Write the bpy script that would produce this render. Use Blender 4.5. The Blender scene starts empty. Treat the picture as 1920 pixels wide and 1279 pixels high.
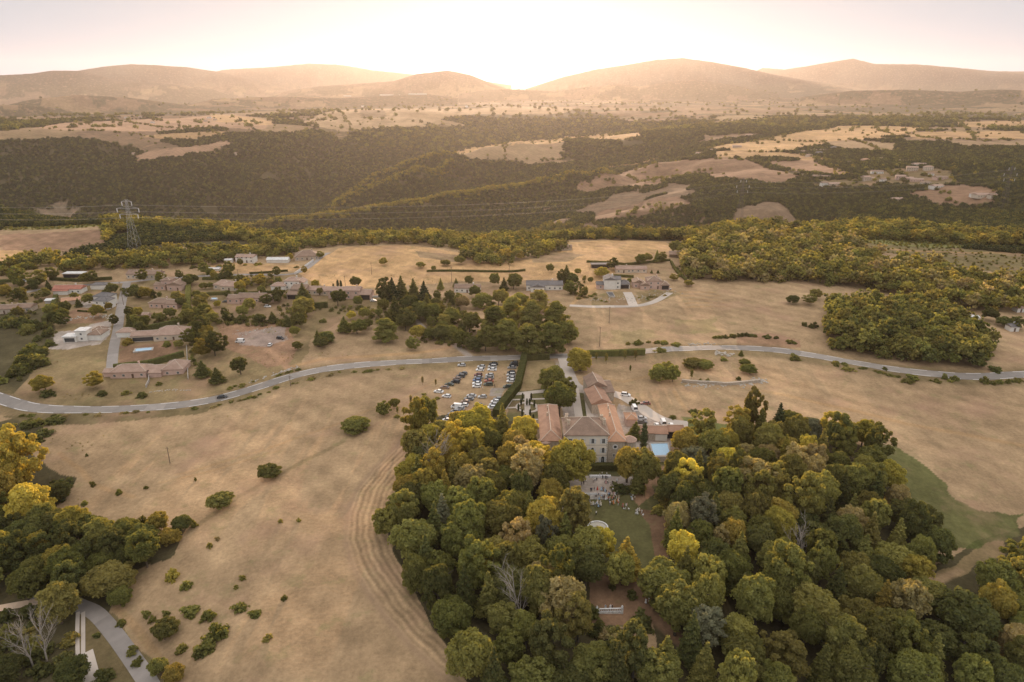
import bpy, math, random, colorsys
import numpy as np
from mathutils import Vector, Matrix
SC = bpy.context.scene
COL = SC.collection
random.seed(7); RNG = np.random.default_rng(7)
R = math.radians

# ------------------------------------------------------------------ camera, sky, sun, exposure
HC = 130.0; PITCH = R(20.1); F = 1280.0
cam = bpy.data.cameras.new('camera'); camo = bpy.data.objects.new('camera', cam); COL.objects.link(camo)
cam.sensor_width = 36.0; cam.lens = 36.0 * F / 1920.0
cam.clip_start = 1.0; cam.clip_end = 90000.0
camo.location = (0, 0, HC); camo.rotation_euler = (R(90) - PITCH, 0, 0)
SC.camera = camo

SUN_EL = R(5.0); SUN_AZ = R(0.6)          # azimuth to the right of straight ahead (+Y)
w = bpy.data.worlds.new('World'); SC.world = w; w.use_nodes = True
nt = w.node_tree; nt.nodes.clear()
def N(t, typ, **kw):
    n = t.nodes.new(typ)
    for k, v in kw.items(): setattr(n, k, v)
    return n
wo = N(nt, 'ShaderNodeOutputWorld'); bg = N(nt, 'ShaderNodeBackground')
sky = N(nt, 'ShaderNodeTexSky'); sky.sky_type = 'NISHITA'; sky.sun_disc = False
sky.sun_elevation = SUN_EL; sky.sun_rotation = SUN_AZ
sky.altitude = 600; sky.air_density = 0.9; sky.dust_density = 1.0; sky.ozone_density = 1.5
hs = N(nt, 'ShaderNodeHueSaturation'); hs.inputs['Saturation'].default_value = 0.25
mx = N(nt, 'ShaderNodeMix', data_type='RGBA'); mx.inputs[0].default_value = 0.95
mx.inputs[7].default_value = (8.6, 8.6, 9.0, 1)   # added even pale sky tone; the ramp below overrides it
# added ramp: bluer low to offset haze, brighter overhead to light the ground
_tc = N(nt, 'ShaderNodeTexCoord'); _sx = N(nt, 'ShaderNodeSeparateXYZ'); nt.links.new(_tc.outputs['Generated'], _sx.inputs[0])
_cr = N(nt, 'ShaderNodeValToRGB'); nt.links.new(_sx.outputs[2], _cr.inputs[0]); _e = _cr.color_ramp.elements
_e[0].position = 0.0; _e[0].color = (.27, .44, .64, 1); _e[1].position = 1.0; _e[1].color = (1, .97, .95, 1)
for _p, _c in ((.05, (.32, .42, .54, 1)), (.13, (.38, .425, .475, 1)), (.35, (.80, .80, .82, 1))): _q = _e.new(_p); _q.color = _c
_vm = N(nt, 'ShaderNodeVectorMath', operation='SCALE'); _vm.inputs['Scale'].default_value = 5.8; nt.links.new(_cr.outputs[0], _vm.inputs[0])
nt.links.new(_vm.outputs[0], mx.inputs[7])
nt.links.new(sky.outputs[0], hs.inputs['Color']); nt.links.new(hs.outputs[0], mx.inputs[6])
nt.links.new(mx.outputs[2], bg.inputs[0]); nt.links.new(bg.outputs[0], wo.inputs[0])
bg.inputs[1].default_value = 0.10

sl = bpy.data.lights.new('sun', 'SUN'); sl.energy = 3.5; sl.angle = R(0.5); sl.color = (1.0, 0.69, 0.46)
so = bpy.data.objects.new('sun', sl); COL.objects.link(so)
sd = Vector((math.sin(SUN_AZ) * math.cos(SUN_EL), math.cos(SUN_AZ) * math.cos(SUN_EL), math.sin(SUN_EL)))
so.rotation_euler = sd.to_track_quat('Z', 'Y').to_euler()
so.location = (0, 300, 400)

SC.view_settings.view_transform = 'Standard'; SC.view_settings.look = 'None'
SC.view_settings.exposure = 1.12; SC.view_settings.gamma = 1.0; SC.view_settings.use_curve_mapping = False
cy = SC.cycles
SC.render.engine = 'CYCLES'
cy.max_bounces = 4; cy.diffuse_bounces = 2; cy.glossy_bounces = 1; cy.transmission_bounces = 2
cy.volume_bounces = 0; cy.transparent_max_bounces = 4
cy.use_denoising = True; cy.sample_clamp_indirect = 4.0

# ------------------------------------------------------------------ terrain height from control points
def tpix(y):
    v = (y - 639.5) / F
    return (math.sin(PITCH) + v * math.cos(PITCH)) / (math.cos(PITCH) - v * math.sin(PITCH))
def raydir(px, py):
    u = (px - 960.0) / F; v = (639.5 - py) / F
    return np.array([u, math.cos(PITCH) + v * math.sin(PITCH), -math.sin(PITCH) + v * math.cos(PITCH)])
# (px, py, horizontal distance): a point on the ground seen at that pixel ; (px, None, dist, z): hidden point
CP = []
def g(px, py, dist): # distance along Y
    d = raydir(px, py); s = dist / d[1]
    CP.append((d[0] * s, dist, HC + d[2] * s))
def h(px, dist, z, pyref=400):
    d = raydir(px, pyref); s = dist / d[1]; CP.append((d[0] * s, dist, z))
# near plateau
for X in (-140, -70, 0, 70, 150): CP.append((X, 60, -6 if X < -60 else (-12 if X > 60 else -2)))
for X, z in ((-230, -8), (-150, -9), (-95, -7), (-60, 0), (0, 0), (40, 0), (100, -6), (160, -12), (240, -14)): CP.append((X, 130, z))
for X, z in ((-260, -8), (-170, -8), (-115, -3.5), (-70, 0.5), (0, 0.5), (60, 0), (110, -4), (170, -9), (260, -10)): CP.append((X, 185, z))
for X, z in ((-300, -5), (-190, -4.5), (-130, -4), (-80, 0), (0, 0), (60, 0), (120, 0), (190, -3), (300, -3)): CP.append((X, 245, z))
for X, z in ((-350, -2), (-220, -2), (-100, 0), (0, 0), (70, 0), (140, 0), (240, 0), (350, 0)): CP.append((X, 310, z))
for X, z in ((-420, 0), (-300, 0), (-150, 0.5), (0, 0), (100, 1), (230, 2), (420, 0)): CP.append((X, 400, z))
for X, z in ((-500, 0), (-350, 0), (-180, 0.5), (0, 1), (120, 2), (250, 2), (480, 2)): CP.append((X, 500, z))
for X, z in ((-600, -2), (-400, 0), (-200, 0.5), (-100, 4), (0, 0), (90, 4), (200, 2), (400, 3), (620, 0)): CP.append((X, 600, z))
for X, z in ((-700, 0), (-520, 0), (-400, 6), (-300, 0), (-200, -10), (-100, -12), (0, -14), (100, -12), (230, -2), (360, 0), (560, -4), (800, 0)): CP.append((X, 690, z))
for X, z in ((-800, 0), (-620, 4), (-480, -20), (-350, -45), (-200, -78), (0, -82), (150, -74), (300, -50), (470, -26), (650, -10), (900, -6)): CP.append((X, 800, z))
# valley bottom
for X, z in ((-1100, -80), (-800, -95), (-500, -112), (-250, -120), (0, -116), (250, -88), (450, -60), (650, -42), (900, -30), (1300, -10)): CP.append((X, 980, z))
for px, z in ((-100, -140), (150, -146), (350, -148), (480, -146), (620, -142), (760, -128), (880, -118), (1000, -100), (1100, -78), (1200, -60)): h(px, 1190, z)
for px, z in ((-100, -150), (150, -158), (350, -160), (480, -158)): h(px, 1420, z)
def ridge(pts, toe, dt, back, db):
    """a spur: its crest as seen, with lower ground hidden in front of it and behind it"""
    for px, py, dd in pts:
        g(px, py, dd); z = HC - dd * tpix(py)
        if toe: h(px, dd - dt, z - toe, py)
        if back: h(px, dd + db, z - back, py)
ridge([(450, 430, 1330), (530, 430, 1330), (600, 426, 1330), (680, 410, 1335), (760, 399, 1350), (842, 381, 1390), (909, 373, 1420), (960, 359, 1450), (1010, 346, 1490), (1070, 331, 1530), (1130, 317, 1590), (1228, 303, 1690)], 30, 110, 26, 95)
ridge([(852, 366, 1640), (900, 352, 1680), (960, 332, 1745), (1020, 314, 1810), (1080, 305, 1880)], 0, 90, 30, 110)
ridge([(600, 402, 1560), (645, 378, 1600), (690, 357, 1640), (740, 338, 1690), (790, 322, 1760), (850, 302, 1850)], 34, 95, 0, 70)
ridge([(640, 368, 1770), (700, 338, 1830), (760, 312, 1900), (805, 300, 1950), (850, 291, 2010), (905, 280, 2080)], 22, 60, 50, 150)
for a in ((960, 270, 2150), (1060, 262, 2230), (1180, 252, 2380)): g(*a)
# left big slope
for a in ((0, 415, 1560), (150, 412, 1570), (300, 415, 1580), (450, 415, 1590), (520, 408, 1620)): g(*a)
for a in ((0, 350, 1680), (200, 350, 1700), (400, 352, 1730), (530, 350, 1800), (600, 345, 1960)): g(*a)
for a in ((0, 300, 1830), (200, 300, 1850), (400, 305, 1880), (530, 300, 2020), (640, 300, 2230), (760, 295, 2400)): g(*a)
for a in ((-300, 250, 2000), (0, 248, 2050), (150, 247, 2100), (300, 262, 2080), (420, 262, 2150), (520, 252, 2300), (620, 262, 2450), (720, 240, 2800), (800, 262, 2650)): g(*a)
for a in ((0, 236, 2350), (200, 236, 2500), (400, 236, 2500), (560, 228, 2900), (700, 215, 3300), (800, 212, 3500)): g(*a)
for a in ((100, 215, 3600), (300, 213, 3600), (500, 208, 4000), (700, 202, 4500), (900, 200, 4800), (1100, 196, 5000)): g(*a)
h(60, 4100, -80, 210); h(-200, 4100, -100, 210); h(880, 2380, -95, 280); h(1000, 2650, -70, 270); h(1120, 2900, -50, 250)
for a in ((900, 255, 3000), (1000, 250, 3100), (1100, 240, 3200), (900, 232, 3400)): g(*a)
for a in ((1150, 350, 1380), (1250, 335, 1420), (1330, 320, 1500)): g(*a)
for a in ((1050, 410, 1130), (1180, 395, 1080), (1280, 390, 1050)): g(*a)
# right hillside, village
for a in ((1380, 270, 1850), (1500, 262, 1950), (1330, 300, 1560), (1420, 325, 1330), (1520, 325, 1330), (1400, 250, 2150), (1600, 250, 2100), (1500, 300, 1560)): g(*a)
for a in ((1550, 345, 1180), (1700, 345, 1130), (1850, 365, 1020), (2000, 350, 1050), (1700, 315, 1280), (1640, 280, 1650), (1850, 300, 1400)): g(*a)
for a in ((1450, 390, 1000), (1600, 392, 960), (1750, 390, 930), (1880, 400, 900)): g(*a)
for a in ((1700, 250, 2150), (1880, 250, 2100), (2100, 240, 2300), (1300, 240, 2500), (1500, 232, 2700), (1750, 230, 2700), (1350, 222, 3200), (1600, 212, 3600), (1850, 212, 3700)): g(*a)
for X, z in ((-4500, 10), (-2500, 0), (0, 25), (2500, 30), (4500, 30)): CP.append((X, 5800, z))
for X, z in ((-9000, -30), (-4000, -30), (0, 10), (4000, 40), (9000, 40)): CP.append((X, 9500, z))
for X, z in ((-14000, 0), (0, 0), (14000, 30)): CP.append((X, 16000, z))
CP = np.array(CP)
def uw(X, Y):
    r = np.hypot(X, Y); return np.stack([np.arctan2(X, Y) * 3.2, np.log(np.maximum(r, 20.0)) * 2.6], -1)
_C = uw(CP[:, 0], CP[:, 1]); CC = 0.03
def _phi(d2): return -np.sqrt(d2 + CC * CC)
_D2 = ((_C[:, None] - _C[None]) ** 2).sum(-1)
_n = len(CP); _A = np.zeros((_n + 3, _n + 3)); _A[:_n, :_n] = _phi(_D2) - 0.004 * np.eye(_n)
_A[:_n, _n] = 1; _A[:_n, _n + 1:] = _C; _A[_n, :_n] = 1; _A[_n + 1:, :_n] = _C.T
_W = np.linalg.solve(_A, np.concatenate([CP[:, 2], np.zeros(3)]))
# cheap value noise
_P = RNG.random((256, 256))
def vnoise(x, y):
    xi = np.floor(x).astype(int); yi = np.floor(y).astype(int); fx = x - xi; fy = y - yi
    fx = fx * fx * (3 - 2 * fx); fy = fy * fy * (3 - 2 * fy)
    a = _P[xi & 255, yi & 255]; b = _P[(xi + 1) & 255, yi & 255]; c = _P[xi & 255, (yi + 1) & 255]; d = _P[(xi + 1) & 255, (yi + 1) & 255]
    return (a * (1 - fx) + b * fx) * (1 - fy) + (c * (1 - fx) + d * fx) * fy - 0.5
def fbm(x, y, o=4):
    s = 0; a = 1.0
    for i in range(o): s = s + a * vnoise(x * 2 ** i + 17.3 * i, y * 2 ** i + 5.1 * i); a *= 0.5
    return s
def sst(a, b, x):
    t = np.clip((x - a) / (b - a), 0, 1); return t * t * (3 - 2 * t)
# mountain ranges: silhouettes (px, py) at a distance
RANGES = [
 (15620, 0.050, [(1330, 165), (1400, 143), (1480, 129), (1560, 116), (1600, 110), (1640, 120), (1720, 121), (1760, 124), (1840, 131), (1920, 139), (2050, 150), (2300, 150)]),
 (17750, 0.035, [(1380, 150), (1430, 127), (1520, 135), (1700, 126), (1760, 124), (1800, 130), (1880, 134), (2100, 134)]),
 (12780, 0.080, [(960, 175), (1060, 143), (1120, 130), (1180, 121), (1230, 112), (1280, 109), (1340, 117), (1400, 128), (1450, 140), (1510, 150), (1580, 160), (1660, 175)]),
 (13206, 0.080, [(60, 150), (160, 130), (200, 124), (250, 120), (300, 123), (350, 126), (400, 133), (470, 148), (540, 166), (600, 185)]),
 (10792, 0.070, [(-250, 130), (-60, 139), (0, 141), (60, 138), (100, 132), (150, 133), (190, 143), (230, 154), (290, 155), (340, 158), (400, 168), (440, 182)]),
 (16472, 0.050, [(380, 140), (420, 131), (500, 126), (580, 119), (640, 122), (700, 132), (780, 140), (880, 148), (960, 160)]),
 (9940, 0.060, [(470, 190), (540, 170), (600, 162), (660, 158), (740, 152), (780, 139), (840, 132), (880, 140), (920, 156), (970, 172)]),
 (8946, 0.035, [(860, 176), (920, 168), (980, 167), (1040, 172), (1100, 163), (1160, 158), (1200, 162), (1250, 153), (1300, 149), (1340, 154), (1400, 164), (1460, 176)]),
 (6608, 0.040, [(340, 200), (400, 186), (480, 182), (560, 181), (640, 184), (720, 180), (800, 176), (860, 184)]),
 (6048, 0.035, [(-200, 195), (0, 200), (60, 186), (140, 178), (240, 183), (330, 194), (400, 205)]),
 (5152, 0.025, [(-200, 190), (0, 197), (60, 197), (110, 203), (150, 213), (180, 225)]),
 (6384, 0.030, [(1500, 182), (1600, 170), (1700, 168), (1800, 172), (1860, 168), (1980, 170), (2200, 165)]),
]
_RG = []
for D, wd, pts in RANGES:
    az = []; zz = []
    for px, py in pts:
        d = raydir(px, py); hz = math.hypot(d[0], d[1]); az.append(math.atan2(d[0], d[1])); zz.append(HC + d[2] / hz * D)
    _RG.append((D, wd, np.array(az), np.array(zz)))
_BLK = 40000
_ta = np.linspace(-R(75), R(75), 420); _tr = np.linspace(math.log(35), math.log(60000), 640)
_TA, _TR = np.meshgrid(_ta, _tr)
_U = np.stack([_TA * 3.2, _TR * 2.6], -1).reshape(-1, 2); _B = np.empty(len(_U))
for s in range(0, len(_U), _BLK):
    u = _U[s:s + _BLK]
    _B[s:s + _BLK] = _phi(((u[:, None] - _C[None]) ** 2).sum(-1)) @ _W[:_n] + _W[_n] + u @ _W[_n + 1:]
_B = _B.reshape(_TA.shape)
def height(X, Y):
    X = np.asarray(X, float); Y = np.asarray(Y, float); sh = X.shape; X = X.ravel(); Y = Y.ravel()
    fa = (np.clip(np.arctan2(X, Y), _ta[0], _ta[-1] - 1e-6) - _ta[0]) / (_ta[1] - _ta[0])
    fr = (np.clip(np.log(np.maximum(np.hypot(X, Y), 36)), _tr[0], _tr[-1] - 1e-6) - _tr[0]) / (_tr[1] - _tr[0])
    ia = fa.astype(int); ir = fr.astype(int); fa -= ia; fr -= ir
    out = (_B[ir, ia] * (1 - fa) + _B[ir, ia + 1] * fa) * (1 - fr) + (_B[ir + 1, ia] * (1 - fa) + _B[ir + 1, ia + 1] * fa) * fr
    r = np.hypot(X, Y); az = np.arctan2(X, Y)
    n1 = fbm(X / 45 + 3, Y / 45 + 9, 3) * 1.6 * (1 - sst(500, 900, r))
    n2 = fbm(X / 260, Y / 260, 5) * 15 * sst(750, 1500, r) * (1 - .6 * sst(2000, 4000, r))
    n3 = fbm(X / 1500 + 7, Y / 1100 + 2, 5) * 60 * sst(3000, 6500, r)
    out += n1 + n2 + n3
    for D, wd, a, z in _RG:
        base = 20.0
        zc = np.interp(az, a, z, left=-400, right=-400)
        e0 = np.minimum(np.clip((az - a[0]) / .03 + 1, 0, 1), np.clip((a[-1] - az) / .03 + 1, 0, 1))
        rough = 1 + .0 * r
        sp = fbm(az * 60, np.log(r) * 14, 5)
        Dw = D * (1 + .012 * vnoise(az * 25 + D, az * 0))
        pr = np.exp(-(np.log(r / Dw) / wd) ** 2)
        hh = (zc - out) * pr * e0
        k = np.clip(hh, 0, None)
        out = out + k * (1 + .16 * sp * (1 - pr) * 3.6) + fbm(az * 220, np.log(r) * 30 + D, 4) * .035 * np.clip(zc, 0, 1e9) * pr * e0 * (k > 0) * .35
    return out.reshape(sh)
_F = []     # crest and ravine lines: (world polyline, height, half width)
_height0 = height
def height(X, Y):
    out = _height0(X, Y); sh = out.shape; x = np.asarray(X, float).ravel(); y = np.asarray(Y, float).ravel(); o = out.ravel().copy()
    for P, amp, sg in _F:
        m = 3.2 * sg; k = np.nonzero((x > P[:, 0].min() - m) & (x < P[:, 0].max() + m) & (y > P[:, 1].min() - m) & (y < P[:, 1].max() + m))[0]
        if not len(k): continue
        d = np.full(len(k), 1e9); tt = np.zeros(len(k)); n = len(P) - 1
        for i in range(n):
            a = P[i]; ab = P[i + 1] - a; t = np.clip(((x[k] - a[0]) * ab[0] + (y[k] - a[1]) * ab[1]) / (ab @ ab + 1e-9), 0, 1)
            q = np.hypot(x[k] - a[0] - t * ab[0], y[k] - a[1] - t * ab[1]); m_ = q < d; d[m_] = q[m_]; tt[m_] = (i + t[m_]) / n
        env = sst(0, .12, tt) * (1 - sst(.9, 1.0, tt)) * .85 + .15
        o[k] += amp * env * np.exp(-np.abs(d / sg) ** 1.5) * (1 + .35 * vnoise(x[k] / 60, y[k] / 60))
    return o.reshape(sh)
def hgt(x, y): return float(height(np.array([x]), np.array([y]))[0])
def near_h(X, Y): return height(X, Y)
_TS = np.geomspace(95, 45000, 900)
def hit(px, py, off=0.0):
    """first point of the ground (raised by off) along the sight line of a pixel"""
    d = raydir(px, py); hz = d / d[1]
    ts = _TS; zz = height(hz[0] * ts, ts) + off; ray = HC + hz[2] * ts
    k = np.nonzero(ray <= zz)[0]
    if len(k) == 0: k0 = len(ts) - 1
    else: k0 = max(k[0], 1)
    a, b = ts[k0 - 1], ts[k0]
    for _ in range(2):
        tt = np.linspace(a, b, 12); zz = height(hz[0] * tt, tt) + off; ray = HC + hz[2] * tt
        k = np.nonzero(ray <= zz)[0]; k0 = max(k[0], 1) if len(k) else 11
        a, b = tt[k0 - 1], tt[k0]
    t = (a + b) / 2
    return float(hz[0] * t), float(t), hgt(hz[0] * t, t)
def project(X, Y, Z):
    X = np.asarray(X, float); dz = np.asarray(Z, float) - HC
    depth = Y * math.cos(PITCH) - dz * math.sin(PITCH); up = Y * math.sin(PITCH) + dz * math.cos(PITCH)
    depth = np.maximum(depth, 1e-3)
    return 960 + F * X / depth, 639.5 - F * up / depth

def _feat(pts, amp, sg):
    """a crest (amp > 0) or ravine (amp < 0) through points given as (pixel column, distance)"""
    _F.append((np.array([((px - 960) / F * (dd * .985), dd) for px, dd in pts]), amp, sg))
_feat([(430, 1325), (600, 1328), (760, 1350), (909, 1418), (1010, 1490), (1130, 1590)], 15, 34); _feat([(600, 1558), (690, 1640), (790, 1758), (850, 1850)], 14, 30); _feat([(640, 1768), (760, 1900), (850, 2008)], 14, 34)
_feat([(300, 1560), (262, 1750), (230, 1900), (235, 2020)], -30, 60); _feat([(420, 1560), (400, 1720), (430, 1900), (470, 2080)], -34, 60); _feat([(560, 1700), (570, 1900), (590, 2100), (600, 2350)], -34, 60); _feat([(120, 1540), (90, 1700), (110, 1850), (60, 1980)], -28, 60)
_feat([(350, 1560), (330, 1750), (350, 1980)], 20, 50); _feat([(500, 1600), (500, 1800), (530, 2000), (545, 2250)], 24, 50); _feat([(190, 1560), (170, 1750), (160, 2000)], 20, 50)
_feat([(1250, 850), (1340, 880), (1420, 930), (1500, 960)], -14, 60); _feat([(1200, 1180), (1300, 1180), (1400, 1120)], 12, 50)
# ------------------------------------------------------------------ helpers
def tag(o, label=None, cat=None, group=None, kind=None):
    if label: o['label'] = label
    if cat: o['category'] = cat
    if group: o['group'] = group
    if kind: o['kind'] = kind
    return o
def empty(name, loc, rz=0.0):
    o = bpy.data.objects.new(name, None); COL.objects.link(o); o.location = loc; o.rotation_euler = (0, 0, rz); o.empty_display_size = .5
    return o
def link(name, me, parent=None, loc=None, rz=0.0, mats=None):
    o = bpy.data.objects.new(name, me); COL.objects.link(o)
    if parent is not None: o.parent = parent
    if loc is not None: o.location = loc
    if rz: o.rotation_euler = (0, 0, rz)
    if mats:
        for i, m in enumerate(mats):
            if i < len(o.material_slots): o.material_slots[i].link = 'OBJECT'; o.material_slots[i].material = m
    return o
def npmesh(name, V, Fq, smooth=False, mats=(), mi=None):
    """mesh from arrays: V (n,3), Fq (m,k) faces of k corners"""
    me = bpy.data.meshes.new(name); V = np.asarray(V, float); Fq = np.asarray(Fq, int); k = Fq.shape[1]
    me.vertices.add(len(V)); me.vertices.foreach_set('co', V.ravel())
    me.loops.add(Fq.size); me.loops.foreach_set('vertex_index', Fq.ravel())
    me.polygons.add(len(Fq)); me.polygons.foreach_set('loop_start', np.arange(len(Fq)) * k)
    if mi is not None: me.polygons.foreach_set('material_index', np.asarray(mi, int))
    me.update(calc_edges=True)
    if smooth: me.polygons.foreach_set('use_smooth', np.ones(len(Fq), bool))
    for m in mats: me.materials.append(m)
    return me
class MB:
    def __init__(s): s.v = []; s.f = []; s.m = []
    def quad(s, pts, mi=0):
        n = len(s.v); s.v += [tuple(p) for p in pts]; s.f.append(tuple(range(n, n + len(pts)))); s.m.append(mi)
    def box(s, x0, x1, y0, y1, z0, z1, mi=0, rz=0, c=(0, 0)):
        n = len(s.v); ca, sa = math.cos(rz), math.sin(rz)
        for x in (x0, x1):
            for y in (y0, y1):
                for z in (z0, z1): s.v.append((c[0] + x * ca - y * sa, c[1] + x * sa + y * ca, z))
        for q in ((0, 1, 3, 2), (4, 6, 7, 5), (0, 4, 5, 1), (2, 3, 7, 6), (0, 2, 6, 4), (1, 5, 7, 3)):
            s.f.append(tuple(n + i for i in q)); s.m.append(mi)
    def tube(s, p, q, r0, r1, seg=6, mi=0, cap=True):
        p = Vector(p); q = Vector(q); d = (q - p)
        if d.length < 1e-6: return
        d.normalize(); a = d.orthogonal().normalized(); b = d.cross(a); n = len(s.v)
        for c, r in ((p, r0), (q, r1)):
            for i in range(seg):
                t = 2 * math.pi * i / seg; s.v.append(tuple(c + a * (r * math.cos(t)) + b * (r * math.sin(t))))
        for i in range(seg):
            j = (i + 1) % seg; s.f.append((n + i, n + j, n + seg + j, n + seg + i)); s.m.append(mi)
        if cap:
            s.f.append(tuple(n + i for i in range(seg))[::-1]); s.m.append(mi)
            s.f.append(tuple(n + seg + i for i in range(seg))); s.m.append(mi)
    def lathe(s, prof, seg=16, c=(0, 0), mi=0, sq=1.0):
        n = len(s.v)
        for r, z in prof:
            for i in range(seg):
                t = 2 * math.pi * i / seg; s.v.append((c[0] + r * math.cos(t), c[1] + r * sq * math.sin(t), z))
        for k in range(len(prof) - 1):
            for i in range(seg):
                j = (i + 1) % seg; a = n + k * seg; b = a + seg
                s.f.append((a + i, a + j, b + j, b + i)); s.m.append(mi)
        s.f.append(tuple(n + i for i in range(seg))[::-1]); s.m.append(mi)
        e = n + (len(prof) - 1) * seg; s.f.append(tuple(e + i for i in range(seg))); s.m.append(mi)
    def mesh(s, name, mats=(), smooth=False):
        me = bpy.data.meshes.new(name); me.from_pydata(s.v, [], s.f)
        for m in mats: me.materials.append(m)
        me.polygons.foreach_set('material_index', s.m)
        if smooth: me.polygons.foreach_set('use_smooth', [True] * len(s.f))
        me.update(); return me
    def build(s, name, mats, parent=None, loc=None, rz=0.0, smooth=False):
        return link(name, s.mesh(name, mats if isinstance(mats, (list, tuple)) else [mats], smooth), parent, loc, rz)

def mat(name, col, rough=0.9, noise=None, spec=0.2, metal=0.0, col2=None, objrand=0.0, bump=0.0):
    """diffuse-like procedural surface: two colours mixed by object-space noise of a given scale"""
    m = bpy.data.materials.new(name); m.use_nodes = True; t = m.node_tree; b = t.nodes['Principled BSDF']
    b.inputs['Roughness'].default_value = rough; b.inputs['Specular IOR Level'].default_value = spec; b.inputs['Metallic'].default_value = metal
    b.inputs['Base Color'].default_value = (*col, 1)
    if noise:
        tc = N(t, 'ShaderNodeTexCoord'); no = N(t, 'ShaderNodeTexNoise'); no.inputs['Scale'].default_value = noise; no.inputs['Detail'].default_value = 5
        rp = N(t, 'ShaderNodeMapRange'); rp.inputs[1].default_value = .33; rp.inputs[2].default_value = .67
        mx = N(t, 'ShaderNodeMix', data_type='RGBA'); mx.inputs[6].default_value = (*col, 1)
        mx.inputs[7].default_value = (*(col2 or tuple(c * .68 for c in col)), 1)
        t.links.new(tc.outputs['Object'], no.inputs['Vector']); t.links.new(no.outputs[0], rp.inputs[0]); t.links.new(rp.outputs[0], mx.inputs[0])
        last = mx.outputs[2]
        if objrand:
            oi = N(t, 'ShaderNodeObjectInfo'); h = N(t, 'ShaderNodeHueSaturation'); r2 = N(t, 'ShaderNodeMapRange')
            r2.inputs[3].default_value = 1 - objrand; r2.inputs[4].default_value = 1 + objrand
            t.links.new(oi.outputs['Random'], r2.inputs[0]); t.links.new(r2.outputs[0], h.inputs['Value']); t.links.new(last, h.inputs['Color']); last = h.outputs[0]
        t.links.new(last, b.inputs['Base Color'])
        if bump:
            bp = N(t, 'ShaderNodeBump'); bp.inputs['Distance'].default_value = bump; bp.inputs['Strength'].default_value = .8
            t.links.new(no.outputs[0], bp.inputs['Height']); t.links.new(bp.outputs[0], b.inputs['Normal'])
    return m

# ------------------------------------------------------------------ the ground: one sheet with its zones
_NA, _NR1, _NR2 = 1300, 860, 460
_az = np.linspace(-R(57), R(57), _NA); _rr = np.concatenate([np.geomspace(55, 1100, _NR1), np.geomspace(1100, 19400, _NR2)[1:]])
_A2, _R2 = np.meshgrid(_az, _rr)
GX = _R2 * np.sin(_A2); GY = _R2 * np.cos(_A2); GZ = height(GX, GY)
_g1 = math.log(1100 / 55) / (_NR1 - 1); _g2 = math.log(19400 / 1100) / (_NR2 - 1)
def height(X, Y):
    """height of the finished ground sheet itself (so that things stand on its faces)"""
    X = np.asarray(X, float); Y = np.asarray(Y, float); r = np.clip(np.hypot(X, Y), 55.01, 19399.)
    fa = np.clip((np.arctan2(X, Y) + R(57)) / R(114) * (_NA - 1), 0, _NA - 1.001)
    fr = np.where(r < 1100, np.log(r / 55) / _g1, _NR1 - 1 + np.log(np.maximum(r, 1100) / 1100) / _g2); fr = np.clip(fr, 0, len(_rr) - 1.001)
    ia = fa.astype(int); ir = fr.astype(int); fa = fa - ia; fr = fr - ir
    return (GZ[ir, ia] * (1 - fa) + GZ[ir, ia + 1] * fa) * (1 - fr) + (GZ[ir + 1, ia] * (1 - fa) + GZ[ir + 1, ia + 1] * fa) * fr
def hgt(x, y): return float(height(x, y))
_TS = np.concatenate([np.geomspace(95, 900, 260), np.geomspace(900, 19000, 500)[1:]])
GR = _R2; gx, gy = GX.ravel(), GY.ravel(); gr = GR.ravel()
C_DRY = np.array((.41, .28, .16)); C_STRAW_LIT = np.array((.57, .355, .175)); C_PINK = np.array((.43, .265, .165)); C_GREEN = np.array((.135, .15, .05))  # straw tone includes the orange of low sun on the lit fields
C_WOOD = np.array((.085, .07, .036)); C_PLOT = np.array((.27, .195, .10)); C_SOIL = np.array((.33, .20, .12)); C_GRAV = np.array((.47, .39, .33)); C_LAWN = np.array((.125, .115, .048))
C_SCRUB = np.array((.20, .15, .075))
col = np.tile(C_DRY, (gx.size, 1)); wood = np.zeros(gx.size); stripe = np.full(gx.size, 99.0)
def w2(pts): return np.array([hit(a, b)[:2] for a, b in pts])
def inside(P, x, y):
    res = np.zeros(x.size, bool); n = len(P)
    bb = (x > P[:, 0].min()) & (x < P[:, 0].max()) & (y > P[:, 1].min()) & (y < P[:, 1].max()); ids = np.nonzero(bb)[0]
    if not len(ids): return res
    xx, yy = x[ids], y[ids]; c = np.zeros(len(ids), bool)
    for i in range(n):
        x1, y1 = P[i]; x2, y2 = P[(i + 1) % n]
        if y1 == y2: continue
        k = ((y1 > yy) != (y2 > yy)) & (xx < (x2 - x1) * (yy - y1) / (y2 - y1) + x1); c ^= k
    res[ids] = c; return res
_wx = fbm(gx / 14 + 4, gy / 14, 3) * 7; _wy = fbm(gx / 14 + 40, gy / 14 + 9, 3) * 7
_wf = np.clip(gr / 900, .35, 6)
def zone(pts, c=None, w=0, rough=1.0, world=False, mix=1.0, only=None):
    P = np.array(pts, float) if world else w2(pts)
    k = inside(P, gx + _wx * rough * _wf, gy + _wy * rough * _wf)
    if only is not None: k &= only
    if c is not None: col[k] = col[k] * (1 - mix) + np.array(c) * mix
    if w is not None: wood[k] = w
    return P
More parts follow.
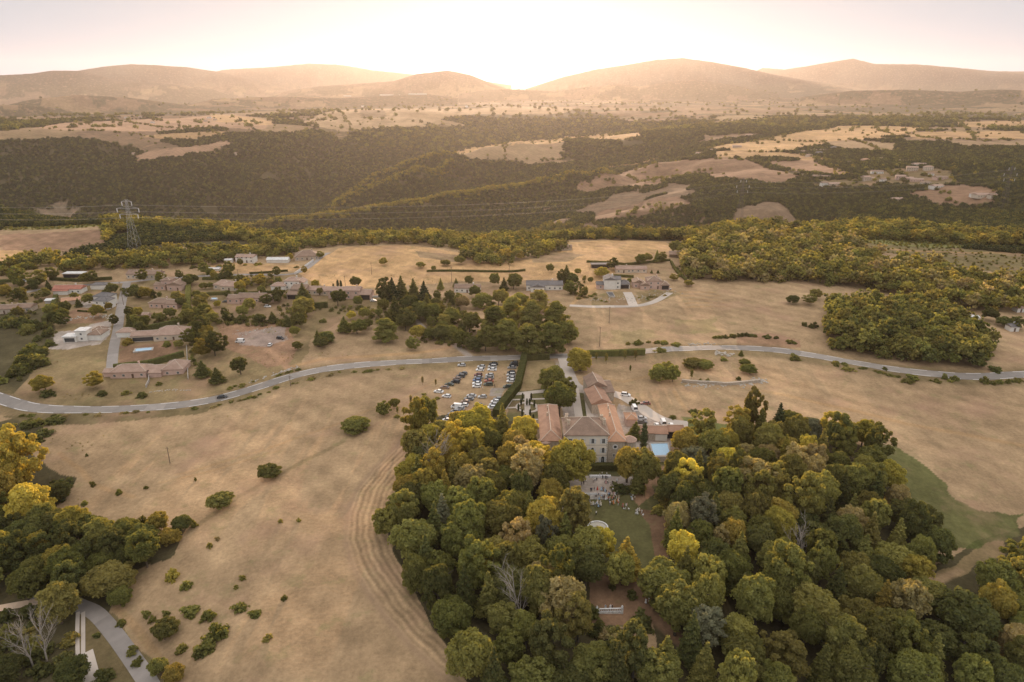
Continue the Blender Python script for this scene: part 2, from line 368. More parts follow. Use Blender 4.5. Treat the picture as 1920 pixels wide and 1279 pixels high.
def polydist(P, x, y, closed=False):
    d = np.full(x.size, 1e9); sgn = np.zeros(x.size)
    for i in range(len(P) - (0 if closed else 1)):
        a = P[i]; b = P[(i + 1) % len(P)]; ab = b - a; L2 = (ab ** 2).sum() + 1e-9
        t = np.clip(((x - a[0]) * ab[0] + (y - a[1]) * ab[1]) / L2, 0, 1)
        dx = x - a[0] - t * ab[0]; dy = y - a[1] - t * ab[1]; q = np.hypot(dx, dy); m = q < d
        d[m] = q[m]; sgn[m] = np.sign(ab[0] * dy[m] - ab[1] * dx[m])
    return d, sgn
def line(pts, c, wd, mix=1.0, soft=.5, world=False):
    P = np.array(pts, float) if world else w2(pts)
    k = np.nonzero((gx > P[:, 0].min() - wd * 2) & (gx < P[:, 0].max() + wd * 2) & (gy > P[:, 1].min() - wd * 2) & (gy < P[:, 1].max() + wd * 2))[0]
    d, _ = polydist(P, gx[k] + _wx[k] * .08, gy[k]); a = (1 - sst(wd * (1 - soft) / 2, wd * (1 + soft) / 2, d))[:, None] * mix
    col[k] = col[k] * (1 - a) + np.array(c) * a
# default by distance: wooded valley sides beyond the plateau, patchwork on the plains
m = (gr > 640) & (gr < 2500); wood[m] = 1; col[m] = C_WOOD
# far patchwork of fields, hedges and woods (cells in the place's own coordinates)
def cells(x, y, s, seed):
    cx = np.floor(x / s); cyy = np.floor(y / s); best = np.full(x.size, 1e9); sec = np.full(x.size, 1e9); idv = np.zeros(x.size)
    for i in (-1, 0, 1):
        for j in (-1, 0, 1):
            qx = cx + i; qy = cyy + j; a = _P[(qx.astype(int) * 7 + seed) & 255, (qy.astype(int) * 3 + seed) & 255]; b = _P[(qx.astype(int) * 5 + 31 + seed) & 255, (qy.astype(int) + 77) & 255]
            d = np.hypot(x / s - qx - a, y / s - qy - b); m_ = d < best; sec = np.where(m_, best, np.minimum(sec, d)); best = np.where(m_, d, best); idv = np.where(m_, (a * 13.7 + b * 7.3) % 1, idv)
    return idv, sec - best
far = gr > 1900
fx = gx[far] + 60 * fbm(gx[far] / 200, gy[far] / 200, 3); fy = gy[far] + 60 * fbm(gx[far] / 200 + 50, gy[far] / 200, 3)
idv, edge = cells(fx, fy, 190, 11); wn = fbm(gx[far] / 1100 + 3, gy[far] / 900 + 8, 4) + (idv - .5) * .55
pal = np.array([(.56, .38, .21), (.46, .30, .18), (.38, .25, .15), (.62, .43, .23), (.27, .20, .10), (.50, .35, .18)])
fc = pal[(idv * 5.99).astype(int)] * .50; isw = (wn > -.06) | (edge < .05) & (idv > .3)
fc = np.where(isw[:, None], np.array((.10, .083, .045)), fc)
dens = sst(5200, 9000, gr[far]); hillw = sst(120, 320, GZ.ravel()[far])
fc = fc * (1 - hillw[:, None]) + (np.array((.05, .045, .034)) * (1 + fbm(gx[far] / 500, gy[far] / 500, 5)[:, None] * 1.5)) * hillw[:, None]
kk = np.nonzero(far)[0]; ff = (gr[far] > 2500) | (sst(1900, 2500, gr[far]) > idv)
col[kk[ff]] = fc[ff]; wood[kk[ff]] = isw[ff] * (gr[kk[ff]] < 4200) * (hillw[ff] < .5)
# the slope across the valley stays wooded up to its rim
zone([(-400, 262), (0, 262), (150, 258), (250, 275), (330, 292), (470, 268), (560, 246), (640, 262), (700, 236), (760, 240), (880, 236), (1010, 216), (1130, 216), (1210, 235), (1300, 236), (1320, 262), (1240, 280), (1060, 300), (850, 300), (600, 420), (-400, 430)], C_WOOD, 1)
# fields on the rim of the far slope
for pts, c in (
 ([(60, 240), (130, 229), (330, 222), (430, 214), (520, 230), (500, 242), (380, 240), (250, 246), (120, 244)], C_PINK),
 ([(395, 214), (520, 230), (500, 236), (400, 228)], C_STRAW_LIT * .9),
 ([(250, 290), (330, 278), (420, 264), (440, 268), (330, 296), (260, 299)], C_PINK * .8), ([(270, 256), (320, 250), (430, 246), (420, 254), (340, 262)], C_STRAW_LIT * .75),
 ([(560, 232), (640, 206), (860, 205), (1000, 200), (1080, 202), (1060, 212), (900, 214), (840, 220), (780, 236), (640, 246)], C_DRY),
 ([(675, 206), (722, 207), (722, 223), (676, 221)], (.2, .14, .08)),
 ([(850, 288), (900, 276), (960, 267), (1058, 261), (1056, 282), (1050, 305), (1000, 308), (940, 300), (880, 296)], C_DRY * .8),
 ([(852, 287), (960, 265), (1060, 259), (1058, 265), (960, 272)], C_STRAW_LIT), ([(1060, 256), (1150, 250), (1210, 248), (1200, 258), (1120, 264)], C_STRAW_LIT * .9),
 ([(1080, 345), (1130, 322), (1200, 308), (1300, 300), (1330, 318), (1240, 345), (1150, 352)], C_PINK * .55),
 ([(1125, 312), (1228, 297), (1230, 300), (1140, 316)], C_STRAW_LIT),
 ([(1318, 280), (1400, 266), (1480, 250), (1570, 237), (1660, 236), (1740, 240), (1700, 250), (1640, 262), (1590, 262), (1560, 268), (1480, 284), (1400, 284)], C_STRAW_LIT),
 ([(1390, 280), (1492, 270), (1490, 284), (1400, 282)], C_STRAW_LIT * 1.1), ([(1540, 266), (1600, 262), (1680, 268), (1680, 284), (1600, 282), (1560, 276)], C_DRY * .9),
 ([(1340, 285), (1420, 283), (1500, 288), (1562, 299), (1560, 304), (1480, 298), (1400, 296), (1340, 298)], C_STRAW_LIT * .85), ([(1420, 304), (1520, 300), (1600, 327), (1570, 330), (1500, 322)], C_PINK * .75),
 ([(1290, 300), (1400, 298), (1500, 330), (1460, 345), (1340, 335)], C_PINK * .62),
 ([(1690, 252), (1800, 246), (1930, 246), (1930, 262), (1800, 258), (1720, 262)], C_STRAW_LIT * .85), ([(1780, 264), (1930, 262), (1930, 276), (1800, 276)], C_DRY * .8),
 ([(1780, 228), (1930, 226), (1930, 240), (1800, 238)], C_STRAW_LIT * .8),
 ([(1740, 350), (1800, 346), (1880, 358), (1860, 378), (1760, 382), (1700, 366)], C_PINK * .6), ([(1620, 320), (1780, 318), (1800, 345), (1640, 345)], C_PLOT * .8),
 ([(1530, 336), (1640, 336), (1640, 350), (1530, 350)], C_PLOT * .8),
 ([(1120, 396), (1200, 380), (1290, 372), (1300, 386), (1180, 410), (1110, 416)], C_PINK * .45)):
    zone(pts, c, 0)
zone([(60, 395), (110, 374), (150, 392), (100, 412)], (.30, .22, .15), 0, mix=.6)
_k = (gr > 900) & (gr < 1400) & (gx > 60) & (gx < 420); col[_k] = np.where((wood[_k] > .5)[:, None], np.array((.22, .15, .095)), col[_k])
# plateau edge
PLAT = [(-60, 452), (0, 430), (190, 424), (205, 460), (120, 478), (420, 488), (560, 476), (640, 463), (780, 461), (850, 470), (960, 480), (1050, 453), (1250, 454), (1300, 476), (1240, 540), (1500, 545), (1960, 560), (1960, 900), (-60, 900)]
zone(PLAT, C_DRY, 0)
zone([(0, 440), (195, 430), (205, 461), (80, 477), (0, 505)], C_PINK * .75, 0); zone([(-60, 470), (40, 470), (70, 478), (0, 500), (-60, 510)], C_STRAW_LIT, 0)
zone([(0, 424), (180, 419), (190, 425), (0, 433)], (.28, .24, .09), 0)
zone([(560, 508), (604, 482), (640, 464), (780, 461), (850, 472), (900, 480), (960, 490), (1040, 480), (1060, 455), (1250, 454), (1262, 470), (1180, 492), (1110, 502), (1090, 520), (1000, 525), (860, 528), (700, 540), (620, 544), (560, 530)], C_STRAW_LIT, 0)
zone([(780, 470), (850, 478), (900, 486), (850, 492), (790, 482)], C_DRY * .8, 0); zone([(1000, 480), (1060, 472), (1100, 478), (1060, 490), (1000, 492)], C_DRY * .9, 0)
zone([(380, 500), (440, 492), (560, 496), (560, 508), (430, 512), (380, 512)], C_STRAW_LIT * .9, 0); zone([(1100, 500), (1160, 500), (1140, 520), (1100, 560), (1080, 560)], C_STRAW_LIT * .8, 0)
# right: scrubby clearing above the grove
zone([(1600, 452), (1700, 458), (1930, 476), (1930, 520), (1800, 500), (1640, 470)], (.22, .17, .08), 0); zone([(1560, 440), (1780, 452), (1930, 462), (1930, 470), (1700, 462), (1600, 454)], (.26, .25, .09), 0)
line([(1615, 464), (1700, 470), (1800, 474), (1930, 474)], C_STRAW_LIT * .7, 5)
# village plots and gardens
zone([(-60, 500), (60, 540), (240, 532), (360, 515), (560, 512), (620, 545), (720, 560), (860, 555), (860, 640), (640, 600), (580, 640), (560, 700), (400, 740), (200, 770), (0, 740), (-60, 730)], C_PLOT, 0)
zone([(430, 550), (600, 552), (580, 600), (440, 600)], C_DRY * .7, 0)
zone([(410, 610), (540, 600), (556, 640), (545, 680), (500, 690), (420, 650)], C_SOIL, 0); zone([(440, 625), (530, 612), (545, 636), (500, 650), (450, 645)], (.36, .27, .22), 0)
zone([(20, 730), (90, 655), (200, 655), (200, 745), (90, 752)], C_PLOT * 1.15, 0); zone([(110, 590), (160, 575), (200, 590), (195, 604), (110, 606)], C_SOIL, 0)
zone([(86, 640), (110, 622), (140, 620), (175, 606), (208, 600), (206, 625), (188, 645), (130, 655), (90, 654)], C_GRAV, 0, .4)
zone([(147, 572), (160, 560), (205, 545), (214, 560), (206, 580), (150, 576)], C_GRAV, 0, .4)
zone([(225, 650), (335, 640), (335, 668), (225, 680)], C_SOIL * .75, 0, .5)
zone([(-60, 570), (90, 580), (105, 640), (60, 700), (20, 740), (-60, 740)], C_WOOD * 1.3, 1)
zone([(1110, 555), (1160, 545), (1190, 556), (1190, 572), (1110, 574)], C_PLOT, 0); zone([(1190, 548), (1260, 545), (1280, 552), (1240, 566), (1200, 572)], C_PLOT, 0)
zone([(1380, 628), (1440, 625), (1500, 640), (1500, 655), (1380, 650)], C_SOIL, 0)
zone([(1265, 600), (1340, 598), (1350, 625), (1260, 628)], (.30, .24, .11), 0, 2, mix=.6); zone([(1140, 620), (1230, 618), (1260, 640), (1140, 645)], (.30, .24, .11), 0, 2, mix=.5)
for i in range(5):
    yy = 546 + i * 7
    zone([(1272 + i * 4, yy), (1340 + i * 8, yy + 1), (1350 + i * 8, yy + 2.5), (1270 + i * 4, yy + 3)], C_STRAW_LIT * .8, 0, .4, mix=.7)  # pale streaks paint the last grazing sun into the ground colour
# wood floors
WOODW = [(812, 780), (850, 772), (930, 770), (1000, 800), (1020, 850), (1040, 862), (1046, 930), (1085, 935), (1098, 980), (1135, 1010), (1128, 1060), (1110, 1100), (1108, 1160), (1180, 1190), (1215, 1230), (1220, 1320), (900, 1320), (830, 1190), (775, 1110), (735, 1030), (745, 950), (762, 880), (790, 820)]
WOODE = [(1288, 850), (1330, 822), (1400, 806), (1500, 814), (1620, 836), (1655, 885), (1700, 950), (1735, 1020), (1715, 1090), (1830, 1240), (1880, 1320), (1215, 1320), (1230, 1200), (1222, 1100), (1260, 1030), (1240, 960), (1262, 900)]
zone(WOODW, C_WOOD, 1); zone(WOODE, C_WOOD, 1)
zone([(1760, 1060), (1830, 1020), (1990, 960), (1990, 1320), (1700, 1320)], C_WOOD * 1.2, 1)
zone([(1740, 1130), (1760, 1075), (1830, 1035), (1880, 1010), (1890, 1050), (1840, 1060), (1770, 1090)], C_PLOT, 0)
zone([(1650, 830), (1700, 845), (1745, 890), (1795, 935), (1835, 962), (1920, 965), (1900, 1010), (1850, 1040), (1780, 1030), (1740, 985), (1700, 940), (1660, 900)], (.105, .118, .036), 0, 2.6, mix=.85)
zone([(1272, 782), (1330, 790), (1400, 800), (1340, 825), (1290, 815)], (.17, .18, .06), 0, 1.6)
# park
zone([(1048, 868), (1250, 860), (1262, 900), (1240, 960), (1262, 1030), (1225, 1100), (1215, 1180), (1110, 1175), (1108, 1090), (1130, 1050), (1120, 1000), (1090, 945), (1046, 935)], C_LAWN, 0, .6)
zone([(1060, 893), (1190, 893), (1196, 926), (1110, 928), (1062, 925)], C_GRAV, 0, .1)
zone([(1190, 900), (1216, 900), (1222, 925), (1196, 950), (1186, 935)], C_SOIL, 0); zone([(1110, 1062), (1220, 1070), (1225, 1130), (1215, 1180), (1110, 1175), (1105, 1130)], C_SOIL * .8, 0)
zone([(1190, 955), (1250, 960), (1262, 1030), (1230, 1070), (1215, 990)], C_SOIL * .6, 0)
line([(1215, 900), (1245, 905), (1250, 880)], C_SOIL, 5); line([(1200, 1140), (1230, 1160), (1260, 1185), (1290, 1215)], C_SOIL * .9, 4)
# chateau court and formal garden
zone([(948, 745), (1030, 735), (1060, 735), (1070, 690), (1040, 675), (975, 680), (955, 740)], C_PLOT * 1.2, 0, .5); zone([(960, 735), (1028, 728), (1040, 790), (948, 790)], C_LAWN * 1.1, 0, .3)
zone([(1040, 675), (1068, 675), (1090, 732), (1140, 735), (1140, 800), (1060, 800), (1050, 740)], C_GRAV, 0, .2); zone([(1080, 737), (1096, 737), (1106, 784), (1088, 784)], C_LAWN, 0, .1)
zone([(1160, 758), (1205, 768), (1260, 795), (1262, 840), (1180, 840), (1150, 800)], C_GRAV * .9, 0, .3)
zone([(920, 727), (948, 726), (940, 745), (915, 742)], C_GRAV * .8, 0, .6)
# low ground on the left with scrub
zone([(-60, 795), (60, 782), (80, 800), (50, 850), (140, 900), (100, 960), (90, 1010), (240, 1020), (350, 990), (330, 1040), (240, 1090), (215, 1150), (270, 1260), (290, 1330), (-60, 1330)], C_WOOD * 1.25, 1, 1.4)
zone([(150, 1145), (220, 1150), (290, 1240), (340, 1330), (150, 1330)], C_SCRUB, 0)
zone([(0, 780), (120, 775), (220, 778), (400, 762), (400, 770), (200, 792), (60, 800)], C_SCRUB * .8, 0, 1.6)
# verges
ROAD = [(-90, 716), (-40, 733), (0, 747), (30, 757), (60, 764), (110, 768), (200, 768), (300, 763), (380, 753), (430, 742), (480, 727), (540, 708), (600, 694), (660, 686), (740, 680), (820, 676), (900, 672), (1000, 669), (1090, 667), (1160, 663), (1215, 658), (1270, 654), (1340, 652), (1400, 653), (1460, 657), (1520, 666), (1600, 680), (1680, 693), (1760, 702), (1840, 706), (1920, 702), (2000, 694)]
line([(x, y + 4) for x, y in ROAD], C_SCRUB, 17, .75, .5)
# worn tracks in the fields
line([(1400, 728), (1520, 752), (1700, 795), (1930, 838)], C_STRAW_LIT * .85, 3.0, .55); line([(1090, 700), (1170, 716), (1240, 700)], C_STRAW_LIT * .8, 2, .5)
line([(1265, 735), (1290, 775)], C_STRAW_LIT * .9, 2, .5)
line([(110, 850), (150, 880), (172, 908), (250, 932)], C_STRAW_LIT * .8, 2.0, .5); line([(330, 890), (420, 866), (500, 842), (620, 800), (760, 745), (840, 700)], C_STRAW_LIT * .8, 1.6, .45); line([(300, 905), (420, 876), (520, 846)], C_STRAW_LIT * .8, 1.4, .4)
line([(220, 1140), (260, 1180), (300, 1240)], C_STRAW_LIT * .75, 2.2, .5)
line([(350, 1000), (450, 930), (560, 870), (640, 830)], C_SCRUB, 2.5, .5)
line([(540, 690), (600, 674), (680, 669), (750, 664), (830, 655), (862, 640)], C_STRAW_LIT * .85, 3.6, .8)
line([(540, 690), (520, 670), (500, 655)], C_SOIL * 1.3, 3.6, .8)
line([(880, 668), (855, 648), (842, 634)], C_GRAV * .9, 4, .9); line([(780, 600), (795, 615), (800, 622)], C_GRAV, 3)
line([(1072, 572), (1098, 545), (1106, 520), (1110, 500)], C_STRAW_LIT, 2.6, .8)
line([(1735, 1120), (1760, 1090), (1800, 1070)], C_DRY, 2.5, .8)
# mown swathes that curl round the wood
SW = w2([(770, 812), (740, 840), (700, 880), (668, 920), (652, 965), (648, 1010), (660, 1060), (690, 1110), (725, 1160), (770, 1210), (825, 1262), (880, 1310), (940, 1360)])
_k = np.nonzero((gy < 330) & (gx < 10) & (gx > -110))[0]
_d, _s = polydist(SW, gx[_k], gy[_k]); stripe[_k] = _d * _s
ground_me = None
def build_ground():
    nr, nc = GX.shape; i = np.arange(nr - 1)[:, None] * nc + np.arange(nc - 1)[None]
    q = np.stack([i, i + 1, i + nc + 1, i + nc], -1).reshape(-1, 4)
    me = npmesh('ground', np.stack([GX, GY, GZ], -1).reshape(-1, 3), q, True)
    ca = me.attributes.new('tone', 'FLOAT_COLOR', 'POINT'); ca.data.foreach_set('color', np.concatenate([np.clip(col, 0, 1), wood[:, None]], 1).ravel())
    sa = me.attributes.new('swath', 'FLOAT', 'POINT'); sa.data.foreach_set('value', stripe)
    o = link('ground', me); o['kind'] = 'structure'
    m = bpy.data.materials.new('ground'); m.use_nodes = True; t = m.node_tree; b = t.nodes['Principled BSDF']; b.inputs['Roughness'].default_value = 1; b.inputs['Specular IOR Level'].default_value = .05
    at = N(t, 'ShaderNodeAttribute'); at.attribute_name = 'tone'; sw = N(t, 'ShaderNodeAttribute'); sw.attribute_name = 'swath'
    tc = N(t, 'ShaderNodeTexCoord'); L = t.links.new
    def noise(scale, det=5, rough=.6, lo=.3, hi=.7, a=0., b_=1., vec=None):
        n = N(t, 'ShaderNodeTexNoise'); n.inputs['Scale'].default_value = scale; n.inputs['Detail'].default_value = det; n.inputs['Roughness'].default_value = rough
        L(vec or tc.outputs['Object'], n.inputs['Vector']); r = N(t, 'ShaderNodeMapRange'); r.inputs[1].default_value = lo; r.inputs[2].default_value = hi; r.inputs[3].default_value = a; r.inputs[4].default_value = b_
        L(n.outputs[0], r.inputs[0]); return r.outputs[0]
    def math_(op, x, y):
        n = N(t, 'ShaderNodeMath', operation=op)
        for k_, v in ((0, x), (1, y)):
            if hasattr(v, 'is_linked') or hasattr(v, 'node'): L(v, n.inputs[k_])
            else: n.inputs[k_].default_value = v
        return n.outputs[0]
    def mul(c, f):
        n = N(t, 'ShaderNodeVectorMath', operation='SCALE'); L(c, n.inputs[0]); L(f, n.inputs['Scale']); return n.outputs[0]
    mp = N(t, 'ShaderNodeMapping'); mp.inputs['Scale'].default_value = (1, .45, 1); mp.inputs['Rotation'].default_value = (0, 0, .35); L(tc.outputs['Object'], mp.inputs[0])
    c = at.outputs['Color']
    c = mul(c, noise(.9, 6, .7, .3, .7, .80, 1.16)); c = mul(c, noise(.06, 6, .65, .3, .7, .74, 1.18)); c = mul(c, noise(.22, 4, .6, .35, .65, .90, 1.08, mp.outputs[0]))
    c = mul(c, noise(.012, 6, .65, .32, .68, .74, 1.14))
    # greenish weeds and reddish bare soil
    def blend(c, colr, f):
        n = N(t, 'ShaderNodeMix', data_type='RGBA'); L(f, n.inputs[0]); L(c, n.inputs[6]); n.inputs[7].default_value = (*colr, 1); return n.outputs[2]
    inv = math_('SUBTRACT', 1.0, at.outputs['Alpha'])
    c = blend(c, (.20, .19, .08), math_('MULTIPLY', noise(.11, 7, .7, .55, .70, 0, .5), inv))
    c = blend(c, (.40, .24, .16), math_('MULTIPLY', noise(.035, 6, .6, .52, .72, 0, .6), inv))
    c = blend(c, (.16, .12, .07), math_('MULTIPLY', noise(2.2, 3, .6, .66, .74, 0, .55), inv))
    wv = N(t, 'ShaderNodeTexWave', wave_type='BANDS', bands_direction='Y'); wv.inputs['Scale'].default_value = .055; wv.inputs['Distortion'].default_value = 6; wv.inputs['Detail'].default_value = 3; wv.inputs['Detail Scale'].default_value = .25; L(mp.outputs[0], wv.inputs[0])
    wr = N(t, 'ShaderNodeMapRange'); wr.inputs[3].default_value = .93; wr.inputs[4].default_value = 1.05; L(wv.outputs[1], wr.inputs[0]); c = mul(c, wr.outputs[0])
    # swathes
    s1 = N(t, 'ShaderNodeMapRange'); s1.inputs[1].default_value = .0; s1.inputs[2].default_value = .8; L(sw.outputs['Fac'], s1.inputs[0])
    s2 = N(t, 'ShaderNodeMapRange'); s2.inputs[1].default_value = 24; s2.inputs[2].default_value = 19; L(sw.outputs['Fac'], s2.inputs[0])
    warp = math_('ADD', sw.outputs['Fac'], noise(.12, 3, .5, 0, 1, -1.2, 1.2)); sn = math_('SINE', math_('MULTIPLY', warp, 3.3), 0.0); sn2 = math_('SINE', math_('MULTIPLY', warp, 1.27), 0.0)
    amp = math_('MULTIPLY', s1.outputs[0], s2.outputs[0]); f = math_('ADD', 1.02, math_('MULTIPLY', amp, math_('ADD', math_('MULTIPLY', sn, .17), math_('MULTIPLY', sn2, .10))))
    f = math_('MULTIPLY', f, noise(.5, 4, .6, .3, .7, .94, 1.06)); c = mul(c, f)
    e = N(t, 'ShaderNodeMapRange'); e.inputs[1].default_value = 1.8; e.inputs[2].default_value = .3; L(math_('ABSOLUTE', sw.outputs['Fac'], 0.0), e.inputs[0]); c = blend(c, (.30, .20, .13), math_('MULTIPLY', e.outputs[0], .45))
    L(c, b.inputs['Base Color'])
    bp = N(t, 'ShaderNodeBump'); bp.inputs['Distance'].default_value = .5; bp.inputs['Strength'].default_value = .7
    L(noise(.55, 6, .7, 0, 1), bp.inputs['Height']); L(bp.outputs[0], b.inputs['Normal'])
    me.materials.append(m); return o
build_ground()

def ribbon(name, pts, wd, m, lift=.06, step=2.0, world=False, closed=False):
    """a strip laid on the ground along a line; uv = (metres along, -1..1 across)"""
    P = np.array(pts, float) if world else w2(pts)
    if closed: P = np.vstack([P, P[:1]])
    # catmull-rom
    Q = []
    for i in range(len(P) - 1):
        p0 = P[max(i - 1, 0)]; p1 = P[i]; p2 = P[i + 1]; p3 = P[min(i + 2, len(P) - 1)]; n = max(2, int(np.hypot(*(p2 - p1)) / step))
        for k in range(n):
            s = k / n; Q.append(.5 * ((2 * p1) + (-p0 + p2) * s + (2 * p0 - 5 * p1 + 4 * p2 - p3) * s * s + (-p0 + 3 * p1 - 3 * p2 + p3) * s ** 3))
    Q.append(P[-1]); Q = np.array(Q); T = np.gradient(Q, axis=0); T /= np.hypot(T[:, 0], T[:, 1])[:, None] + 1e-9; Nn = np.stack([-T[:, 1], T[:, 0]], -1)
    nx = 5; S = np.linspace(-1, 1, nx); L_ = np.concatenate([[0], np.cumsum(np.hypot(*np.diff(Q, axis=0).T))])
    XY = Q[:, None] + Nn[:, None] * (S * wd / 2)[None, :, None]; Z = height(XY[..., 0], XY[..., 1]) + lift
    V = np.concatenate([XY, Z[..., None]], -1).reshape(-1, 3); n = len(Q); i = np.arange(n - 1)[:, None] * nx + np.arange(nx - 1)[None]
    q = np.stack([i, i + nx, i + nx + 1, i + 1], -1).reshape(-1, 4)[:, ::-1]
    me = npmesh(name, V, q, True, [m]); uv = np.stack([np.repeat(L_, nx), np.tile(S, n)], -1)
    l = me.uv_layers.new(name='uv'); idx = np.empty(len(me.loops), int); me.loops.foreach_get('vertex_index', idx); l.data.foreach_set('uv', uv[idx].ravel())
    o = link(name, me); o['kind'] = 'structure'; return o
def road_mat(name, base, dash=True, wear=.25):
    m = bpy.data.materials.new(name); m.use_nodes = True; t = m.node_tree; b = t.nodes['Principled BSDF']; b.inputs['Roughness'].default_value = .75; L = t.links.new
    uv = N(t, 'ShaderNodeUVMap'); sx = N(t, 'ShaderNodeSeparateXYZ'); L(uv.outputs[0], sx.inputs[0]); tc = N(t, 'ShaderNodeTexCoord')
    n1 = N(t, 'ShaderNodeTexNoise'); n1.inputs['Scale'].default_value = .35; n1.inputs['Detail'].default_value = 6; L(tc.outputs['Object'], n1.inputs[0])
    mx = N(t, 'ShaderNodeMix', data_type='RGBA'); L(n1.outputs[0], mx.inputs[0]); mx.inputs[6].default_value = (*[c * (1 - wear) for c in base], 1); mx.inputs[7].default_value = (*[c * (1 + wear) for c in base], 1)
    cm = N(t, 'ShaderNodeCombineXYZ'); d = N(t, 'ShaderNodeMath', operation='MULTIPLY'); d.inputs[1].default_value = .02; L(sx.outputs[0], d.inputs[0]); L(d.outputs[0], cm.inputs[0])
    n2 = N(t, 'ShaderNodeTexVoronoi'); n2.inputs['Scale'].default_value = 1.3; L(cm.outputs[0], n2.inputs['Vector']); r = N(t, 'ShaderNodeMapRange'); r.inputs[3].default_value = .78; r.inputs[4].default_value = 1.15
    sc = N(t, 'ShaderNodeSeparateColor'); L(n2.outputs['Color'], sc.inputs[0]); L(sc.outputs[0], r.inputs[0]); vm = N(t, 'ShaderNodeVectorMath', operation='SCALE'); L(mx.outputs[2], vm.inputs[0]); L(r.outputs[0], vm.inputs['Scale']); last = vm.outputs[0]
    if dash:
        ab = N(t, 'ShaderNodeMath', operation='ABSOLUTE'); L(sx.outputs[1], ab.inputs[0])
        c1 = N(t, 'ShaderNodeMath', operation='COMPARE'); c1.inputs[1].default_value = .89; c1.inputs[2].default_value = .045; L(ab.outputs[0], c1.inputs[0])
        fr = N(t, 'ShaderNodeMath', operation='PINGPONG'); fr.inputs[1].default_value = 6.5; L(sx.outputs[0], fr.inputs[0]); gt = N(t, 'ShaderNodeMath', operation='GREATER_THAN'); gt.inputs[1].default_value = 2.6; L(fr.outputs[0], gt.inputs[0])
        mu = N(t, 'ShaderNodeMath', operation='MULTIPLY'); L(c1.outputs[0], mu.inputs[0]); L(gt.outputs[0], mu.inputs[1])
        m2 = N(t, 'ShaderNodeMix', data_type='RGBA'); L(mu.outputs[0], m2.inputs[0]); L(last, m2.inputs[6]); m2.inputs[7].default_value = (.72, .68, .64, 1); last = m2.outputs[2]
    L(last, b.inputs['Base Color']); return m
M_ROAD = road_mat('asphalt', (.27, .235, .205)); M_LANE = road_mat('lane_asphalt', (.30, .26, .23), False); M_PATH = road_mat('gravel_path', (.52, .44, .37), False, .12); M_TRACK = road_mat('dirt_track', (.55, .40, .28), False, .15)
ribbon('road', ROAD, 7.0, M_ROAD, .08)
ribbon('lane', [(209, 700), (213, 655), (222, 610), (229, 565), (238, 530)], 5.2, M_LANE, .07)
ribbon('street', [(50, 548), (100, 540), (240, 529), (330, 521), (400, 517), (480, 515), (545, 514), (575, 503), (600, 484), (616, 474)], 4.5, M_LANE, .09)
ribbon('driveway', [(1055, 668), (1066, 700), (1078, 722), (1100, 730), (1140, 736), (1168, 744), (1196, 760), (1222, 778), (1250, 790), (1290, 796)], 6.0, M_PATH, .07)
ribbon('service_road', [(1068, 573), (1130, 575), (1188, 574), (1226, 566), (1256, 549)], 4.5, M_PATH, .07)
ribbon('access_path', [(1188, 574), (1182, 560), (1176, 548)], 6, M_PATH, .10)
ribbon('country_lane', [(60, 1120), (110, 1122), (155, 1138), (182, 1152), (212, 1186), (240, 1224), (268, 1264), (292, 1305)], 4.2, M_LANE, .07)
ribbon('side_lane', [(-30, 1146), (30, 1135), (75, 1128)], 2.8, M_TRACK, .07)
ribbon('concrete_track', [(146, 1148), (145, 1190), (146, 1232)], 1.0, M_PATH, .08); ribbon('concrete_track', [(156, 1148), (156, 1190), (156, 1230)], 1.0, M_PATH, .08)
ribbon('concrete_pad', [(152, 1228), (160, 1260), (170, 1300)], 5.5, M_PATH, .10)
for pts, wd in (([(956, 740), (1028, 733)], 3.0), ([(989, 737), (989, 790)], 2.6), ([(960, 750), (1026, 748)], 1.2), ([(952, 765), (976, 764)], 1.2), ([(1003, 764), (1028, 763)], 1.2), ([(958, 750), (946, 768)], 1.6), ([(1028, 745), (1030, 785)], 1.6), ([(984, 787), (1030, 787)], 1.4),
                ([(1078, 728), (1087, 790)], 3.5), ([(1100, 732), (1108, 790)], 3.0)):
    ribbon('garden_path', pts, wd, M_PATH, .11)
_c0 = hit(989, 764); ribbon('garden_path', [(_c0[0] + 4.6 * math.cos(a), _c0[1] + 4.6 * math.sin(a)) for a in np.linspace(0, 2 * math.pi, 13)[:-1]], 1.4, M_PATH, .14, .8, True, True)
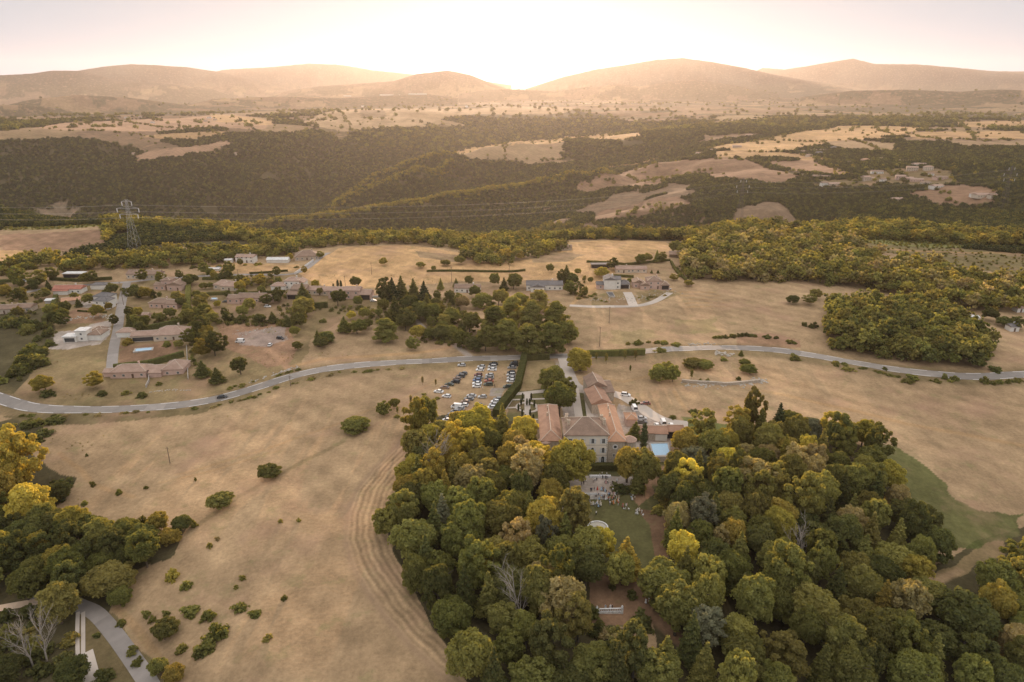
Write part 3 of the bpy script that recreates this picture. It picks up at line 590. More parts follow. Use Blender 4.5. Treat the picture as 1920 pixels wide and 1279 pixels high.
# ------------------------------------------------------------------ foliage
def leaf_mat(name, c1, c2, trans, var=.03, tv=.34):
    m = bpy.data.materials.new(name); m.use_nodes = True; t = m.node_tree; t.nodes.clear(); L = t.links.new
    out = N(t, 'ShaderNodeOutputMaterial'); df = N(t, 'ShaderNodeBsdfDiffuse'); tr = N(t, 'ShaderNodeBsdfTranslucent'); ms = N(t, 'ShaderNodeMixShader'); ms.inputs[0].default_value = tv
    at = N(t, 'ShaderNodeAttribute'); at.attribute_name = 'tint'; oi = N(t, 'ShaderNodeObjectInfo')
    mx = N(t, 'ShaderNodeMix', data_type='RGBA'); mx.inputs[6].default_value = (*c1, 1); mx.inputs[7].default_value = (*c2, 1); L(at.outputs['Fac'], mx.inputs[0])
    h = N(t, 'ShaderNodeHueSaturation'); r1 = N(t, 'ShaderNodeMapRange'); r1.inputs[3].default_value = .5 - var * .5; r1.inputs[4].default_value = .5 + var * .35; L(oi.outputs['Random'], r1.inputs[0]); L(r1.outputs[0], h.inputs['Hue'])
    w_ = N(t, 'ShaderNodeMath', operation='FRACT'); m7 = N(t, 'ShaderNodeMath', operation='MULTIPLY'); m7.inputs[1].default_value = 7.31; L(oi.outputs['Random'], m7.inputs[0]); L(m7.outputs[0], w_.inputs[0])
    r2 = N(t, 'ShaderNodeMapRange'); r2.inputs[3].default_value = .72; r2.inputs[4].default_value = 1.25; L(w_.outputs[0], r2.inputs[0]); L(r2.outputs[0], h.inputs['Value']); L(mx.outputs[2], h.inputs['Color'])
    L(h.outputs[0], df.inputs[0]); g2 = N(t, 'ShaderNodeMix', data_type='RGBA', blend_type='MULTIPLY'); g2.inputs[0].default_value = 1; L(h.outputs[0], g2.inputs[6]); g2.inputs[7].default_value = (*trans, 1); L(g2.outputs[2], tr.inputs[0])
    L(df.outputs[0], ms.inputs[1]); L(tr.outputs[0], ms.inputs[2]); L(ms.outputs[0], out.inputs[0]); return m
TR = (2.35, 2.15, .95)
LM = {
 'green': leaf_mat('green_leaves', (.13, .132, .044), (.235, .225, .075), TR),
 'dark green': leaf_mat('dark_green_leaves', (.085, .092, .038), (.165, .16, .058), TR),
 'olive': leaf_mat('olive_leaves', (.16, .148, .05), (.28, .25, .082), TR),
 'yellow green': leaf_mat('yellow_green_leaves', (.22, .19, .05), (.37, .30, .08), TR),
 'golden': leaf_mat('golden_leaves', (.31, .26, .06), (.50, .42, .09), TR),
 'yellow': leaf_mat('yellow_leaves', (.40, .34, .075), (.58, .50, .12), TR),
 'tan': leaf_mat('dry_leaves', (.26, .215, .105), (.42, .34, .17), TR),
 'grey green': leaf_mat('grey_green_leaves', (.14, .14, .085), (.23, .22, .14), (1.6, 1.5, 1.1)),
 'conifer': leaf_mat('conifer_needles', (.05, .062, .03), (.095, .10, .042), (1.6, 1.4, .9), tv=.12),
}
M_BARK = mat('bark', (.13, .10, .075), 1, 3); M_DEAD = mat('dead_wood', (.42, .36, .30), 1, 2)
_ico = None
def ico():
    global _ico
    if _ico is None:
        import bmesh
        bm = bmesh.new(); bmesh.ops.create_icosphere(bm, subdivisions=2, radius=1.0); V = np.array([v.co for v in bm.verts]); Fc = np.array([[v.index for v in f.verts] for f in bm.faces]); bm.free(); _ico = (V, Fc)
    return _ico
def ico1():
    import bmesh
    bm = bmesh.new(); bmesh.ops.create_icosphere(bm, subdivisions=1, radius=1.0); V = np.array([v.co for v in bm.verts]); Fc = np.array([[v.index for v in f.verts] for f in bm.faces]); bm.free(); return V, Fc
def crown(name, lobes, leaf, per, seed, tilt=.55, core=.74, simple=False):
    """crown of leaf clumps spread over many lobes; lobes = rows of (x, y, z, rx, ry, rz)"""
    rg = np.random.default_rng(seed); Vs = []; Fs = []; T = []; n = 0; V0, F0 = (ico1() if simple else ico())
    for lb in lobes:
        c = np.array(lb[:3]); r = np.array(lb[3:6]); tone = rg.random() * .55
        v = V0 * (1 + (rg.random((len(V0), 1)) - .5) * .45) * r * core + c; Vs.append(v)
        f = np.concatenate([F0, F0[:, 2:3]], 1) + n; Fs.append(f); T.append(np.full(len(v), tone * .6)); n += len(v)
        k = int(per * (r[0] * r[1] + r[0] * r[2] + r[1] * r[2]) / 3)
        if k == 0: continue
        d = rg.normal(size=(k, 3)); d /= np.linalg.norm(d, axis=1)[:, None]; d[:, 2] = np.where(d[:, 2] < -.45, -d[:, 2], d[:, 2])
        p = c + d * r * (.82 + rg.random((k, 1)) * .34)
        nn = d + rg.normal(size=(k, 3)) * tilt; nn /= np.linalg.norm(nn, axis=1)[:, None]
        a = np.cross(nn, rg.normal(size=(k, 3))); a /= np.linalg.norm(a, axis=1)[:, None]; b = np.cross(nn, a)
        s = leaf * (.55 + rg.random((k, 1)) * .8); a = a * s; b = b * s * (.55 + rg.random((k, 1)) * .5)
        q = np.stack([p - a * .6, p - b * .6 + nn * s * .1, p + a * .6, p + b * .6 + nn * s * .12], 1).reshape(-1, 3); Vs.append(q)
        Fs.append(np.arange(k * 4).reshape(-1, 4) + n); n += k * 4
        T.append(np.repeat(np.clip(tone + rg.random(k) * .45, 0, 1), 4))
    V = np.concatenate(Vs); Fq = np.concatenate(Fs); T = np.concatenate(T)
    tri = Fq[:, 2] == Fq[:, 3]; me = bpy.data.meshes.new(name)
    faces = [tuple(f[:3]) if t_ else tuple(f) for f, t_ in zip(Fq.tolist(), tri)]
    me.from_pydata(V.tolist(), [], faces); at = me.attributes.new('tint', 'FLOAT', 'POINT'); at.data.foreach_set('value', T); me.materials.append(LM['green']); me.update(); return me
def lobes_round(seed, n=34, R_=4.6, H=.85, zc=0.0, top=.2):
    """lobes over a rounded envelope of unit-ish radius R_"""
    rg = np.random.default_rng(seed); out = []
    ga = math.pi * (3 - math.sqrt(5)); off = rg.random() * 6; asym = rg.normal(size=3) * .19
    for i in range(n):
        z = 1 - 1.72 * (i + .5) / n; rr = math.sqrt(max(0, 1 - z * z)) * (1 if z > -.2 else .92); a = off + ga * i
        d = np.array([math.cos(a) * rr, math.sin(a) * rr, z * H]); k = .58 + rg.random() * .46 + asym @ d
        r = R_ * (.17 + rg.random() * .17); out.append((*(d * R_ * k + np.array([0, 0, zc])), r, r * (.85 + .3 * rg.random()), r * (.75 + .3 * rg.random())))
    for i in range(5):
        r = R_ * .46; out.append((rg.normal() * R_ * .16, rg.normal() * R_ * .16, zc + rg.normal() * R_ * .15, r, r, r * H))
    return out
def lobes_cone(seed, H=15, Rb=3.4, n=46, z0=2.0):
    rg = np.random.default_rng(seed); out = []
    for i in range(n):
        t = (i + .5) / n; z = z0 + (H - z0) * t; R_ = Rb * (1 - t) ** .8; a = i * 2.4; k = .45 + rg.random() * .4; r = max(.45, R_ * .46 + .15)
        out.append((math.cos(a) * R_ * k, math.sin(a) * R_ * k, z, r, r, r * .75))
    out.append((0, 0, H, .35, .35, .9)); return out
def lobes_cedar(seed, H=12, R_=8):
    rg = np.random.default_rng(seed); out = []
    for k in range(7):
        z = H * (.25 + .72 * k / 6); rad = R_ * (1 - (k / 6) ** 2 * .72)
        for i in range(int(5 + rad * 1.1)):
            a = rg.random() * 6.28; q = rad * math.sqrt(rg.random()) * .95; r = 1.0 + rg.random() * 1.1; out.append((math.cos(a) * q, math.sin(a) * q, z - q * .10 + rg.normal() * .3, r * 1.25, r * 1.25, r * .42))
    return out
CR = {}; TK = {}
for k in range(6): CR['broad', k] = crown('crown', lobes_round(20 + k, 44 + k * 5, 4.6, (.95, 1.1, .9, 1.2, 1.0, 1.05)[k], 0), .50, 95, 100 + k, .75)
for k in range(3): CR['bush', k] = crown('foliage', lobes_round(60 + k, 14, 1.0, .75, .35), .26, 260, 160 + k)
for k in range(2): CR['cone', k] = crown('crown', lobes_cone(70 + k), .5, 46, 170 + k, .7)
for k in range(2): CR['cedar', k] = crown('crown', lobes_cedar(80 + k), .62, 38, 180 + k, .35)
CR['cypress', 0] = crown('crown', [(math.cos(i * 2.4) * .25, math.sin(i * 2.4) * .25, 1 + i * .55, .75 * math.sin(math.pi * min(1, (i + 2.5) / 20)) ** .6 + .12, .75 * math.sin(math.pi * min(1, (i + 2.5) / 20)) ** .6 + .12, .8) for i in range(18)], .3, 150, 190)
CR['feather', 0] = crown('crown', [(x * .85, y * .85, z * 1.25, a * .8, b * .8, c * .9) for x, y, z, a, b, c in lobes_round(95, 60, 4.2, 1.2, 0)], .45, 70, 191, .9)
CR['poplar', 0] = crown('crown', [(rx * .35, ry * .35, z * 1.1, a * .55, b * .55, c) for rx, ry, z, a, b, c in lobes_round(97, 22, 3.0, 1.3, 0)], .45, 60, 192, .9, core=.55)
for k in range(4): CR['lo', k] = crown('crown', lobes_round(40 + k, 14, 4.4, (.75, .9, .8, .65)[k], 0), 1.1, 7, 130 + k, simple=True)
CR['locone', 0] = crown('crown', lobes_cone(77, 13, 3.2, 10, 2), 1.2, 5, 140, simple=True)
def trunk_mesh(h, r, limbs, seed):
    rg = random.Random(seed); b = MB(); x = y = 0; p = (0, 0, -.8); k = 5
    for i in range(1, k + 1):
        x += rg.uniform(-.12, .12) * h / 8; y += rg.uniform(-.12, .12) * h / 8; q = (x, y, h * i / k); b.tube(p, q, r * (1 - .14 * (i - 1)), r * (1 - .14 * i), 7)
        if i >= 2:
            for j in range(limbs):
                a = rg.uniform(0, 6.28); L = h * rg.uniform(.3, .5); m_ = (q[0] + math.cos(a) * L * .5, q[1] + math.sin(a) * L * .5, q[2] + L * .35); e = (q[0] + math.cos(a) * L, q[1] + math.sin(a) * L, q[2] + L * .75)
                b.tube(q, m_, r * .42, r * .28, 5); b.tube(m_, e, r * .28, r * .1, 5)
        p = q
    return b.mesh('trunk', [M_BARK])
for k in range(3): TK['broad', k] = trunk_mesh(6.5, .32, 2, k)
TK['cone', 0] = trunk_mesh(12, .26, 0, 9)
def dead_mesh(seed, H=9):
    rg = random.Random(seed); b = MB()
    def grow(p, d, L, r, lv):
        q = p
        for s in range(3):
            d = (d + Vector((rg.uniform(-.18, .18), rg.uniform(-.18, .18), .06))).normalized(); e = q + d * L / 3; b.tube(q, e, r * (1 - .22 * s), r * (1 - .22 * (s + 1)), 5 if lv < 2 else 4, 0, False)
            if lv < 3:
                for _ in range(2 if lv else 3):
                    dd = (d + Vector((rg.uniform(-1, 1), rg.uniform(-1, 1), rg.uniform(-.1, .6))) * .95).normalized(); grow(e, dd, L * rg.uniform(.4, .6), r * .42, lv + 1)
            q = e
    grow(Vector((0, 0, -.4)), Vector((.05, 0, 1)), H, .24, 0); return b.mesh('dead_tree', [M_DEAD])
DEAD = [dead_mesh(3), dead_mesh(8)]

# landmarks, to say in words where a tree stands
LMK = [(n, np.array(hit(a, b)[:2])) for n, a, b in (
 ('the round fountain', 1122, 990), ('the white balustrade in the clearing', 1142, 1145), ('the gravel terrace with guests', 1120, 910), ('the swimming pool', 1238, 845), ('the parked cars', 890, 740),
 ('the curved mown swathes', 668, 1060), ('the ploughed corner of the field', 700, 900), ('the green meadow strip', 1760, 930), ('the fork of the country lane', 160, 1135), ('the chateau west wing', 1030, 815), ('the dirt path in the woods', 1780, 1075),
 ('the lower field edge', 850, 1200), ('the wooded dell', 1500, 1180), ('the ring of open ground', 1350, 960), ('the wood top by the dry field', 1520, 800), ('the dense east slope', 1700, 1130), ('the lawn edge', 1240, 1000), ('the gully bottom', 1600, 1250), ('the brown bank', 1120, 1230),
 ('the yellow poplars', 40, 920), ('the lone field shrubs', 400, 940), ('the bend in the road', 60, 764), ('the building plot', 480, 640), ('the L-shaped house', 290, 640), ('the village lane', 216, 640), ('the long pink bungalow', 270, 700), ('the new white house', 150, 630), ('the brown long house', 470, 560),
 ('the pink villa with a terrace', 650, 555), ('the cedar grove by the road', 980, 620), ('the road junction', 860, 665), ('the modern white house', 1150, 545), ('the gabled new house', 1220, 545), ('the stone field wall', 1340, 710), ('the road hedge', 1160, 665), ('the straw field', 720, 500), ('the road under the grove', 1600, 682), ('the eastern end of the road', 1850, 706), ('the fallow bank above the road', 1450, 630), ('the concrete track', 150, 1190), ('the two leafless trees', 65, 1215), ('the dell mouth', 330, 1010), ('the western thicket', 40, 640), ('the far houses above the straw field', 450, 490), ('the grove by the road', 1700, 640), ('the street', 240, 530))]
_LP = np.array([p for _, p in LMK]); USED = {}
def rel(x, y, k):
    dx, dy = x - _LP[k, 0], y - _LP[k, 1]; d = math.hypot(dx, dy)
    if d < 8: return 'beside ' + LMK[k][0]
    return ('just ' if d < 18 else '' if d < 40 else 'well ') + (('right of ' if dx > 0 else 'left of ') if abs(dx) > abs(dy) else ('beyond ' if dy > 0 else 'in front of ')) + LMK[k][0]
def unique(head, x, y):
    d = np.hypot(_LP[:, 0] - x, _LP[:, 1] - y); o = np.argsort(d)[:6]; C = [rel(x, y, o[0])]
    C += [f'between {LMK[o[0]][0]} and {LMK[k][0]}' for k in o[1:4]] + [rel(x, y, k) for k in o[1:3]]
    C += [f'{rel(x, y, a)}, {rel(x, y, b)}' for a in o[:4] for b in o[:5] if a != b]
    C = [c for c in C if len((head + ' ' + c).split()) <= 16]
    for c in C:
        if head + ' ' + c not in USED: USED[head + ' ' + c] = 1; return head + ' ' + c
    return head + ' ' + C[0]
WAIT = []
class _At:
    def __init__(s, x, y, z): s.location = Vector((x, y, z))
def tree(px, py, hh, kind, colour, rad=None, group='trees in the wood round the chateau', label=None, base=False, xy=None, now=False):
    """tree whose crown centre shows at a pixel (or whose foot, with base=True)"""
    if xy is None: x, y, z = hit(px, py, 0 if base else hh * .6)
    else: x, y = xy; z = hgt(x, y)
    if kind == 'broad' and not now:
        d = rad or hh * .33; WAIT.append((d / math.hypot(x, y), x, y, hh, colour, d, group)); return _At(x, y, z)
    rg = random.Random(int(x * 131 + y * 17)); rz = rg.uniform(0, 6.28); lm = LM[colour if colour in LM else 'green']
    K = kind
    nm = {'broad': 'broadleaf_tree', 'feather': 'feathery_tree', 'poplar': 'young_poplar', 'cone': 'conifer_tree', 'cedar': 'cedar_tree', 'cypress': 'cypress_tree', 'bush': 'shrub', 'dead': 'bare_tree', 'hedgeball': 'clipped_shrub'}[kind]
    cat = {'bush': 'shrub', 'hedgeball': 'shrub'}.get(kind, 'tree')
    ct = {'conifer': 'dark green', 'tan': 'tan dry-leaved', 'golden': 'golden orange', 'yellow': 'bright yellow'}.get(colour, colour)
    size = {'bush': 'low' if hh < 2.2 else 'tall'}.get(kind, 'small' if hh < 7.5 else ('big' if hh > 15 else 'mid-sized'))
    shp = {'broad': rg.choice(['round', 'broad', 'uneven', 'domed', 'ragged'])}.get(kind, '')
    if kind == 'dead': ct = 'leafless pale'
    base_l = label or unique(' '.join(f"{size} {shp} {ct} {nm.replace('_', ' ').replace('broadleaf ', '').replace('bare ', '')}".split()), x, y)
    if kind == 'dead':
        o = link(nm, DEAD[rg.randrange(2)], None, (x, y, z), rz); s = hh / 9; o.scale = (s, s, s); tag(o, base_l, 'tree', group); return o
    if kind in ('bush', 'hedgeball'):
        r = rad or hh * .8; o = link(nm, CR['bush', rg.randrange(3)], None, (x, y, z - .1 * hh), rz, [lm]); o.scale = (r, r * rg.uniform(.8, 1.1), hh / 1.25); tag(o, base_l, 'shrub', group); return o
    e = empty(nm, (x, y, z), rz); tag(e, base_l, 'tree', group)
    if kind == 'broad':
        R_ = rad or hh * .33; me = CR['broad', rg.randrange(6)]; c = link('crown', me, e, (0, 0, hh * .56), 0, [lm]); q = R_ / 5.0
        vz = hh * .45 / 5.2; c.scale = (q * rg.uniform(.92, 1.08), q * rg.uniform(.92, 1.08), vz)
        tme = TK['broad', rg.randrange(3)]; tk = link('trunk', tme, e); s = hh / 11; tk.scale = (s, s, s)
    elif kind == 'feather':
        R_ = rad or hh * .3; c = link('crown', CR['feather', 0], e, (0, 0, hh * .58), 0, [lm]); q = R_ / 4.3; c.scale = (q, q, hh * .42 / 5.4); tk = link('trunk', TK['broad', 0], e); s = hh / 11; tk.scale = (s, s, s)
    elif kind == 'poplar':
        c = link('crown', CR['poplar', 0], e, (0, 0, hh * .62), 0, [lm]); q = hh / 8.5; c.scale = (q, q, q); tk = link('trunk', TK['broad', 0], e); s = hh / 11; tk.scale = (s * .5, s * .5, s)
    elif kind == 'cone':
        c = link('crown', CR['cone', rg.randrange(2)], e, (0, 0, -.4), 0, [lm]); q = (rad or hh * .22) / 3.5; c.scale = (q, q, hh / 15.3); tk = link('trunk', TK['cone', 0], e); tk.scale = (hh / 15,) * 3
    elif kind == 'cedar':
        c = link('crown', CR['cedar', rg.randrange(2)], e, (0, 0, 0), 0, [lm]); q = (rad or hh * .6) / 8.3; c.scale = (q, q, hh / 12.2); tk = link('trunk', TK['cone', 0], e); tk.scale = (hh / 10, hh / 10, hh / 13)
    elif kind == 'cypress':
        c = link('crown', CR['cypress', 0], e, (0, 0, 0), 0, [lm]); q = (rad or hh * .085) / .95; c.scale = (q, q, hh / 11.3); tk = link('trunk', TK['cone', 0], e); tk.scale = (.4, .4, .12)
    return e
GW = 'trees in the wood round the chateau'
# ---- wood round the chateau: the trees that stand out
SPEC = [
 (890, 790, 15, 'broad', 'golden', 7.6), (942, 786, 17, 'cone', 'olive', 3.8), (978, 806, 13, 'broad', 'golden', 5.2), (805, 812, 12, 'broad', 'yellow green', 4.6), (850, 826, 13, 'broad', 'golden', 4.8), (829, 802, 11, 'broad', 'olive', 3.8),
 (891, 842, 14, 'cone', 'olive', 3.2), (813, 866, 13, 'dead', 'tan', 3), (783, 884, 15, 'cone', 'green', 4.4), (757, 892, 11, 'broad', 'yellow green', 4), (775, 868, 11, 'broad', 'yellow green', 4.2), (882, 895, 14, 'broad', 'tan', 5.6), (850, 884, 15, 'cone', 'olive', 3.4),
 (962, 826, 14, 'broad', 'yellow green', 4.6), (952, 857, 14, 'broad', 'yellow green', 5.2), (997, 880, 17, 'feather', 'tan', 6.4), (978, 850, 13, 'feather', 'tan', 4), (1013, 846, 12, 'broad', 'yellow', 3.6), (1062, 858, 19, 'broad', 'yellow green', 7.2), (1043, 888, 15, 'broad', 'olive', 4.6), (920, 880, 12, 'broad', 'olive', 4.4), (925, 905, 11, 'broad', 'olive', 4.6),
 (810, 932, 13, 'broad', 'green', 5), (829, 958, 15, 'cone', 'grey green', 4), (868, 948, 13, 'broad', 'green', 6), (760, 960, 12, 'broad', 'green', 4.4), (728, 978, 11, 'broad', 'olive', 4.2), (738, 955, 10, 'broad', 'yellow green', 3), (938, 966, 15, 'broad', 'olive', 6.4), (1018, 940, 14, 'cone', 'yellow green', 3.6), (1028, 972, 15, 'broad', 'yellow', 5.4), (1006, 985, 13, 'cone', 'yellow green', 4), (1082, 958, 17, 'feather', 'olive', 5.6),
 (785, 1008, 13, 'broad', 'green', 6.4), (850, 1014, 13, 'broad', 'green', 5.6), (925, 1030, 12, 'broad', 'olive', 5), (975, 1015, 12, 'broad', 'tan', 4.4), (1000, 1042, 12, 'broad', 'olive', 5), (1018, 1012, 12, 'broad', 'grey green', 3.4), (1050, 1030, 13, 'broad', 'green', 5), (1096, 1018, 13, 'broad', 'olive', 5.4), (1128, 1012, 11, 'broad', 'golden', 3.6), (905, 1042, 11, 'broad', 'yellow green', 3.6),
 (1175, 1036, 13, 'cone', 'golden', 4.6), (1168, 1060, 11, 'broad', 'olive', 4.4), (1285, 1026, 13, 'broad', 'yellow', 4.2), (1066, 1120, 16, 'broad', 'tan', 5.8), (1085, 1160, 12, 'broad', 'olive', 4.2), (1015, 1076, 13, 'broad', 'tan', 4), (1250, 1084, 14, 'broad', 'green', 6.4), (1270, 1142, 14, 'broad', 'green', 6),
 (1322, 1172, 12, 'feather', 'grey green', 4.6), (1250, 1222, 12, 'cone', 'olive', 4), (1245, 1262, 11, 'broad', 'green', 5), (980, 1135, 11, 'dead', 'tan', 3), (1302, 858, 10, 'cedar', 'grey green', 7), (1288, 822, 12, 'broad', 'yellow green', 4.6), (1390, 792, 13, 'feather', 'yellow green', 5.4), (1362, 818, 12, 'broad', 'yellow green', 4.6), (1461, 785, 17, 'cone', 'conifer', 4), (1436, 820, 14, 'broad', 'olive', 5.4),
 (1369, 858, 13, 'broad', 'golden', 5.2), (1411, 902, 13, 'broad', 'tan', 6), (1520, 797, 11, 'broad', 'grey green', 4.8), (1563, 803, 11, 'broad', 'yellow green', 4.6), (1621, 808, 12, 'broad', 'yellow green', 5.8), (1512, 843, 13, 'feather', 'golden', 3.8), (1489, 866, 13, 'feather', 'tan', 4.8), (1532, 882, 13, 'broad', 'tan', 4.6), (1571, 864, 12, 'broad', 'green', 5), (1310, 965, 14, 'feather', 'grey green', 4.6), (1288, 898, 12, 'broad', 'yellow', 4.4), (1345, 890, 12, 'broad', 'olive', 4.6),
 (1346, 1012, 10, 'feather', 'tan', 2.8), (1500, 1040, 11, 'dead', 'tan', 3), (1674, 890, 12, 'broad', 'yellow green', 5), (1640, 860, 11, 'broad', 'green', 5), (1178, 862, 15, 'broad', 'yellow green', 5), (1209, 878, 15, 'broad', 'olive', 5.2), (1196, 896, 10, 'cone', 'green', 3), (1530, 1140, 13, 'broad', 'olive', 6.4), (1820, 1160, 15, 'broad', 'dark green', 8), (1860, 1085, 13, 'broad', 'green', 5.4), (1905, 1200, 12, 'broad', 'tan', 4.5), (1912, 1090, 12, 'broad', 'olive', 5), (1740, 970, 12, 'broad', 'dark green', 5), (1755, 1010, 12, 'broad', 'dark green', 5),
]
KEEP = [np.array(k, float) for k in ([(1062, 800), (1180, 800), (1186, 880), (1192, 930), (1244, 950), (1240, 1040), (1215, 1075), (1180, 1075), (1140, 1020), (1108, 975), (1100, 935), (1062, 925)], [(1215, 825), (1262, 825), (1264, 870), (1215, 870)], [(1105, 1068), (1210, 1070), (1212, 1160), (1170, 1158), (1112, 1158)], [(1190, 1135), (1220, 1125), (1290, 1215), (1270, 1220)], [(820, 650), (1000, 650), (1010, 790), (940, 790), (925, 752), (880, 752), (820, 790)], [(1005, 765), (1060, 765), (1055, 850), (1010, 850)])]
_placed = []
for px, py, hh, kd, cl, rd in SPEC:
    o = tree(px, py, hh, kd, cl, rd, GW); _placed.append((o.location.x, o.location.y, rd))
def fill(poly, spacing, chooser, group, seed, world=False, most=999, avoid=.70):
    P = np.array(poly, float) if world else w2(poly); rg = np.random.default_rng(seed); n = 0
    x0, y0 = P.min(0); x1, y1 = P.max(0)
    for _ in range(int((x1 - x0) * (y1 - y0) / spacing ** 2 * 9)):
        if n >= most: break
        x, y = rg.uniform(x0, x1), rg.uniform(y0, y1)
        if not inside(P, np.array([x]), np.array([y]))[0]: continue
        kd, cl, hh, rd = chooser(x, y, rg)
        if any((x - a) ** 2 + (y - b) ** 2 < ((rd + c) * avoid) ** 2 for a, b, c in _placed): continue
        q = project(x, y, hgt(x, y) + hh * .6)
        if q[0] < -60 or q[0] > 1980 or q[1] > 1360: continue
        sc_ = F / (y * .94 + 45); tx = [q[0] + rd * sc_ * c_ for c_ in (-.85, 0, .85, 0)]; ty = [q[1] + rd * sc_ * c_ for c_ in (0, -1.1, 0, .5)]
        if any(inside(K_, np.array(tx, float), np.array(ty, float)).any() for K_ in KEEP): continue
        tree(0, 0, hh, kd, cl, rd, group, xy=(x, y)); _placed.append((x, y, rd)); n += 1
    return n
def ch_wood(x, y, rg):
    q = project(x, y, 8); lit = max(0, min(1, (1120 - q[1]) / 320)) * (1 if q[0] < 1560 else .45); u = rg.random()  # sunlit upper part put into leaf colour: yellower there, darker low down
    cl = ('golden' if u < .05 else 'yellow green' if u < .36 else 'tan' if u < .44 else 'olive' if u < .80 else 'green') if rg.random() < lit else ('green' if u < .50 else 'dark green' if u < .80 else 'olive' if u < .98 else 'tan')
    if rg.random() < .10: return 'cone', cl if cl != 'tan' else 'olive', rg.uniform(13, 16), 3.5
    r = rg.uniform(3.8, 5.8); return 'broad', cl, rg.uniform(9.5, 16), r
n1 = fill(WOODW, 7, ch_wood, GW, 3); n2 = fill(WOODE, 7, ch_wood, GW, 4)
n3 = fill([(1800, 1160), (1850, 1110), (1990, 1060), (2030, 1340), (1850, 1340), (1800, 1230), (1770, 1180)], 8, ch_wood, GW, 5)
print('TREES', n1, n2, n3)
# ---- low ground on the left
for px, py, hh, kd, cl, rd in ((22, 862, 20, 'broad', 'yellow', 7.5), (52, 935, 16, 'broad', 'yellow', 6.2), (0, 900, 17, 'broad', 'yellow green', 6), (30, 1000, 9, 'broad', 'dark green', 4.6), (105, 1130, 12, 'broad', 'olive', 5.2), (62, 1062, 10, 'broad', 'green', 4.4), (200, 1078, 10, 'broad', 'olive', 6),
    (265, 1008, 9, 'broad', 'green', 4.8), (318, 1002, 6, 'broad', 'yellow green', 3), (338, 978, 6, 'broad', 'dark green', 2.8), (222, 1112, 7, 'broad', 'green', 3), (110, 925, 6, 'broad', 'dark green', 3.6), (12, 1250, 7, 'broad', 'dark green', 4.5), (128, 1262, 7, 'broad', 'dark green', 4)):
    o = tree(px, py, hh, kd, cl, rd, 'trees in the dell west of the dry field'); _placed.append((o.location.x, o.location.y, rd))
def ch_dell(x, y, rg):
    u = rg.random(); cl = 'dark green' if u < .5 else 'green' if u < .8 else 'olive' if u < .94 else 'yellow green'; r = rg.uniform(3, 5); return 'broad', cl, r * 2 + rg.uniform(1, 3), r
n4 = fill([(-60, 985), (60, 1000), (240, 1015), (300, 1000), (330, 1030), (230, 1095), (190, 1130), (60, 1125), (-60, 1140)], 7, ch_dell, 'trees in the dell west of the dry field', 6)
n5 = fill([(-60, 840), (10, 830), (20, 960), (60, 1000), (-60, 1000)], 8, ch_dell, 'trees in the dell west of the dry field', 7)
fill([(-40, 1160), (70, 1150), (130, 1160), (138, 1290), (-40, 1320)], 7, lambda x, y, rg: ('bush', 'dark green' if rg.random() < .7 else 'olive', rg.uniform(2, 4), rg.uniform(2, 3)), 'scrub below the country lane', 8)
for px, py in ((52, 1215), (78, 1205)): tree(px, py, 10, 'dead', 'tan', 2, 'bare trees by the country lane')
print('DELL', n4, n5)
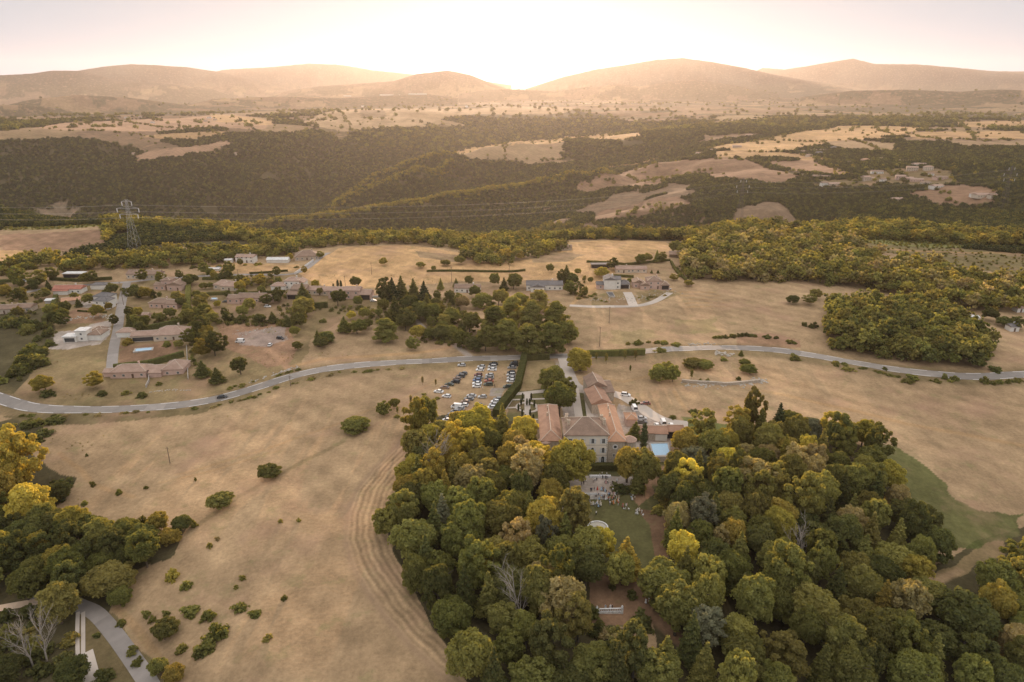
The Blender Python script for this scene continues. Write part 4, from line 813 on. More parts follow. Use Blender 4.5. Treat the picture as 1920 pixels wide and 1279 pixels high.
# ---- shrubs and small trees in the dry field
GF = 'shrubs scattered over the dry field'
for px, py, hh, rd, cl, kd in ((664, 792, 6, 5.4, 'green', 'broad'), (717, 766, 5, 3.2, 'green', 'broad'), (742, 754, 4.5, 2.4, 'olive', 'broad'), (498, 884, 4.5, 4.2, 'green', 'broad'), (415, 934, 5, 4.6, 'green', 'broad'), (320, 1072, 3.8, 2.2, 'yellow green', 'bush'), (350, 1092, 3, 1.6, 'green', 'bush'), (360, 1140, 2.6, 2.6, 'green', 'bush'), (388, 1150, 2.6, 2.2, 'green', 'bush'),
    (305, 1182, 5, 3.6, 'green', 'broad'), (408, 1180, 4, 2.8, 'green', 'bush'), (388, 1205, 3.4, 2.8, 'green', 'bush'), (372, 1220, 3, 1.8, 'dark green', 'bush'), (452, 1136, 1.6, 2.3, 'green', 'bush'), (480, 1148, 1.4, 1.8, 'green', 'bush'), (455, 1082, 1.2, 1.1, 'olive', 'bush'), (442, 1100, 1, .8, 'olive', 'bush'), (532, 1120, 1.3, 1, 'green', 'bush'), (500, 1195, 1.4, 1.4, 'olive', 'bush'), (298, 1250, 4.5, 2.4, 'green', 'broad'), (322, 1264, 4.5, 2.6, 'yellow green', 'broad'),
    (393, 1020, 1.8, 1.0, 'olive', 'bush'), (408, 1008, 1.4, .8, 'tan', 'bush'), (525, 975, 1.3, .9, 'olive', 'bush'), (560, 974, 1.2, .8, 'olive', 'bush'), (268, 972, 4.6, 2, 'dark green', 'bush'), (243, 975, 3.2, 2, 'dark green', 'bush'), (363, 978, 3.2, 1.2, 'olive', 'bush'), (222, 920, 2.2, 1.2, 'green', 'bush'), (174, 905, 2.4, 1, 'olive', 'bush'), (157, 942, 1.8, 1.2, 'green', 'bush'), (162, 852, 1.4, .6, 'dark green', 'bush'), (274, 912, 1.4, .9, 'olive', 'bush'), (366, 897, 1.6, .6, 'olive', 'bush'), (312, 1148, 1.8, 1.1, 'green', 'bush'),
    (275, 1148, 2, 1.2, 'green', 'bush'), (226, 1165, 1.6, 1.4, 'green', 'bush'), (182, 1188, 1.4, 1, 'dark green', 'bush'), (195, 1262, 3, 2.6, 'dark green', 'bush'), (246, 1218, 2, 1.6, 'green', 'bush'), (255, 1240, 2, 1.4, 'green', 'bush'), (340, 1212, 2, 1.6, 'olive', 'bush'), (285, 1160, 1.4, 1.2, 'olive', 'bush'),
    (792, 712, 4.5, 2, 'tan', 'poplar'), (770, 748, 5, 2, 'tan', 'poplar'), (745, 768, 4, 2, 'olive', 'poplar'), (817, 716, 4, 2, 'tan', 'poplar'), (820, 745, 1, 1.4, 'olive', 'bush'), (796, 738, .9, 1.2, 'olive', 'bush'), (775, 762, .9, 1.4, 'olive', 'bush'), (744, 780, 1, 1.5, 'olive', 'bush')):
    tree(px, py, hh, kd, cl, rd, GF)
# ---- trees of the village and round the road, one by one
GV = 'trees in the village gardens'; GR_ = 'trees beside the main road'
VT = [ # px, py (crown centre), height, kind, colour, radius
 (378, 688, 9, 'cone', 'dark green', 4.2), (405, 700, 8, 'cone', 'dark green', 4), (449, 682, 9.5, 'broad', 'dark green', 4), (400, 645, 11, 'broad', 'dark green', 5), (376, 612, 10, 'broad', 'dark green', 4.5), (385, 580, 10, 'broad', 'green', 4), (82, 716, 8, 'broad', 'yellow green', 4.6), (90, 735, 3, 'bush', 'dark green', 3.6), (180, 712, 7, 'broad', 'yellow green', 3.8), (190, 735, 2.4, 'bush', 'dark green', 2.6), (265, 738, 2.6, 'bush', 'dark green', 2.6), (234, 735, 2, 'bush', 'olive', 2.2), (298, 718, 1.8, 'bush', 'green', 1.8),
 (238, 637, 4, 'bush', 'yellow green', 3.4), (332, 645, 4.4, 'broad', 'olive', 2.6), (312, 642, 3.4, 'bush', 'green', 2.4), (260, 548, 7, 'broad', 'dark green', 5), (240, 585, 5.5, 'broad', 'dark green', 3), (256, 582, 6, 'broad', 'yellow green', 3.4), (250, 600, 5, 'broad', 'green', 3.6), (340, 555, 4, 'broad', 'yellow green', 2.4), (270, 597, 3.5, 'bush', 'green', 2), (310, 580, 3, 'bush', 'dark green', 1.8), (288, 590, 3.5, 'bush', 'green', 2),
 (27, 517, 11, 'broad', 'green', 5.5), (75, 522, 10, 'broad', 'olive', 5.5), (62, 530, 8, 'broad', 'dark green', 4), (10, 510, 8, 'broad', 'olive', 4), (95, 514, 8, 'broad', 'olive', 4.5), (52, 500, 9, 'broad', 'green', 5), (85, 550, 6, 'broad', 'green', 4), (110, 600, 7, 'broad', 'dark green', 4), (118, 575, 8, 'broad', 'dark green', 3.5), (380, 535, 5, 'broad', 'olive', 3), (370, 568, 8, 'broad', 'olive', 4), (395, 535, 5, 'broad', 'green', 2.4),
 (462, 530, 6, 'broad', 'yellow green', 3.4), (490, 525, 7, 'broad', 'yellow green', 3.8), (478, 524, 6, 'broad', 'olive', 2.8), (508, 528, 4, 'broad', 'tan', 2.2), (494, 534, 4, 'broad', 'olive', 2.4), (450, 535, 6, 'cone', 'dark green', 2.2), (409, 568, 5, 'broad', 'golden', 2.2), (392, 590, 7, 'broad', 'olive', 3.8), (424, 595, 5.5, 'broad', 'dark green', 3), (444, 598, 3, 'bush', 'dark green', 2), (456, 596, 5, 'broad', 'dark green', 2.8), (500, 563, 6, 'broad', 'dark green', 4),
 (510, 592, 7, 'cone', 'dark green', 3.4), (488, 596, 6, 'broad', 'dark green', 3.6), (538, 598, 7, 'cone', 'dark green', 3.2), (524, 577, 2.6, 'bush', 'olive', 1.4), (567, 545, 13, 'cone', 'dark green', 5), (570, 570, 13, 'broad', 'olive', 6), (560, 595, 10, 'broad', 'green', 4.6), (553, 620, 6, 'broad', 'olive', 3), (555, 646, 5, 'broad', 'green', 2.6), (598, 545, 5, 'broad', 'olive', 2.4), (470, 552, 3, 'bush', 'dark green', 2.4), (525, 550, 3.4, 'bush', 'golden', 2.2), (536, 552, 4, 'bush', 'green', 2),
 (632, 556, 10, 'broad', 'dark green', 5.4), (667, 528, 8, 'broad', 'dark green', 4), (633, 531, 7, 'cypress', 'conifer', .9), (639, 532, 6.6, 'cypress', 'conifer', .9), (625, 536, 5, 'cypress', 'conifer', .7), (595, 630, 9, 'cone', 'dark green', 3), (612, 628, 7, 'broad', 'dark green', 4.6), (600, 640, 6, 'broad', 'dark green', 4), (645, 605, 10, 'cone', 'green', 4.4), (668, 612, 8, 'broad', 'green', 5), (660, 590, 6, 'broad', 'golden', 2.6), (682, 586, 7, 'broad', 'olive', 3.6), (690, 605, 6, 'broad', 'green', 4),
 (722, 615, 13, 'cedar', 'green', 8), (735, 540, 17, 'cone', 'conifer', 5.5), (752, 535, 16, 'cone', 'dark green', 5), (775, 540, 16, 'cone', 'dark green', 5), (795, 545, 16, 'cone', 'conifer', 5), (740, 575, 16, 'cone', 'dark green', 6), (765, 570, 16, 'broad', 'dark green', 6.5), (785, 575, 14, 'broad', 'dark green', 6), (800, 565, 13, 'cone', 'green', 4.5), (760, 600, 11, 'broad', 'dark green', 5), (720, 545, 14, 'broad', 'dark green', 5), (770, 645, 6, 'broad', 'green', 3.6), (810, 580, 12, 'broad', 'green', 5), (826, 530, 9, 'cone', 'green', 2.6), (855, 528, 7, 'cone', 'dark green', 2.4), (877, 524, 8, 'broad', 'green', 3), (925, 522, 10, 'broad', 'green', 4), (963, 525, 11, 'broad', 'green', 5.5), (945, 530, 10, 'cone', 'dark green', 3.4), (905, 560, 11, 'broad', 'green', 6), (890, 545, 9, 'broad', 'dark green', 4), (866, 565, 9, 'broad', 'tan', 4.4), (850, 590, 10, 'broad', 'green', 5.4), (836, 600, 9, 'broad', 'olive', 4), (825, 620, 9, 'broad', 'dark green', 5), (805, 625, 7, 'broad', 'green', 3.6), (842, 620, 9, 'broad', 'green', 5), (862, 635, 8, 'broad', 'green', 4.5), (935, 555, 12, 'broad', 'olive', 5), (880, 600, 12, 'broad', 'green', 5.6), (865, 612, 10, 'cone', 'dark green', 4),
 (925, 598, 18, 'cedar', 'green', 9), (960, 580, 18, 'cedar', 'olive', 9), (1000, 590, 19, 'cedar', 'green', 10), (1045, 590, 18, 'cedar', 'olive', 9.5), (950, 622, 17, 'cedar', 'green', 9.5), (990, 632, 17, 'cedar', 'green', 9), (1035, 628, 17, 'cedar', 'green', 9), (1065, 620, 13, 'cedar', 'green', 7), (910, 635, 12, 'broad', 'green', 6), (890, 640, 9, 'broad', 'dark green', 5), (975, 560, 12, 'broad', 'olive', 5), (1010, 560, 14, 'cedar', 'olive', 8),
 (1062, 510, 13, 'cone', 'green', 4.6), (1052, 520, 9, 'broad', 'dark green', 4), (1075, 522, 10, 'broad', 'dark green', 4), (1068, 540, 8, 'broad', 'green', 4.5), (1030, 502, 7, 'broad', 'green', 3), (1082, 508, 5, 'broad', 'olive', 2.8), (1108, 524, 5, 'broad', 'green', 2), (1130, 510, 6, 'broad', 'yellow green', 5.2), (1152, 495, 8, 'broad', 'dark green', 4), (1097, 548, 6, 'broad', 'green', 2.6), (1182, 525, 4, 'broad', 'green', 2.4), (1262, 520, 4, 'broad', 'yellow green', 3), (1290, 529, 4.5, 'broad', 'yellow green', 3.2), (1205, 484, 9, 'broad', 'green', 4.5), (1215, 482, 8, 'broad', 'olive', 4), (1232, 478, 10, 'cone', 'green', 3), (1242, 482, 7, 'broad', 'green', 3.4), (1265, 462, 11, 'broad', 'green', 5.5), (1222, 508, 3, 'cone', 'dark green', 1.2), (1234, 508, 3, 'cone', 'dark green', 1.2),
 (720, 490, 5, 'broad', 'yellow green', 3), (787, 495, 5, 'broad', 'olive', 3.4), (862, 487, 7, 'broad', 'green', 4.5), (925, 484, 7, 'broad', 'olive', 5), (833, 492, 5, 'broad', 'olive', 4), (812, 502, 4, 'broad', 'olive', 2), (450, 492, 5, 'broad', 'green', 2.2), (545, 482, 5, 'broad', 'yellow green', 2.8), (600, 478, 5, 'broad', 'green', 3), (430, 515, 3, 'bush', 'green', 3),
 (555, 500, 1.4, 'bush', 'green', 2.2),
]
for a in VT: tree(a[0], a[1], a[2], a[3], a[4], a[5], GV if a[1] < 640 or a[0] < 700 else GR_)
RT = [(1088, 668, 13, 'broad', 'yellow green', 5.6), (1118, 668, 5, 'poplar', 'olive', 1), (1137, 670, 6, 'poplar', 'olive', 1), (1172, 664, 5.5, 'poplar', 'olive', 1), (1192, 664, 6, 'poplar', 'olive', 1), (1182, 690, 4, 'poplar', 'green', 1), (1038, 702, 14, 'broad', 'green', 6), (1050, 745, 15, 'broad', 'green', 7.2), (1062, 730, 9, 'broad', 'green', 4),
 (1237, 695, 9, 'broad', 'green', 4.6), (1248, 690, 7, 'broad', 'olive', 3.6), (1262, 700, 7, 'broad', 'green', 3.6), (1240, 655, 2, 'bush', 'green', 3), (1300, 678, 5, 'broad', 'olive', 5), (1320, 680, 5, 'broad', 'green', 4.5), (1297, 700, 5.5, 'poplar', 'green', 1.6), (1396, 680, 3.6, 'broad', 'green', 3), (1407, 692, 4.5, 'broad', 'green', 4), (1390, 660, 3.4, 'cone', 'green', 1.6), (1358, 672, 2, 'bush', 'green', 2), (1492, 668, 3.5, 'bush', 'green', 3), (1385, 708, 2, 'bush', 'dark green', 1.4), (1328, 712, 1.6, 'bush', 'green', 1.2), (1313, 712, 1.4, 'bush', 'green', 1),
 (1490, 560, 6, 'broad', 'dark green', 4), (1527, 550, 7, 'broad', 'olive', 4), (1522, 562, 6, 'broad', 'green', 4), (1510, 606, 3, 'bush', 'dark green', 1.5), (1525, 608, 3.4, 'bush', 'dark green', 3), (1570, 680, 3, 'bush', 'green', 1.6), (1660, 690, 1.6, 'bush', 'dark green', 1.4), (1714, 706, 3, 'bush', 'green', 3), (1773, 704, 3, 'bush', 'green', 1.6), (1847, 710, 3.4, 'bush', 'green', 2.4), (1890, 714, 2, 'bush', 'green', 1.4), (1790, 708, 1.6, 'bush', 'green', 2.4), (1700, 712, 1.6, 'bush', 'olive', 3), (1590, 690, 1.5, 'bush', 'olive', 3),
 (1858, 588, 8, 'broad', 'dark green', 4.6), (1885, 600, 6, 'broad', 'dark green', 4.4), (1905, 605, 6, 'broad', 'dark green', 4), (1915, 562, 6, 'broad', 'green', 3.6), (1870, 690, 3, 'bush', 'dark green', 3), (1192, 803, 8, 'cone', 'green', 3.4), (1208, 815, 13, 'cypress', 'conifer', 1.3), (1188, 752, 3, 'bush', 'dark green', 2.2), (1157, 912, 2.6, 'hedgeball', 'dark green', 2.4), (1170, 914, 2.8, 'hedgeball', 'dark green', 2.8), (1178, 915, 2.4, 'hedgeball', 'dark green', 2.2),
 (1108, 1140, 4, 'bush', 'dark green', 2.6), (1125, 1168, 3.2, 'bush', 'dark green', 2), (1202, 1162, 4, 'bush', 'dark green', 3.4), (1185, 1113, 2.2, 'hedgeball', 'dark green', 1.6), (1148, 1097, 1.8, 'bush', 'dark green', 1.2), (1142, 1066, 1.6, 'bush', 'dark green', 1.4), (1245, 885, 3, 'bush', 'dark green', 2.2), (1258, 882, 3.4, 'bush', 'olive', 2.6), (1240, 925, 2, 'bush', 'olive', 2.6), (1070, 745, 1.0, 'bush', 'green', .6), (1300, 770, 1.2, 'bush', 'green', 2.4), (1262, 780, 1.4, 'bush', 'green', 1.8), (1150, 1185, 2, 'bush', 'olive', 2.4), (1170, 1200, 2.4, 'bush', 'dark green', 2.8), (1140, 1215, 2.2, 'bush', 'dark green', 2.6), (1185, 1230, 2.6, 'bush', 'olive', 3), (1160, 1250, 2.4, 'bush', 'green', 3)]
for a in RT: tree(a[0], a[1], a[2], a[3], a[4], a[5], GR_ if a[1] < 760 else 'trees and shrubs in the château park')
CYL = ['left of the upper path', 'right of the upper path', 'beside the top right bed', 'at the top right bed corner', 'at the left arm of the cross', 'at the right arm of the cross', 'below the left arm', 'below the right arm', 'at the top left entrance', 'at the top right entrance', 'left of the lower path', 'right of the lower path']
for i, (a, b) in enumerate([(977, 752), (988, 752), (993, 752), (1002, 755), (972, 762), (1012, 762), (979, 772), (994, 772), (980, 742), (996, 742), (985, 782), (1000, 782)]):
    tree(a, b, 3.6, 'cypress', 'conifer', .45, 'slim clipped cypresses in the formal garden', f'slim dark clipped cypress in the formal garden, {CYL[i]}')
# scattered scrub along the verges and the bank
_rg = random.Random(5)
def along(pts, n, hh, rd, cols, group, jit=4):
    for _ in range(n):
        k = _rg.randrange(len(pts) - 1); t = _rg.random(); x = pts[k][0] * (1 - t) + pts[k + 1][0] * t + _rg.uniform(-jit, jit); y = pts[k][1] * (1 - t) + pts[k + 1][1] * t + _rg.uniform(-jit * .4, jit * .4)
        s = _rg.uniform(.6, 1.25); tree(x, y, hh * s, 'bush', _rg.choice(cols), rd * s, group)
along([(1150, 645), (1230, 640), (1280, 645)], 14, 1.8, 2, ['green', 'olive'], 'verge shrubs along the road'); along([(1335, 632), (1400, 626), (1460, 632), (1500, 645)], 24, 1.8, 1.7, ['green', 'dark green'], 'verge shrubs along the road', 2)
along([(1700, 710), (1850, 716), (1920, 712)], 12, 1.2, 1.6, ['green', 'olive'], 'verge shrubs along the road'); along([(1540, 672), (1640, 695), (1700, 708)], 14, 1.0, 1.5, ['olive', 'green'], 'verge shrubs along the road')
along([(30, 778), (200, 776), (400, 760), (480, 742), (560, 714), (640, 698), (780, 688)], 44, .9, 1.5, ['olive', 'tan', 'green'], 'verge shrubs along the road', 5); along([(420, 730), (500, 708), (560, 692)], 12, 1, 1.3, ['olive', 'green'], 'verge shrubs along the road')
along([(700, 560), (640, 590), (560, 610)], 1, 2, 2, ['green'], GV); along([(10, 800), (60, 790), (110, 786)], 10, 2.2, 3, ['dark green', 'green'], 'verge shrubs along the road', 9)
along([(30, 840), (55, 820), (75, 800)], 9, 3, 3.4, ['dark green'], 'scrub on the bank under the road', 12); along([(100, 900), (120, 930), (95, 970)], 8, 3, 3, ['dark green'], 'scrub on the bank under the road', 8)
along([(5, 600), (60, 600), (90, 640), (40, 680), (10, 710)], 34, 5, 4, ['dark green', 'dark green', 'green'], 'thicket west of the village plots', 18)
along([(360, 610), (372, 640), (366, 680)], 8, 3.2, 2.6, ['dark green', 'olive'], GV, 5); along([(1090, 560), (1110, 552), (1130, 566)], 9, 1.3, 1.8, ['olive', 'tan'], GV, 8); along([(1200, 560), (1225, 556), (1250, 552)], 8, 1, 1.4, ['tan', 'olive'], GV, 6)
along([(1110, 1180), (1180, 1200), (1200, 1260), (1120, 1270)], 20, 2, 2, ['olive', 'dark green', 'tan'], 'undergrowth below the balustrade', 14); along([(1225, 960), (1250, 930), (1258, 1000)], 8, 1.6, 2, ['olive', 'yellow green'], 'trees and shrubs in the château park', 10)
along([(430, 585), (520, 600), (545, 610)], 8, 2, 1.8, ['dark green', 'olive'], GV, 4); along([(350, 500), (420, 498), (520, 494)], 9, 2, 2.6, ['green', 'yellow green'], GV, 6)

_placed = [(o.location.x, o.location.y, 3) for o in bpy.data.objects if o.parent is None and 'category' in o] + [(w_[1], w_[2], 3) for w_ in WAIT]
_vill = [(a, b) for a, b in ((120, 552), (140, 571), (186, 580), (184, 543), (155, 640), (297, 640), (272, 708), (235, 633), (268, 523), (314, 545), (307, 578), (30, 588), (421, 545), (470, 568), (535, 545), (595, 553), (655, 561), (576, 488), (459, 493), (876, 549), (270, 656), (480, 635), (216, 640), (222, 600), (230, 560), (216, 680))]
_placed += [(*w2([q])[0], 9) for q in _vill]
def ch_vil(x, y, rg):
    u = rg.random(); r = rg.uniform(2.2, 4.2); cl = 'dark green' if u < .35 else 'green' if u < .7 else 'olive' if u < .9 else 'yellow green'
    return ('cone', cl, rg.uniform(6, 10), 2.4) if u < .12 else ('broad', cl, r * 1.9 + 1, r)
nv1 = fill([(0, 530), (240, 532), (340, 515), (600, 512), (620, 560), (560, 600), (350, 600), (340, 620), (240, 625), (90, 600), (0, 600)], 13, ch_vil, GV, 91, most=70); nv2 = fill([(355, 600), (400, 600), (410, 660), (360, 690)], 7, ch_vil, GV, 92, most=10)
nv3 = fill([(620, 545), (720, 570), (860, 560), (860, 640), (760, 640), (700, 600), (630, 590)], 9, ch_vil, GV, 93, most=22); print('VILLAGE', nv1, nv2, nv3)
# ---- masses of trees nobody could count: points on the ground that carry a crown each
def mass(name, label, X, Y, colours, size, seed, cone=True, rise=(.55, .55)):
    """one object: a point per tree; every point carries one of a few crowns, scaled and turned"""
    rg = np.random.default_rng(seed); Z = height(X, Y); n = len(X); print('MASS', name, n)
    me = bpy.data.meshes.new(name); me.vertices.add(n); s = size * (.7 + rg.random(n) * .65)
    me.vertices.foreach_set('co', np.stack([X, Y, Z + s * 4.4 * rg.uniform(rise[0], rise[1], n)], -1).ravel())
    for nm, v in (('size', s), ('turn', rg.random(n) * 6.28)): a = me.attributes.new(nm, 'FLOAT', 'POINT'); a.data.foreach_set('value', v)
    a = me.attributes.new('kind', 'INT', 'POINT'); a.data.foreach_set('value', rg.integers(0, 5 * len(colours), n) if cone else rg.integers(0, 4 * len(colours), n).astype(np.int32))
    o = link(name, me); tag(o, label, None, None, 'stuff')
    nodes(o, [(CR['lo', k] if k < 4 else CR['locone', 0], c) for c in colours for k in range(5 if cone else 4)], False); return o
def nodes(o, forms, vec):
    name = o.name; ng = bpy.data.node_groups.new(name, 'GeometryNodeTree'); ng.interface.new_socket('Geometry', in_out='INPUT', socket_type='NodeSocketGeometry'); ng.interface.new_socket('Geometry', in_out='OUTPUT', socket_type='NodeSocketGeometry')
    gi = N(ng, 'NodeGroupInput'); go = N(ng, 'NodeGroupOutput'); ip = N(ng, 'GeometryNodeInstanceOnPoints'); gt = N(ng, 'GeometryNodeGeometryToInstance')
    for m_, c in reversed(forms):
        me2 = m_.copy(); me2.materials.clear(); me2.materials.append(LM[c]); src = bpy.data.objects.new('crown_form', me2)      # form used by the nodes only, never linked to the scene
        oi = N(ng, 'GeometryNodeObjectInfo'); oi.inputs[0].default_value = src; oi.inputs['As Instance'].default_value = True; ng.links.new(oi.outputs['Geometry'], gt.inputs[0])
    def att(nm, ty):
        q = N(ng, 'GeometryNodeInputNamedAttribute', data_type=ty); q.inputs[0].default_value = nm; return next(s_ for s_ in q.outputs if s_.enabled)
    ng.links.new(gi.outputs[0], ip.inputs['Points']); ng.links.new(gt.outputs[0], ip.inputs['Instance']); ip.inputs['Pick Instance'].default_value = True
    ng.links.new(att('kind', 'INT'), ip.inputs['Instance Index']); ng.links.new(att('size', 'FLOAT_VECTOR' if vec else 'FLOAT'), ip.inputs['Scale'])
    cx = N(ng, 'ShaderNodeCombineXYZ'); ng.links.new(att('turn', 'FLOAT'), cx.inputs[2]); ng.links.new(cx.outputs[0], ip.inputs['Rotation'])
    ng.links.new(ip.outputs[0], go.inputs[0]); md = o.modifiers.new('crowns', 'NODES'); md.node_group = ng
# the 300 broadleaf trees that show largest are things of their own, the smaller ones one mass
WAIT.sort(reverse=True); WAIT = [w_ for w_ in WAIT if -120 < project(w_[1], w_[2], hgt(w_[1], w_[2]))[0] < 2040]; print('BROAD', len(WAIT))
for _, x, y, hh, cl, rd, gp in WAIT[:300]: tree(0, 0, hh, 'broad', cl, rd, gp, xy=(x, y), now=True)
def small_trees():
    rest = WAIT[300:]; cols = sorted(set(w_[4] for w_ in rest)); me = bpy.data.meshes.new('trees'); me.vertices.add(len(rest)); rg = np.random.default_rng(1)
    me.vertices.foreach_set('co', np.array([(w_[1], w_[2], hgt(w_[1], w_[2]) + w_[3] * .56) for w_ in rest]).ravel())
    a = me.attributes.new('size', 'FLOAT_VECTOR', 'POINT'); a.data.foreach_set('vector', np.array([(w_[5] / 5, w_[5] / 5, w_[3] * .45 / 5.2) for w_ in rest]).ravel())
    a = me.attributes.new('turn', 'FLOAT', 'POINT'); a.data.foreach_set('value', rg.random(len(rest)) * 6.28)
    a = me.attributes.new('kind', 'INT', 'POINT'); a.data.foreach_set('value', np.array([cols.index(w_[4]) * 3 + i % 3 for i, w_ in enumerate(rest)], dtype=np.int32))
    o = link('trees', me); tag(o, 'smaller broadleaf trees of the gardens, verges and wood edges', None, None, 'stuff'); nodes(o, [(CR['broad', k], c) for c in cols for k in range(3)], True)
def pts_in(poly, sp, seed, world=False):
    P = np.array(poly, float) if world else w2(poly); rg = np.random.default_rng(seed); x0, y0 = P.min(0); x1, y1 = P.max(0)
    gx_, gy_ = np.meshgrid(np.arange(x0, x1, sp), np.arange(y0, y1, sp)); gx_ = gx_.ravel() + rg.normal(size=gx_.size) * sp * .33; gy_ = gy_.ravel() + rg.normal(size=gy_.size) * sp * .33
    k = inside(P, gx_, gy_); return gx_[k], gy_[k]
small_trees()
def join_pts(L): return np.concatenate([a for a, _ in L]), np.concatenate([b for _, b in L])
MIX = ['green', 'dark green', 'olive', 'olive', 'yellow green']
X, Y = join_pts([pts_in([(1545, 600), (1560, 655), (1640, 672), (1740, 685), (1840, 690), (1860, 650), (1800, 612), (1760, 590), (1700, 582), (1560, 576)], 3.6, 21)])
mass('grove', 'rounded grove of oaks between the road bend and the upper belt', X, Y, ['green', 'green', 'olive', 'olive', 'dark green'], .86, 21, False, (.5, 2.3))
X, Y = join_pts([pts_in([(1335, 530), (1500, 532), (1600, 540), (1700, 560), (1800, 582), (1930, 590), (1930, 545), (1800, 520), (1640, 488), (1500, 480), (1400, 486), (1350, 500)], 4.6, 22), pts_in([(1280, 520), (1330, 530), (1345, 500), (1420, 484), (1620, 478), (1600, 455), (1500, 444), (1380, 448), (1300, 460), (1275, 480)], 4.8, 23)])
mass('tree_belt', 'broad belt of sunlit oaks above the right-hand field', X, Y, ['green', 'olive', 'olive', 'yellow green', 'tan'], .92, 22, False, (.5, 2.0))
X, Y = join_pts([pts_in([(1150, 452), (1250, 450), (1300, 458), (1380, 446), (1500, 438), (1620, 450), (1760, 458), (1930, 466), (1930, 448), (1760, 440), (1600, 424), (1460, 418), (1360, 425), (1250, 436), (1150, 444)], 5.2, 24)])
mass('tree_belt', 'long narrow belt of trees along the plateau edge on the right', X, Y, MIX, .85, 23, False, (.5, 2.0))
X, Y = join_pts([pts_in([(110, 488), (200, 462), (215, 440), (300, 430), (380, 440), (470, 458), (560, 468), (640, 462), (780, 460), (850, 468), (960, 478), (1050, 452), (1150, 450), (1150, 440), (960, 440), (700, 440), (560, 448), (460, 440), (380, 420), (250, 416), (190, 426), (200, 462)], 5.6, 25), pts_in([(115, 512), (250, 506), (400, 500), (440, 488), (560, 478), (560, 466), (420, 470), (300, 478), (120, 494)], 4.8, 26),
    pts_in([(0, 505), (60, 485), (115, 480), (115, 500), (60, 505), (0, 520)], 6, 27), pts_in([(860, 482), (900, 500), (960, 498), (990, 482), (1030, 470), (1060, 460), (1060, 474), (1000, 484), (900, 474)], 5.5, 28)])
mass('tree_belt', 'ragged belt of trees along the rim behind the village and straw fields', X, Y, MIX, .80, 24, False, (.5, 1.5))
# woods over the valley sides
rg = np.random.default_rng(31); nn = 330000; aa = rg.uniform(-R(41), R(41), nn); r0, r1 = 660., 3600.; u = rg.random(nn); rr_ = np.exp(np.log(r0) + u * (np.log(r1) - np.log(r0)))
fi = np.clip(((aa + R(57)) / R(114) * (_NA - 1)).round().astype(int), 0, _NA - 1); ri = np.clip(np.searchsorted(_rr, rr_), 0, len(_rr) - 1)
W2 = wood.reshape(GX.shape); k = W2[ri, fi] > .5
kp = rg.random(nn) < .92; k &= kp; X = rr_[k] * np.sin(aa[k]); Y = rr_[k] * np.cos(aa[k])
clear = fbm(X / 90 + 5, Y / 90 + 3, 3) ; k2 = clear < np.where((X > 60) & (X < 420) & (np.hypot(X, Y) < 1350), .05, .5); X, Y = X[k2], Y[k2]; rr2 = np.hypot(X, Y)
kn = rr2 < 1500
mass('valley_woods', 'woods over the near valley sides and the spurs below the fields', X[kn], Y[kn], ['dark green', 'conifer', 'conifer'], .60, 32, False)  # dark foliage only: shade of the facing slopes put into leaf colour
mass('far_woods', 'hazy woods over the far slope and the rims beyond the valley', X[~kn], Y[~kn], ['dark green', 'conifer', 'conifer'], .85, 33, False)  # same dark mix carries the far slope's shade
X, Y = join_pts([pts_in([(1560, 300), (1640, 296), (1760, 300), (1900, 300), (1900, 345), (1780, 345), (1640, 340), (1560, 340)], 30, 41)])
mass('garden_trees', 'garden trees among the houses of the hamlet on the right hillside', X, Y, MIX, .8, 41, False)
# hedges and dots of trees over the plains
k = np.nonzero((gr > 2500) & (gr < 9000))[0]; k = k[np.random.default_rng(5).random(len(k)) < .045]; k = k[np.isin(k, kk[(edge < .07) & (hillw < .3)]) | (wood[k] > .5)]
mass('hedgerow_trees', 'far trees along the field edges of the plain', gx[k], gy[k], ['dark green', 'green'], 1.8, 43, False)

# weeds and dry tufts over the fields, scrub at the plot edges
rg = np.random.default_rng(77); aa = rg.uniform(-R(40), R(40), 60000); r_ = np.exp(rg.uniform(np.log(110), np.log(620), 60000)); X = r_ * np.sin(aa); Y = r_ * np.cos(aa)
fi = np.clip(((aa + R(57)) / R(114) * (_NA - 1)).round().astype(int), 0, _NA - 1); ri = np.clip(np.searchsorted(_rr, r_), 0, len(_rr) - 1); C3 = col.reshape(GX.shape + (3,))[ri, fi]
k = (W2[ri, fi] < .5) & (C3[:, 0] > .30) & (C3[:, 2] < .26) & (fbm(X / 22, Y / 22, 4) > .20) & (stripe.reshape(GX.shape)[ri, fi] > 60); X, Y = X[k], Y[k]
RP = w2(ROAD); dr, _ = polydist(RP, X, Y); k = (dr > 6) & (X < 40); mass('weeds', 'dry tufts and low weeds over the fields', X[k][::3], Y[k][::3], ['tan'], .06, 78, False)
